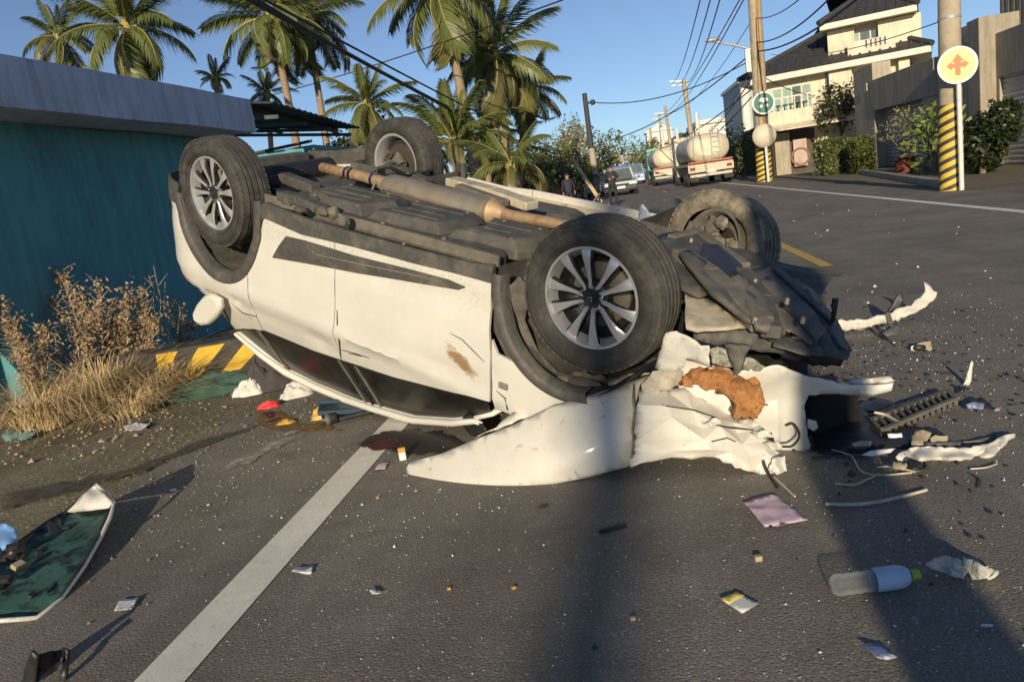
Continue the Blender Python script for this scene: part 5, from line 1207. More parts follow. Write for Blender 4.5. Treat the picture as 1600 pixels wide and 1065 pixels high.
flat(sg,'arrow_cross',[(-.13,-.55),(.13,-.55),(.13,-.12),(.3,-.12),(.3,-.24),(.56,.02),(.3,.22),(.3,.1),(.16,.1),(.16,.2),(.3,.2),(0,.62),(-.3,.2),(-.16,.2),(-.16,.1),(-.3,.1),(-.3,.22),(-.56,.02),(-.3,-.24),(-.3,-.12),(-.13,-.12)],r*.9,-.028,M_SO,(0,0,sy.z))
sg.rotation_euler=(0,0,-.2)
# left striped pole with mirror and green sign
t,a,b=pole('utility_pole','concrete utility pole with striped base, street lamp arm and orange rust streaks',(1195,281),(1179,0),36.,.31,.25,M_POLE,top=12.5)
ax=(b-a).normalized(); z1=zat(1194,228,36.)
MB().tube([(0,0,0),ax*z1],[.34,.33],20).build('wrap',M_PY,t,60); helix(t,a,b,.346,.02,z1,7,3.0,M_PB,wd=.45)
MB().tube([ax*(z1+.2)+Vector((.02,-.26,0)),ax*9+Vector((.02,-.24,0)),ax*12.2+Vector((.0,-.22,0))],.06,6).build('conduit',M_ORN,t,60)
lz=zat(1170,82,36.); lp=at(1106,64,36.)-a
MB().tube([ax*lz,lp.lerp(ax*lz,.5)+Vector((0,0,.05)),lp],[.06,.05,.04],8).build('lamp_arm',M_SHUT,t,60); MB().ball(lp+Vector((.2,0,0)),.22,10,(1.6,.6,.45)).build('lamp_head',M_SHUT,t,60)
bev(MB().box(ax*zat(1172,95,36.)+Vector((-.42,-.05,0)),(.22,.2,.95)).build('meter_box',M_WHITE,t),.02)
gs=at(1193,161,35.4); sg2=thing('round_sign','round dark green sign with white symbols on the pole beside the house','road sign',(gs.x,gs.y,0)); r=16/1200*35.4
M_SG=M('dark_green_sign',(.03,.15,.12),.5,.08,3)
disc(sg2,'rim',r,0,M_SW,(0,0,gs.z)); disc(sg2,'face',r*.86,-.022,M_SG,(0,0,gs.z),.004)
flat(sg2,'symbol',[(-.45,.10),(-.42,.35),(-.2,.5),(0,.42),(.2,.5),(.42,.35),(.45,.10),(.15,.12),(.12,.0),(-.12,0),(-.15,.12)],r*.9,-.028,M_SW,(0,0,gs.z+.02))
for s in (-1,1): flat(sg2,'symbol',[(s*.10-.0,-.18),(s*.26,-.12),(s*.42,-.2),(s*.36,-.42),(s*.14,-.42)][::1],r*.95,-.028,M_SW,(0,0,gs.z))
MB().bar((0,.02,gs.z),(-.1,.5,gs.z),.06,.06).build('bracket',M_SHUT,sg2)
mi=at(1195,212,35.0); mr=thing('traffic_mirror','round convex traffic mirror in front of the striped utility pole','mirror',(mi.x,mi.y,0)); r=16.5/1200*35
MB().lathe([(0,.02),(r*.6,.0),(r*.96,.10),(r,.13),(r*1.03,.10),(r*.99,.06),(r*.6,-.12),(0,-.17)],32,'Y',(0,0,mi.z)).build('mirror_bowl',M('cream_mirror_back',(.66,.6,.47),.5,.08,4),mr,40)
MB().tube([(0.03,.12,0),(.03,.12,mi.z)],.06,8).build('post',M_WHITE,mr,60)
# other poles
pole('utility_pole','black leaning utility pole with a small bracket, left of the road',(931,288),(913,146),44.,.17,.13,M_POLED)
t=bpy.data.objects['utility_pole.002']; p=at(915,161,44.); bb=at(926,160,44.)
a=t.location; MB().tube([p-a,bb-a],.07,6).ball(bb-a,.16,8).build('bracket',M_POLED,t,60)
MB().tube([at(930,272,44.)-a,at(924,232,44.)-a],[.19,.18],10).build('pale_sleeve',M_POLE,t,60)
pole('utility_pole','short black pole rising from the pale flowering tree',(888,275),(880,205),50.,.13,.11,M_POLED)
for i,(p0,p1,Y,r,lab,arms) in enumerate((((1088,262),(1068,124),62,.16,'grey utility pole with cross arms above the near tank truck',[(1046,128,1072,126),(1048,134,1074,132)]),((1052,250),(1039,165),95,.17,'thin far utility pole above the far tank truck',[(1022,178,1044,176)]),((1036,250),(1030,178),110,.17,'farther utility pole with a cross arm left of the far truck',[(1020,186,1040,184)]),((1020,255),(1016,200),150,.2,'farthest utility pole at the end of the road',[(1008,206,1022,205)]))):
    t,a,b=pole('utility_pole',lab,p0,p1,Y,r*1.25,r,M_POLE)
    for q in arms: MB().bar(at(q[0],q[1],Y)-a,at(q[2],q[3],Y)-a,.12,.12).build('cross_arm',M_SHUT,t)
for i,(p0,p1,Y,lab) in enumerate((((1100,240),(1088,176),70,'white post right of the grey cross armed pole'),((1036,235),(1033,196),100,'white post above the cab of the far tank truck'),((1058,235),(1057,200),100,'white post between the two tank trucks'))):
    b=at(*p1,Y); o=MB().tube([(0,0,0),(0,0,b.z)],[.22,.18],10).build('white_post',M_WHITE,None,60); o.location=(b.x,b.y,0); tag(o,lab,'post')
# cables
M_CAB=M('black_cable',(.025,.025,.028),.6,.2,4); M_CABG=M('grey_cable',(.13,.14,.16),.6,.2,4)
def cable(p0,Y0,p1,Y1,r,sag,lab,mat=M_CAB,n=14):
    a,b=at(*p0,Y0),at(*p1,Y1); pts=[]
    ext=.0
    for k in range(n+1):
        q=k/n; p=a.lerp(b,q); p.z-=sag*4*q*(1-q); pts.append(p)
    o=MB().tube(pts,r,5).build('overhead_cable',mat,None,60); return tag(o,lab,'cable','overhead cables')
cable((380,-6),9,(868,240),44,.035,.25,'thickest black cable bundle sloping down from the top left towards the palms')
cable((384,-10),9.1,(876,236),44,.022,.45,'thinner cable running along the thick black bundle')
cable((392,-12),9.2,(905,246),44,.018,.2,'lowest strand of the black cable bundle over the far rear wheel')
cable((420,150),30,(880,0),16,.016,.1,'thin black cable rising to the right across the palm trunks')
fan=[((1048,132),62,(1096,-8),20),((1056,132),62,(1112,-8),19),((1066,128),62,(1127,-8),18),((1028,180),95,(1160,-8),22),((1036,178),95,(1166,-8),21),((1046,176),95,(1176,30),36)]
for i,(p0,Y0,p1,Y1) in enumerate(fan): cable(p0,Y0,p1,Y1,.016 if i<3 else .018,.5+.1*i,('leftmost of the three cables rising steeply from the cross armed pole','middle of the three cables rising steeply from the cross armed pole','rightmost of the three cables rising steeply from the cross armed pole','left cable rising from the far pole towards the lamp arm','right cable rising from the far pole towards the lamp arm','cable from the far pole to the big concrete pole')[i],M_CABG)
cable((926,160),44,(1172,95),36,.025,.6,'cable from the black leaning pole to the big concrete pole')
cable((905,224),60,(1174,84),36,.03,1.0,'sagging cable from the pale tree up to the big concrete pole')
cable((945,232),90,(1174,140),36,.03,1.6,'low sagging cable above the police car ending at the concrete pole')
cable((1182,66),36,(1300,-6),22,.025,.3,'upper of two cables from the concrete pole over the house roof')
cable((1182,80),36,(1345,-6),20,.03,.3,'lower of two cables from the concrete pole over the house roof')
cable((1180,28),36,(1255,-6),24,.02,.2,'short cable leaving the concrete pole near the top of the picture',M_CABG)
cable((1088,218),70,(1176,120),36,.03,.5,'cable sloping up beside the white posts to the concrete pole')
cable((1100,208),80,(1176,104),36,.02,.5,'thin cable parallel to the one beside the white posts',M_CABG)
cable((1062,230),100,(1174,152),36,.03,.9,'lowest cable just above the near tank truck')
cable((1192,120),36,(1275,150),42,.02,.15,'cable from the concrete pole to the house balcony')
cable((1205,85),36,(1480,30),17,.012,.3,'long thin cable from the concrete pole to the thick right pole',M_CABG)
# utility poles standing behind the camera whose shadows cross the road
def shadowpole(lab,px,py,back,r,h,lean=0):
    g0=ground(px,py); L=Vector((math.sin(R(SUN_AZ)),math.cos(R(SUN_AZ)),0)); b=g0-L*back
    t=thing('utility_pole',lab,'utility pole',(b.x,b.y,0),0,'utility poles along the road'); MB().tube([(0,0,0),(lean,0,h)],[r,r*.86],16).build('shaft',M_POLE,t,60); return t
shadowpole('concrete pole standing behind the photographer to the right',1338,760,6.5,.15,9)
shadowpole('slim concrete pole far behind the photographer to the left',950,800,32,.16,14)
# ================================================================ vehicles and people in the distance
M_TANK=M('dusty_cream_tank',(.58,.53,.40),.45,.12,2,dirt=(.5,.42,.28),dthr=(.5,.75),dscale=2,metal=.1)
M_TW=M('truck_dusty_white',(.6,.55,.43),.55,.15,3,dirt=(.35,.28,.18),dthr=(.5,.75),dscale=3)
M_TK=M('truck_underside',(.05,.045,.04),.8,.3,4); M_GRN=M('green_cab',(.16,.42,.28),.45,.1,3); M_RST=M('red_stripe_paint',(.5,.12,.08),.5,.1,4)
def truck(lab,px,py,Y,cab,s=1.):
    c=at(px,py,Y); t=thing('tank_truck',lab,'truck',(c.x,c.y,0),R(2)); ln=6.2*s
    n=26; vs=[];fs=[]; rg=[(-.05,.55),(.02,.86),(.12,.97),(.3,1),(ln-.3,1),(ln-.1,.95),(ln,.6)]
    for y,k in rg:
        for i in range(n):
            a=2*math.pi*i/n; vs.append((math.copysign(abs(math.cos(a))**.72,math.cos(a))*1.12*s*k,y,1.95*s+math.copysign(abs(math.sin(a))**.8,math.sin(a))*.74*s*k))
    for j in range(len(rg)-1):
        for i in range(n): fs.append((j*n+i,j*n+(i+1)%n,(j+1)*n+(i+1)%n,(j+1)*n+i))
    fs+=[tuple(range(n)),tuple(range((len(rg)-1)*n,len(rg)*n))]
    MB().add(vs,fs).build('tank',M_TANK,t,40)
    B=lambda c,d,nm,m,b=.015:bev(MB().box([x*s for x in c],[x*s for x in d]).build(nm,m,t),b)
    B((0,ln/2,1.13),(2.3,6.4,.14),'chassis',M_TW); B((0,-.25,.92),(2.36,.1,.42),'rear_bed_board',M_TW); B((0,-.31,1.24),(2.3,.06,.09),'red_stripe',M_RST); B((0,-.2,.55),(2.2,.1,.14),'bumper',M_TW)
    for x in(-.95,.95): B((x,-.32,.92),(.26,.05,.14),'tail_lamp',M_RED,.005)
    B((.0,-.3,.72),(.5,.03,.16),'number_plate',M_WHITE,.004)
    lad=MB()
    for x in (.15,.55): lad.tube([(x*s,-.10,1.3*s),(x*s,-.12,2.6*s),(x*s,.1,2.85*s)],.03,6)
    for k in range(5): lad.bar((.15*s,-.12,(1.4+k*.27)*s),(.55*s,-.12,(1.4+k*.27)*s),.03,.03)
    lad.build('ladder',M_SHUT,t,60)
    rl=MB()
    for y in (.6,1.6): rl.bar((-.5*s,y,2.68*s),(-.5*s,y,3.0*s),.04,.04).bar((.5*s,y,2.68*s),(.5*s,y,3.0*s),.04,.04)
    for x in (-.5,.5): rl.bar((x*s,.6,3.0*s),(x*s,1.6,3.0*s),.04,.04)
    rl.bar((-.5*s,.6,3.0*s),(.5*s,.6,3.0*s),.04,.04).box((0,1.1,2.75*s),(.6*s,.6,.15*s)); rl.build('top_railing',M_TW,t)
    B((0,ln+1.1,1.75),(2.25,1.7,2.2),'cab',cab,.08); B((0,ln+1.0,.75),(2.2,1.6,.5),'cab_skirt',cab,.05); B((-1.14,ln+1.3,2.2),(.03,.8,.7),'side_window',M_PANED)
    for y in(.9,2.1,ln+1.0):
        for x in(-1.02,1.02):
            wv=thing('wheel',None,None,(0,0,0)); wv.parent=t; wv.location=(x*s,y,.5*s); wv.name='wheel'
            MB().lathe([(.28,-.13),(.47,-.14),(.5,-.1),(.5,.1),(.47,.14),(.28,.13)],20,'X',closed=True).build('tyre',M_TYRE,wv,40); MB().lathe([(0,-.10),(.16,-.12),(.29,-.08),(.29,.08),(.16,.12),(0,.1)],20,'X').build('rim',M_TW,wv,40)
    for x in(-.9,.9): B((x,-.15,.5),(.45,.02,.5),'mud_flap',M_TK,.004)
    return t
truck('nearer cream tank truck seen from behind on the right of the road',1112,288,43,M_TW,1.0)
truck('farther tank truck with a green cab ahead of the near one',1048,280,58,M_GRN,1.0)
def car_(name,lab,cat,px,py,Y,body,hood,W,Hh,L,van=False,rz=0,police=False):
    c=at(px,py,Y); t=thing(name,lab,cat,(c.x,c.y,0),rz); z1=Hh*.52
    pr=[(0,.28),(0,z1*.95),(.12*L,z1*1.04),(.24*L,z1*1.1),(.36*L,Hh*.97),(.42*L,Hh),(.86*L,Hh),(.97*L,z1*1.15),(L,z1),(L,.3)] if not van else [(0,.3),(0,z1*.9),(.03*L,z1*1.05),(.12*L,Hh*.97),(.16*L,Hh),(.97*L,Hh),(L,Hh*.9),(L,.3)]
    def f(k): return lambda y,z:Vector((k*W/2*(1-.16*max(0,(z-z1)/(Hh-z1))),y,z))
    bev(MB().prism(pr,f(-1),f(1)).build('body',body,t),.05,2)
    y0,y1=(.245*L,.355*L) if not van else (.035*L,.115*L); za,zc=(z1*1.13,Hh*.95) if not van else (z1*1.1,Hh*.95)
    q=[(-W*.42,y0-.03,za),(W*.42,y0-.03,za),(W*.36,y1-.03,zc),(-W*.36,y1-.03,zc)]
    solid(MB().add(q,[(0,1,2,3)]).build('windscreen',M_PANED,t),.02)
    for s in(-1,1):
        MB().prism([(y1+.05,za+.03),(y1+.12,zc-.05),(.82*L,zc-.05),(.9*L,za+.03)],lambda a,b,s=s:Vector((s*(W/2*(1-.16*max(0,(b-z1)/(Hh-z1)))+.006),a,b)),lambda a,b,s=s:Vector((s*(W/2*(1-.16*max(0,(b-z1)/(Hh-z1)))-.02),a,b))).build('side_window',M_PANED,t)
        bev(MB().box((s*W*.37,-.02,z1*.78),(W*.2,.06,.14)).build('headlight',M_SW,t),.03); bev(MB().box((s*(W/2+.08),y0+.1,za+.05),(.16,.1,.14)).build('wing_mirror',body,t),.03)
        for y in(.18*L,.8*L):
            wv=thing('wheel',None,None); wv.parent=t; wv.location=(s*(W/2-.1),y,.33)
            MB().lathe([(.2,-.1),(.31,-.11),(.33,-.08),(.33,.08),(.31,.11),(.2,.1)],20,'X',closed=True).build('tyre',M_TYRE,wv,40); MB().lathe([(0,-.08),(.2,-.06),(.2,.06),(0,.08)],16,'X').build('rim',M_ALLOY,wv,40)
    bev(MB().box((0,-.05,.45),(W*.98,.14,.26)).build('bumper',hood,t),.04); MB().box((0,-.03,z1*.72),(W*.5,.03,.16)).build('grille',M_TK,t); MB().box((0,-.13,.48),(.45,.02,.14)).build('number_plate',M_SW,t)
    if police:
        lb=bev(MB().box((0,.5*L,Hh+.06),(1.1,.28,.12)).build('light_bar',M('blue_beacon',(.06,.1,.4),.3),t),.03)
        bev(MB().prism([(0.03,z1*.99),(.24*L,z1*1.12),(.24*L,z1*1.13),(.03,z1*1.0)],lambda a,b:Vector((-W*.45,a,b+.01)),lambda a,b:Vector((W*.45,a,b+.01))).build('bonnet',hood,t),.01)
    return t
M_CARD=M('dark_blue_car_paint',(.03,.035,.05),.3,.1,4,coat=.6); M_CARW=M('white_blue_car_paint',(.55,.58,.64),.35,.1,2,coat=.5); M_CARB=M('blue_van_paint',(.20,.33,.62),.4,.1,3,coat=.4)
car_('parked_car','dark fronted police car with pale blue sides parked behind the officer','car',972,306,45.5,M_CARW,M_CARD,1.9,1.6,4.5,False,R(4),True)
car_('delivery_van','blue and white van with a black windscreen coming along the far road','van',993,288,80,M_CARB,M_CARW,2.0,2.0,4.8,True)
car_('parked_car','pale blue car half hidden at the left of the police car','car',941,302,50,M_CARW,M_CARW,1.8,1.5,4.4,False,R(4))
# people
M_SKIN=M('skin',(.42,.26,.18),.6,.08,8); M_UNI=M('dark_uniform',(.022,.025,.035),.8,.2,10); M_HAIR=M('dark_hair',(.015,.013,.012),.6,.2,30); M_SHOE=M('black_shoe',(.02,.02,.02),.5,.1,10); M_VEST=M('dark_vest',(.03,.035,.05),.8,.2,10)
def person(lab,px,py,Hh,rz,pose,top,bot,seed=0):
    b=ground(px,py); t=thing('person',lab,'person',b,rz); s=Hh/1.72
    J=dict(pel=(0,0,.93,.13),spine=(0,.01,1.12,.125),chest=(0,.0,1.32,.145),neck=(0,.0,1.47,.055),head=(0,-.02,1.56,.075),crown=(0,-.01,1.66,.075))
    sh={}
    for sg,n in((-1,'r'),(1,'l')):
        J['hip'+n]=(sg*.09,0,.88,.095); J['knee'+n]=(sg*(.11+pose.get('leg',0)),-.02-.06*sg*pose.get('stride',0),.48,.062); J['ank'+n]=(sg*(.12+pose.get('leg',0)),.03-.16*sg*pose.get('stride',0),.09,.042); J['toe'+n]=(sg*(.13+pose.get('leg',0)),-.12-.16*sg*pose.get('stride',0),.045,.038)
        J['sho'+n]=(sg*.19,0,1.40,.062); e=pose['arm'+n][0]; h=pose['arm'+n][1]; J['elb'+n]=(*e,.043); J['wri'+n]=(*h,.03)
        hd=(Vector(h)-Vector(e)).normalized(); J['palm'+n]=(*(Vector(h)+hd*.09),.032)
    ed=[('pel','spine'),('spine','chest'),('chest','neck'),('neck','head'),('head','crown')]
    for n in 'rl': ed+=[('pel','hip'+n),('hip'+n,'knee'+n),('knee'+n,'ank'+n),('ank'+n,'toe'+n),('chest','sho'+n),('sho'+n,'elb'+n),('elb'+n,'wri'+n),('wri'+n,'palm'+n)]
    V=[];Rr=[];E=[]; idx={}
    for k,v in J.items(): idx[k]=len(V); V.append(Vector(v[:3])*s); Rr.append(v[3]*s)
    E=[(idx[a],idx[c]) for a,c in ed]
    # fingers
    for n,sg in(('r',-1),('l',1)):
        p=V[idx['palm'+n]]; d=(p-V[idx['wri'+n]]).normalized(); sd=d.cross(Vector((1,0,0))).normalized()
        for k in range(5):
            o=sd*(k-2)*.018*s; q=len(V); L=(.05,.085,.09,.085,.07)[k]*s; dd=d if k else (d+sd*-.9).normalized()
            V.append(p+o+dd*L*.5); V.append(p+o+dd*L+Vector((0,-.012,-.01))*s); Rr+= [.010*s,.008*s]; E+=[(idx['palm'+n],q),(q,q+1)]
    me=bpy.data.meshes.new('body'); me.from_pydata(V,E,[]); o=link('body',me,t)
    m=o.modifiers.new('skin','SKIN'); 
    for i,sv in enumerate(me.skin_vertices[0].data): sv.radius=(Rr[i],Rr[i]); sv.use_root=(i==0)
    u=o.modifiers.new('sub','SUBSURF'); u.levels=2; u.render_levels=2
    dg=bpy.context.evaluated_depsgraph_get(); me2=bpy.data.meshes.new_from_object(o.evaluated_get(dg)); o.modifiers.clear(); o.data=me2
    for mm in(top,bot,M_SKIN,M_SHOE): me2.materials.append(mm)
    hands=[V[idx['palm'+n]] for n in 'rl']; wr=[V[idx['wri'+n]] for n in 'rl']
    for p in me2.polygons:
        c=p.center; z=c.z/s; k=0 if z>.93 else 1
        if z<.1: k=3
        if z>1.47: k=2
        if any((c-h).length<.085*s for h in hands): k=2
        p.material_index=k; p.use_smooth=True
    MB().ball(Vector((0,.012,1.645))*s,.098*s,12,(.92,1.0,.95)).build('hair',M_HAIR,t,60)
    f=MB().ball(Vector((0,-.118,1.585))*s,.016*s,6,(.8,1,1.3)); f.build('nose',M_SKIN,t,60)
    for sg in(-1,1): MB().ball(Vector((sg*.03,-.098,1.61))*s,.010*s,6).build('eye',M_SHOE,t,60); MB().ball(Vector((sg*.088,0,1.59))*s,.022*s,6,(.5,.8,1.3)).build('ear',M_SKIN,t,60)
    MB().box(Vector((0,-.098,1.545))*s,(.04*s,.01,.008)).build('mouth',M('lips',(.3,.12,.1),.6),t)
    MB().lathe([(.135*s,.90*s),(.15*s,.90*s),(.15*s,.95*s),(.135*s,.95*s)],16,'Z',closed=True).build('belt',M_SHOE,t)
    v=MB().lathe([(.10*s,1.42*s),(.17*s,1.36*s),(.165*s,1.15*s),(.15*s,.98*s)],16,'Z').build('vest',M_VEST,t,60); v.scale=(1.12,.86,1)
    return t
person('police officer in dark uniform standing with hands at chest before the police car',960,322,1.62,R(0),{'armr':((-.30,-.02,1.18),(-.12,-.22,1.16)),'arml':((.30,-.02,1.18),(.14,-.22,1.20)),'stride':.3,'leg':.02},M_UNI,M_UNI)
person('person in dark clothes standing by the picket fence left of the leaning timber',893,334,1.55,R(20),{'armr':((-.26,.0,1.16),(-.26,-.06,.93)),'arml':((.26,.0,1.16),(.24,-.08,.94)),'stride':.2},M_UNI,M_UNI)
# ================================================================ things scattered on the road
M_CLOTHG=M('dark_green_cloth',(.05,.10,.075),.9,.3,6); M_CLOTHW=M('white_cloth',(.68,.66,.62),.85,.12,8); M_CLOTHK=M('charcoal_cloth',(.06,.055,.055),.9,.25,10); M_CLOTHB=M('black_cloth',(.012,.012,.014),.9,.3,10)
M_REDC=M('bright_red_cloth',(.65,.05,.05),.6,.12,10); M_ORNG=M('orange_yellow_plastic',(.55,.32,.05),.5,.15,12); M_NAVY=M('dark_blue_board',(.02,.05,.09),.45,.2,5)
M_PAPER=M('white_paper',(.74,.74,.76),.8,.06,14); M_PINK=M('pale_pink_paper',(.62,.47,.54),.85,.08,9,dirt=(.40,.30,.42),dthr=(.5,.75),dscale=14)
M_GREENG=M('green_tinted_glass',(.045,.115,.088),.5,.3,7,dirt=(.014,.022,.02),dthr=(.48,.6),dscale=13)
M_TAN=M('tan_plastic',(.42,.36,.24),.6,.15,12,dirt=(.25,.2,.12),dthr=(.5,.75))
M_GREYP=M('grey_plastic',(.11,.11,.108),.55,.2,12); M_BLUEC=M('light_blue_cloth',(.16,.33,.62),.7,.15,8)
def clump(name,lab,cat,px,py,L,W,H,seed,mat,rz=0,group=None,rough=.5,n=44):
    """heap of cloth: closed dome with deep folds, resting on the ground"""
    b=ground(px,py); mb=MB(); vs=[];fs=[]; m=18
    for j in range(m+1):
        q=j/m
        for i in range(n):
            a=2*math.pi*i/n; c,s=math.cos(a),math.sin(a); rr=q**.9*(1+.28*nz((c*1.3,s*1.3,seed),1.2,seed)); 
            z=H*(1-q*q)**.8*(.6+.5*(1-2.*abs(nz((c*q*rr*1.6+seed,s*q*1.6,seed*.7),1.5,seed+2)))+rough*.35*(1-2*abs(nz((c*q*3,s*q*3,seed),2.3,seed+5))))
            vs.append((c*rr*L/2,s*rr*W/2,max(.004,z)))
    for j in range(m):
        for i in range(n): fs.append((j*n+i,j*n+(i+1)%n,(j+1)*n+(i+1)%n,(j+1)*n+i))
    fs.append(tuple(range(m*n+n-1,m*n-1,-1)))
    o=mb.add(vs,fs).build(name,mat,None,60); o.location=b; o.rotation_euler=(0,0,rz); return tag(o,lab,cat,group)
clump('green_jacket','crumpled dark green jacket spread at the foot of the striped barrier','jacket',345,612,.9,.34,.13,3,M_CLOTHG,.45)
clump('white_bag','small bundled white cloth between the green jacket and the charcoal clothes','cloth',392,616,.24,.16,.10,5,M_CLOTHW,.3)
clump('charcoal_clothes','heap of charcoal clothing beside the white bundle','clothing',424,606,.40,.28,.26,7,M_CLOTHK,.2)
clump('black_clothes','black clothing behind the charcoal heap under the roof edge','clothing',447,600,.5,.3,.27,8,M_CLOTHB,.5)
clump('white_shirt','white crumpled shirt right of the charcoal heap under the roof edge','shirt',470,616,.30,.2,.10,9,M_CLOTHW,.8)
clump('red_cloth','small bright red cloth in front of the charcoal heap','cloth',420,637,.17,.08,.045,11,M_REDC,.25)
clump('orange_pouch','small orange yellow pouch left of the black cylinder','pouch',502,654,.14,.08,.07,13,M_ORNG,.2)
clump('orange_scrap','flattened ochre scrap between the red cloth and the orange pouch','scrap',447,662,.12,.07,.025,14,M_ORNG,.2)
def lying(name,lab,cat,p0,p1,r,mat,prof=None,group=None,n=16):
    a,b=ground(*p0),ground(*p1); d=(b-a); L=d.length; t=thing(name,lab,cat,(a.x,a.y,0),math.atan2(d.y,d.x),group); return t,L
t,L=lying('black_cylinder','short black cylinder lying next to the orange pouch','cylinder',(505,665),(528,660),.03,M_BLACK)
MB().lathe([(0,0),(.03,0),(.034,.01),(.034,L-.01),(.03,L),(0,L)],16,'X',(0,0,.034)).build('tube',M_BLACK,t,40); MB().lathe([(.0345,.02),(.037,.025),(.037,.04),(.0345,.045)],16,'X',(0,0,.034)).build('ring',M_GREYP,t,40)
a=ground(522,655);b=ground(600,638)
o=bev(MB().box((0,0,.045),(.48,.22,.03),Matrix.Rotation(R(8),3,'Y')).box((0,.09,.055),(.46,.03,.05),Matrix.Rotation(R(8),3,'Y')).build('dark_blue_board',M_NAVY),.006); o.location=(a+b)/2; o.rotation_euler=(0,0,.35); tag(o,'dark blue board lying under the roof edge beside the road line','board')
o=bev(MB().bar((-.2,0,.03),(.2,.03,.05),.05,.02).bar((-.05,0,.03),(.02,.05,.07),.03,.02).build('black_trim_strip',M_BLACK),.004); o.location=ground(583,652); o.rotation_euler=(0,0,.3); tag(o,'black trim strip lying in front of the dark blue board','trim strip')
# torn tailgate with green glass at the left edge
tg=thing('torn_tailgate','torn off white tailgate with green tinted glass, lying at the left edge','tailgate',(0,0,0))
def T3(px,py,Y): return at(px,py,Y)
sheet('glass',[(55,962,2.16),(92,935,2.28),(130,880,2.48),(155,835,2.7),(172,795,2.86),(100,806,2.98),(50,835,2.72),(0,872,2.48),(-90,920,2.25),(-80,972,2.1),(0,966,2.12)],'Y',M_GREENG,tg,11,.001,5,.006,0,(),60,3,False,0,'quad')
sheet('white_corner',[(150,757,3.0),(178,785,2.88),(172,793,2.86),(146,796,2.87),(112,799,2.93),(108,797,2.95)],'Y',M_PAINT,tg,6,.004,8,.012,.4,(),50,2)
rim_=[T3(x,y,Y) for x,y,Y in ((178,786,2.88),(172,808,2.78),(158,838,2.68),(132,884,2.47),(95,936,2.27),(57,965,2.155),(0,969,2.11),(-85,975,2.08))]
MB().tube(rim_,[.006]+[.009]*6+[.009],8).build('white_rim',M_PAINT,tg,60)
MB().tube([T3(x,y,Y) for x,y,Y in ((150,757,3.0),(110,797,2.95),(75,818,2.85),(0,872,2.5),(-90,925,2.22))],[.012,.014,.016,.016,.016],8).build('dark_rim',M_BLACK,tg,60)
MB().tube([T3(x,y,Y) for x,y,Y in ((151,757,3.0),(165,770,2.93),(178,785,2.88))],.008,8).build('white_rim',M_PAINT,tg,60)
sheet('inner_trim',[(108,799,2.94),(60,827,2.76),(0,868,2.49),(-80,915,2.26),(-80,945,2.2),(0,925,2.28),(45,890,2.5),(85,845,2.72)],'Y',M_BLACK,tg,7,.035,16,.01,3,(),20,5,fold=1)
rnd=random.Random(9)
for k,(px,py,Y,s,m) in enumerate(((30,888,2.4,.028,M_TAN),(78,850,2.68,.02,M_TAN),(22,860,2.5,.03,M_BLACK),(60,868,2.55,.025,M_BLACK),(10,910,2.3,.03,M_BLACK),(52,935,2.22,.02,M_BLACK),(90,870,2.55,.022,M_BLACK),(105,828,2.75,.02,M_BLACK))):
    bev(MB().box((0,0,0),(s*1.6,s,s*.7),Matrix.Rotation(rnd.uniform(0,3),3,'Z')@Matrix.Rotation(.5,3,'X')).build('broken_clip',m,tg,loc=at(px,py,Y)+Vector((0,0,.015))),.003)
o=sheet('blue_cloth',[(-20,822,2.62),(10,817,2.66),(26,826,2.64),(28,842,2.6),(15,856,2.55),(-20,872,2.48)],'Y',M_BLUEC,None,6,.03,8,.01,.5,(),60,2); tag(o,'light blue cloth draped over the torn tailgate at the left edge','cloth')
# black plastic piece at the bottom left corner
bp=thing('black_plastic_duct','broken black plastic duct standing at the bottom left corner','plastic part')
sheet('duct_side',[(38,1064,1.80),(42,1040,1.79),(52,1014,1.78),(62,1022,1.78),(58,1064,1.79),(50,1080,1.78)],'Y',M_BLACK,bp,6,.004,9,.008)
sheet('duct_back',[(56,1024,1.80),(102,1012,1.88),(108,1016,1.88),(104,1060,1.86),(90,1078,1.82),(56,1070,1.8)],'Y',M_BLACK,bp,7,.01,9,.006)
sheet('duct_rib',[(100,1010,1.86),(110,1014,1.84),(106,1062,1.80),(98,1066,1.80)],'Y',M_BLACK,bp,6,.004,9,.01)
# papers, cards, wrappers
def paper(name,lab,cat,pts,z,mat,group=None,wave=.006,seed=1,step=.02,thick=.0008,extra=None):
    L=[ground(x,y,.006) for x,y in pts]; V,T=cdt([(p.x,p.y) for p in L],step)
    o=solid(MB().add([(v.x,v.y,.008+z*.5+wave*nz((v.x,v.y,0),14,seed)+wave*.6*nz((v.x,v.y,3),40,seed)) for v in V],T).build(name,mat,None,50),thick); return tag(o,lab,cat,group)
paper('pink_paper','crumpled pale pink sheet of paper on the road in front of the crushed fender','paper',[(1161,787),(1213,773),(1263,814),(1195,823)],.004,M_PINK,wave=.008)
def cardm(name,a,b,axis=0,th=.5):
    return M(name,a,.5,.06,12,dirt=b,dthr=(.45,.6),dscale=9)
paper('yellow_white_card','yellow and white card on the road below the pink paper','card',[(1125,936),(1151,926),(1186,943),(1160,958)],.0,M('white_yellow_card',(.70,.70,.66),.5,.05,10),wave=.001)
paper('yellow_card_half','yellow printed half of the card below the pink paper','card',[(1125,936),(1151,926),(1164,932),(1138,944)],.004,M('yellow_card_print',(.72,.58,.16),.5,.08,10),wave=.001)
o=bpy.data.objects['yellow_card_half']; o.parent=bpy.data.objects['yellow_white_card']; o.name='printed_half'; del o['category']; del o['label']
paper('white_label','small white paper label right of the white road line','label',[(456,894),(463,888),(490,885),(486,897)],.003,M_PAPER)
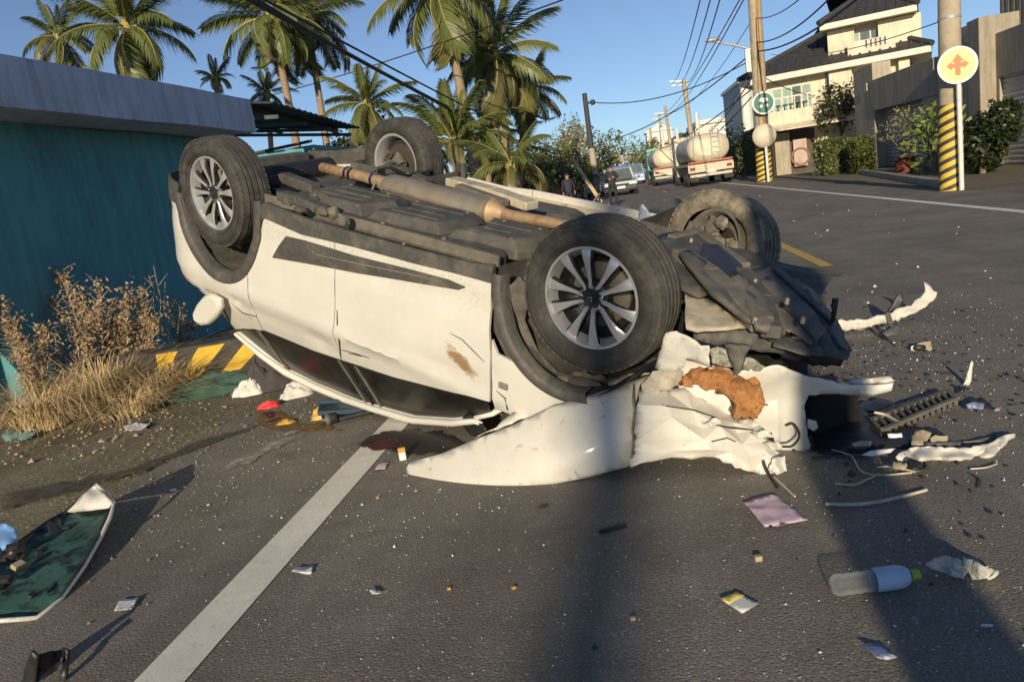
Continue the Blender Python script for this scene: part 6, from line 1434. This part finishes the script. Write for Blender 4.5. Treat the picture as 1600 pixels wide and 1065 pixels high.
paper('photo_card','white card with grey print left of the white road line','card',[(178,955),(188,937),(217,935),(205,954)],.006,M('printed_card',(.66,.66,.68),.6,.1,30,dirt=(.3,.28,.26),dthr=(.55,.7),dscale=28))
paper('pink_note','small pink note beside the end of the torn fender','note',[(586,734),(594,723),(608,722),(601,733)],.003,M_PINK)
paper('paper_scrap','thin white paper scrap below and right of the white label','paper scrap',[(576,922),(590,924),(596,928),(582,929)],.002,M_PAPER,step=.01)
paper('paper_scrap','white paper scrap lying on the shoulder below the dry grass','paper scrap',[(193,668),(212,662),(238,663),(222,672),(197,674)],.01,M_PAPER,wave=.012)
paper('paper_scrap','tiny white scrap in the tyre streak left of the road line','paper scrap',[(264,766),(274,763),(277,766),(267,769)],.002,M_PAPER,step=.01)
paper('blue_wrapper','dark blue and white wrapper at the edge of the broad pole shadow','wrapper',[(1345,1010),(1372,1001),(1402,1030),(1372,1034)],.006,M('blue_white_wrapper',(.16,.2,.34),.35,.2,30,dirt=(.62,.62,.66),dthr=(.5,.58),dscale=16),wave=.012)
paper('paper_scrap','white paper scrap below the broken lens pieces at the right edge','paper scrap',[(1532,977),(1552,976),(1551,981),(1534,982)],.003,M_PAPER,step=.01)
paper('blue_bag','torn blue green plastic bag at the left edge beside the dry grass','plastic bag',[(0,680),(30,672),(58,676),(50,686),(10,692)],.02,M('blue_green_bag',(.18,.33,.34),.4,.25,18),wave=.03)
def box_(name,lab,cat,px,py,d,mat,rz=0,rx=0):
    o=bev(MB().box((0,0,d[2]/2),d).box((0,0,d[2]*.5),(d[0]*.7,d[1]*1.04,d[2]*.5)).build(name,mat),min(d)*.12); o.location=ground(px,py); o.rotation_euler=(rx,0,rz); return tag(o,lab,cat)
cp=thing('cigarette_packet','small orange and white packet standing beside the tip of the torn fender','packet',ground(630,718),.3); bev(MB().box((0,0,.020),(.034,.018,.04)).build('carton',M_PAPER,cp),.002); bev(MB().box((0,0,.052),(.036,.020,.022)).build('flip_lid',M_ORNG,cp),.002)
box_('black_bar','small black bar lying in the soft shadow below the torn fender','bar',958,827,(.10,.018,.012),M_BLACK,.35)
box_('pebble','pale pebble in the soft shadow at the lower middle of the road','pebble',989,968,(.014,.012,.010),M_TAN,.4)
box_('cream_chip','small cream chip below the pink paper','chip',1185,875,(.022,.018,.016),M_TAN,.2)
box_('yellow_crumb','yellow crumb right of the paper scraps in the lower middle','crumb',702,920,(.012,.010,.006),M_ORNG,.2)
box_('yellow_crumb','yellow crumb nearer the soft shadow in the lower middle','crumb',803,919,(.014,.010,.007),M_ORNG,.6)
box_('orange_crumb','orange crumb between the road line and the torn fender','crumb',590,778,(.012,.012,.008),M_ORNG,.6)
# bottle
t,L=lying('plastic_bottle','clear plastic bottle with pale blue label and green cap in the pole shadow','bottle',(1300,931),(1437,913),.033,None)
def clear(name,col,al=.35):
    tt=NT(name); tt.base(col).set(Roughness=.12); tt.b.inputs['Transmission Weight'].default_value=.0; tt.b.inputs['IOR'].default_value=1.2; tt.bump(tt.noise(40,2),.2,.004)
    tr=tt.n('ShaderNodeBsdfTransparent'); tr.inputs[0].default_value=(.93,.95,.95,1); fr_=tt.n('ShaderNodeLayerWeight'); fr_.inputs[0].default_value=.35; mx=tt.n('ShaderNodeMixShader'); tt.l(tt.ramp(fr_.outputs['Facing'],.1,.95,(.08,.08,.08),(.6,.6,.6)),mx.inputs[0]); tt.l(tr.outputs[0],mx.inputs[1]); tt.l(tt.b.outputs[0],mx.inputs[2]); tt.l(mx.outputs[0],tt.t.nodes['Material Output'].inputs[0]); return tt.m
M_CLEAR=clear('clear_plastic',(.55,.57,.57)); M_LABEL=M('pale_blue_label',(.46,.56,.72),.45,.1,20); M_CAP=M('lime_green_cap',(.30,.46,.05),.45,.1,10)
rb_=L*.128
pf=[(0,.004),(.7,0),(.98,.05),(1.,.12),(.93,.16),(1.,.20),(.93,.25),(1.,.30),(.92,.36),(1.,.42),(.97,.47),(1.03,.52),(1.03,.74),(.95,.80),(.7,.87),(.42,.91),(.40,.93)]
vs=[];fs=[];n=24
for r_,x in pf:
    for k in range(n):
        a=2*math.pi*k/n; q=1-.10*abs(nz((x*3,math.cos(a),math.sin(a)),2.2,3))*(1 if x<.5 else .2); vs.append((x*L,math.cos(a)*r_*rb_*q,rb_*1.03+math.sin(a)*r_*rb_*q))
for j in range(len(pf)-1):
    for k in range(n): fs.append((j*n+k,j*n+(k+1)%n,(j+1)*n+(k+1)%n,(j+1)*n+k))
MB().add(vs,fs).build('bottle_body',M_CLEAR,t,60)
MB().lathe([(1.02*rb_,.48*L),(1.055*rb_,.50*L),(1.055*rb_,.75*L),(.99*rb_,.80*L),(.74*rb_,.865*L)],24,'X',(0,0,rb_*1.03)).build('label',M_LABEL,t,60)
MB().lathe([(.43*rb_,.90*L),(.47*rb_,.905*L),(.47*rb_,.995*L),(.42*rb_,L),(0,L)],20,'X',(0,0,rb_*1.03)).build('cap',M_CAP,t,40)
lf_=MB()
for k in range(3): lf_.add([(L*(.60+.07*k),rb_*1.062*math.sin(q),rb_*1.03-rb_*1.062*math.cos(q)) for q in(-.5,-.1)]+[(L*(.66+.07*k),rb_*1.062*math.sin(q),rb_*1.03-rb_*1.062*math.cos(q)) for q in(-.75,-.5)],[(0,1,2),(0,2,3)])
lf_.build('leaf_print',M_CAP,t)
# broken lens pieces
for i,(pts,lab) in enumerate((([(1447,884,.02),(1462,873,.05),(1480,870,.06),(1499,876,.06),(1514,893,.03),(1505,905,.008),(1478,896,.008)],'larger cloudy broken lens piece right of the bottle'),([(1503,882,.05),(1507,869,.08),(1530,880,.06),(1562,894,.03),(1550,904,.008),(1520,906,.008),(1512,893,.02)],'smaller cloudy broken lens piece beside the larger one'))):
    o=sheet('lens_fragment',pts,'g',M('cloudy_lens',(.55,.54,.48),.25,.25,30,bump=.6,bscale=50) if i==0 else bpy.data.materials['cloudy_lens'],None,5,.014,26,.006,1.5,(),25,i+2,False,1); tag(o,lab,'lens fragment')
# bumper pieces and shards to the right of the car
def shard(name,lab,cat,pts,mode,mat,amp=.008,th=.006,jag=1,step=7,seed=1,group=None,fold=0):
    return tag(sheet(name,pts,mode,mat,None,step,amp,9,th,jag,(),40,seed,False,fold),lab,cat,group)
Yb=ground(1330,514).y-.15
shard('bumper_strip','long white torn bumper strip with one end raised behind the crushed front','bumper piece',[(1308,501,Yb),(1345,498,Yb),(1386,491,Yb),(1410,480,Yb+.03),(1422,478,Yb+.05),(1428,470,Yb+.07),(1440,461,Yb+.12),(1444,455,Yb+.12),(1441,442,Yb+.16),(1447,445,Yb+.16),(1453,450,Yb+.14),(1463,458,Yb+.12),(1457,470,Yb+.08),(1446,481,Yb+.04),(1420,493,Yb),(1390,503,Yb),(1350,511,Yb),(1320,515,Yb),(1309,511,Yb)],'Y',M_TORN,.022,.02,2.2,6,2,None,1)
o=bpy.data.objects['bumper_strip']
MB().bar(at(1386,488,Yb-.03),at(1392,506,Yb-.04),.03,.015,(0,1,0)).build('black_clip',M_BLACK,o)
shard('black_shard','black curved shard standing behind the white bumper strip','shard',[(1384,490,Yb+.1),(1396,470,Yb+.12),(1404,458,Yb+.12),(1411,462,Yb+.12),(1409,480,Yb+.12),(1398,487,Yb+.1)],'Y',M_BLACK)
shard('black_shard','black torn strip curling out below the white bumper strip','shard',[(1366,508,5.1),(1372,508,5.1),(1380,522,4.95),(1404,545,4.7),(1400,548,4.7),(1378,530,4.9)],'Y',M_BLACK)
shard('black_shard','small black shard right of the grey plate','shard',[(1425,512,5.2),(1438,515,5.2),(1452,522,5.15),(1446,526,5.1),(1430,520,5.15)],'Y',M_BLACK)
shard('grey_plate','dark grey bent plate under the white bumper strip','plate',[(1378,520,5.0),(1402,507,5.1),(1408,514,5.05),(1400,524,4.95),(1385,526,4.95)],'Y',M_GREYP)
bx=thing('tan_bracket','tan square bracket with a hole and a white tip, right of the car front','bracket',(0,0,0))
sheet('bracket_plate',[(1432,537,4.62),(1453,534,4.64),(1455,551,4.55),(1448,554,4.55),(1425,553,4.56),(1424,544,4.6)],'Y',M_TAN,bx,6,.008,9,.02,.5); sheet('white_tip',[(1422,541,4.59),(1430,540,4.6),(1430,547,4.57),(1422,547,4.57)],'Y',M_PAPER,bx,5,.003,9,.02)
MB().ball(at(1437,543,4.55),.028,8,(1.3,.5,.7)).build('hole_edge',M_BLACK,bx,60)
shard('white_spike','thin white spike standing upright on the road right of the car','shard',[(1503,604,3.85),(1508,593,3.85),(1514,572,3.86),(1517,563,3.86),(1520,565,3.86),(1518,582,3.85),(1517,594,3.84),(1513,602,3.84),(1507,600,3.84)],'Y',M_TORN,.006,.008,.5,5)
shard('black_stub','black stub at the foot of the white spike','shard',[(1497,605,3.8),(1508,603,3.8),(1506,612,3.74),(1494,620,3.7),(1488,620,3.7)],'Y',M_BLACK)
shard('black_cluster','black lump with a bluish white cap near the right edge','debris lump',[(1510,628,3.55),(1525,622,3.58),(1545,628,3.55),(1550,642,3.48),(1535,648,3.45),(1515,640,3.5)],'Y',M_BLACK,.05,.02,1,6,3)
shard('bluish_fragment','bluish white plastic fragment resting on the black lump near the right edge','plastic fragment',[(1508,632,3.48),(1520,628,3.5),(1538,631,3.47),(1536,640,3.43),(1512,639,3.44)],'Y',bpy.data.materials['blue_white_wrapper'],.01,.008)
shard('tan_chip','small tan chip right of the black lump','chip',[(1552,640,3.46),(1560,638,3.47),(1562,646,3.43),(1554,647,3.43)],'Y',M_TAN,.004,.012,.5,5)
# lower grille panel with slats lying on the road
gp=thing('fallen_grille','broken grey slatted grille lying on the road right of the bumper','grille')
g0,g1,g2,g3=ground(1362,668),ground(1480,622),ground(1494,634),ground(1380,684)
for k in range(13):
    q=k/12; a=g0.lerp(g1,q);b=g3.lerp(g2,q); MB().bar(a+Vector((0,0,.03)),b+Vector((0,0,.018)),.016,.03).build('slat',M_UNDER,gp)
MB().bar(g0+Vector((0,0,.036)),g1+Vector((0,0,.036)),.02,.014).bar(g3+Vector((0,0,.036)),g2+Vector((0,0,.036)),.02,.014).build('grille_frame',M_UNDERL,gp)
# long lamp / bumper piece
shard('lower_bumper_piece','white and grey upturned bumper strip on the road at the right edge','bumper piece',[(1398,714,2.92),(1420,700,3.0),(1445,697,3.02),(1500,700,3.0),(1540,695,3.02),(1562,684,3.07),(1582,676,3.1),(1584,680,3.1),(1566,700,2.98),(1545,716,2.92),(1500,721,2.90),(1440,721,2.9),(1405,722,2.9)],'Y',M_TORN,.03,.01,2.,6,4,None,1)
shard('lower_bumper_liner','grey liner behind the upturned white bumper strip','plastic part',[(1440,692,3.1),(1500,690,3.1),(1545,684,3.12),(1580,675,3.16),(1570,684,3.12),(1545,698,3.06),(1490,704,3.05),(1445,702,3.05)],'Y',M_GREYP,.012,.008)
shard('tan_plate','tan folded plate standing behind the upturned bumper strip','plate',[(1424,690,3.1),(1428,676,3.16),(1440,672,3.17),(1455,678,3.15),(1448,690,3.1),(1436,702,3.04),(1424,698,3.06)],'Y',M_TAN,.012,.012,1,6)
shard('tan_plate','smaller tan plate right of the folded tan plate','plate',[(1452,686,3.12),(1460,680,3.14),(1480,682,3.13),(1480,693,3.09),(1455,695,3.08)],'Y',M_TAN,.01,.012,1,6,2)
shard('white_shard','bluish white pointed shard left of the upturned bumper strip','shard',[(1346,711,2.95),(1360,704,2.98),(1398,700,2.99),(1390,707,2.96),(1360,713,2.93)],'Y',M_PAPER,.006,.006,.5)
shard('white_shard','small white bar lying behind the tan plates','shard',[(1386,678,3.15),(1408,677,3.15),(1410,684,3.12),(1388,684,3.12)],'Y',M_PAPER,.004,.01,.4,5)
shard('tan_chip','tan mesh scrap between the bumper and the tan plates','chip',[(1330,693,3.05),(1345,688,3.07),(1362,690,3.06),(1360,697,3.03),(1335,698,3.03)],'Y',M_TAN,.01,.006,.6,5)
for i,(pts,lab) in enumerate((([(1395,722,2.87),(1418,725,2.86),(1412,735,2.8),(1395,732,2.82)],'tan torn scrap under the white pointed shard'),([(1420,716,2.88),(1438,722,2.85),(1442,732,2.8),(1428,735,2.78),(1418,728,2.82)],'round black scrap under the upturned bumper strip'))):
    shard('torn_scrap',lab,'scrap',pts,'Y',(M_TAN,M_BLACK)[i],.02,.006,1,5,i)
shard('front_shadow_sheet','large black sheet standing in for shadow on the road right of the bumper opening','shadow sheet',[(1272,668,.01),(1310,648,.02),(1350,640,.02),(1372,652,.015),(1420,664,.02),(1462,668,.02),(1478,680,.015),(1440,684,.01),(1410,698,.01),(1350,702,.01),(1290,712,.01),(1270,700,.01)],'g',M_BLACK,.012,.004,2.5,7,8,None,1)  # added black sheet, paints the car front's shadow on the road
shard('black_shard','black strip standing in for shade along the upper side of the fallen grille','shard',[(1350,652,.02),(1380,640,.03),(1420,626,.03),(1440,622,.02),(1425,634,.02),(1385,650,.02)],'g',M_BLACK,.01,.004,2,6,9,None,1)  # added black piece, deepens the painted shadow by the grille
shard('black_shard','black scraps standing in for shade under the tip of the bumper lip','shard',[(1330,632,.02),(1375,622,.03),(1400,628,.02),(1380,640,.02),(1345,645,.02)],'g',M_BLACK,.012,.004,2.2,6,10,None,1)  # added black piece, deepens the painted shadow under the lip
# wires on the road
def wire(lab,pts,r,mat,z=.008):
    P=[ground(x,y,z+(zz if len(q)>2 else 0)) if True else None for q in pts for x,y,zz in [(q[0],q[1],q[2] if len(q)>2 else 0)]]
    Q=[]
    for i in range(len(P)-1):
        for k in range(4):
            t=k/4; a=P[max(i-1,0)];b=P[i];c=P[i+1];d=P[min(i+2,len(P)-1)]
            Q.append(.5*((2*b)+(c-a)*t+(2*a-5*b+4*c-d)*t*t+(3*b-a-3*c+d)*t*t*t))
    Q.append(P[-1]); return tag(MB().tube(Q,r,6).build('loose_wire',mat,None,60),lab,'wire','loose wires pulled out of the car')
M_WIRE=M('pale_wire',(.52,.47,.36),.5,.2,10); M_WIREB=M('dark_wire',(.06,.055,.05),.5,.2,10)
wire('longest thin bent rod lying across the pole shadow below the bumper pieces',[(1290,787),(1330,788),(1370,784),(1410,775),(1448,765)],.006,M_WIRE)
wire('pale wire looping left of the upturned bumper strip',[(1300,703),(1330,712),(1345,735),(1372,742),(1425,738)],.004,M_WIRE)
wire('pale wire with a wide curve in the pole shadow',[(1305,755),(1335,757),(1352,750),(1374,740)],.004,M_WIRE)
wire('pale wire ending under the white bumper strip',[(1370,730),(1390,728),(1410,732),(1430,737)],.004,M_WIRE)
wire('thin wire left of the pink paper beneath the crushed fender',[(1210,745),(1228,762),(1242,775)],.004,M_WIRE)
wire('dark wire coiled under the upturned bumper strip',[(1418,722),(1428,735),(1445,733),(1450,725)],.004,M_WIREB)
wire('thin wire at the right edge below the bumper strip',[(1516,732),(1540,730),(1558,724)],.003,M_WIRE)
wire('short kinked wire at the right below the bumper strip',[(1518,740),(1532,750),(1530,762)],.003,M_WIREB)
wire('pale wire lying beside the black shade sheet in the bumper',[(1300,670),(1322,666),(1338,657)],.005,M_WIRE)
wire('pale rod crossing in front of the fallen grille',[(1366,644,.05),(1385,648,.04),(1405,660,.03)],.006,M_WIRE)
wire('thin dark wire between the bumper and the pointed shard',[(1268,715),(1300,712),(1340,713),(1375,706)],.004,M_WIREB)
# brown foam block in the fold of the fender
o=sheet('brown_foam_piece',[(1066,588,3.10),(1082,581,3.1),(1110,578,3.08),(1140,583,3.06),(1165,590,3.05),(1182,598,3.04),(1189,612,3.02),(1196,630,3.0),(1186,642,2.98),(1180,654,2.97),(1160,655,2.97),(1150,650,2.97),(1145,634,2.98),(1138,621,2.99),(1118,608,3.02),(1095,600,3.04),(1075,603,3.06),(1062,602,3.08)],'Y',M_BROWN,None,5,.022,22,.03,2.0,((1160,620,2.97),(1110,592,3.02)),16,3,False,1); tag(o,'broken orange brown foam block wedged in the fold of the crushed fender','foam block')
# stains, spilled fluid, scrape marks: thin sheets on the road
M_STAIN=stainm('dark_fluid_stain',(.03,.024,.022),.45,7); M_WINE=stainm('dark_red_stain',(.09,.02,.028),.5,9); M_SCUFF=stainm('black_scuff',(.05,.045,.042),.8,40); M_SCR=stainm('pale_scrape',(.36,.34,.29),.9,18,.5,1.1); M_OCH=stainm('ochre_stain',(.2,.12,.035),.7,14)
_zs=[.0050]
def stain(pts,mat,z,seed):
    _zs[0]+=.00025; z=_zs[0]; tag(flatpoly('road_stain',pts,z,mat,None,.05,.02,seed),kind='structure')
stain([(552,692),(575,682),(600,672),(640,668),(700,672),(735,690),(700,708),(650,712),(610,706),(570,700)],M_STAIN,.0075,1)
stain([(570,700),(584,690),(612,683),(628,690),(604,706),(580,704)],M_WINE,.0095,2)
stain([(400,645),(440,640),(470,660),(520,662),(545,672),(480,675),(420,672),(395,660)],M_OCH,.006,3)
stain([(405,642),(430,640),(440,655),(420,662)],M_WINE,.0078,4)
for i,(x,y,w_) in enumerate(((678,763,14),(735,770,9),(780,765,7),(795,798,10),(835,805,12),(846,790,18),(870,812,7),(900,806,8),(590,745,8),(520,835,10))): 
    stain([(x-w_,y+3),(x-w_*.4,y-4),(x+w_*.5,y-3-w_*.25),(x+w_,y-w_*.4),(x+w_*.7,y+2),(x,y+5)],M_SCUFF,.006,10+i)
for i,P in enumerate(([(360,727),(420,690),(480,672),(484,680),(430,703),(375,735)],[(330,745),(370,715),(410,702),(412,708),(372,728)],[(440,676),(470,668),(476,671),(446,682)])): stain(P,M_SCR,.006,30+i)
for i,P in enumerate(([(0,770),(140,742),(200,730),(300,690),(380,668),(420,655),(424,659),(330,694),(215,742),(90,775),(0,800)],)): stain(P,stainm('dark_silt_strip',(.085,.075,.058),.9,9,.55,1.15),.0055,40+i)
# glass crumbs and grit: uncountable
def scatter(name,n,area,size,mat,seed,z=.003):
    rnd=random.Random(seed); mb=MB()
    for _ in range(n):
        x,y=area(rnd); s=size*rnd.uniform(.4,1.3)*(1 if rnd.random()<.93 else 1.8); a=rnd.uniform(0,6.28); c,q=math.cos(a)*s,math.sin(a)*s; h=s*rnd.uniform(.5,1.1)
        mb.add([(x+c,y+q,z),(x-q*.8,y+c*.8,z),(x-c*.7,y-q*.7,z),(x+q,y-c,z),(x,y,z+h)],[(0,1,4),(1,2,4),(2,3,4),(3,0,4)])
    o=mb.build(name,mat,None,None,False); return tag(o,kind='stuff')
scatter('glass_crumbs',1500,lambda r:(r.uniform(-1.6,2.6),1.6+4*r.random()**1.3),.0026,M('glass_crumb',(.72,.72,.68),.3,.15,9),1)
scatter('glass_crumbs',900,lambda r:(r.gauss(1.4,.7),r.gauss(4.2,1.3)),.0045,bpy.data.materials['glass_crumb'],2)
scatter('glass_crumbs',500,lambda r:(r.uniform(-2.6,-.6),r.uniform(2.5,5.2)),.004,bpy.data.materials['glass_crumb'],3)
scatter('grit',1400,lambda r:(-2.75+r.gauss(0,.45),r.uniform(2.,8)),.008,M('grit_stone',(.22,.2,.16),.9,.4,9),4)
scatter('grit',500,lambda r:(r.gauss(1.3,.5),r.gauss(3.9,.9)),.010,M_BLACK,5)
scatter('leaf_litter',420,lambda r:(-3.9+r.gauss(0,.5),r.uniform(4,6.2)),.013,M_TWIG,6,.002)
scatter('far_debris',160,lambda r:(r.uniform(-.5,4),r.uniform(6,34)),.014,bpy.data.materials['glass_crumb'],7)
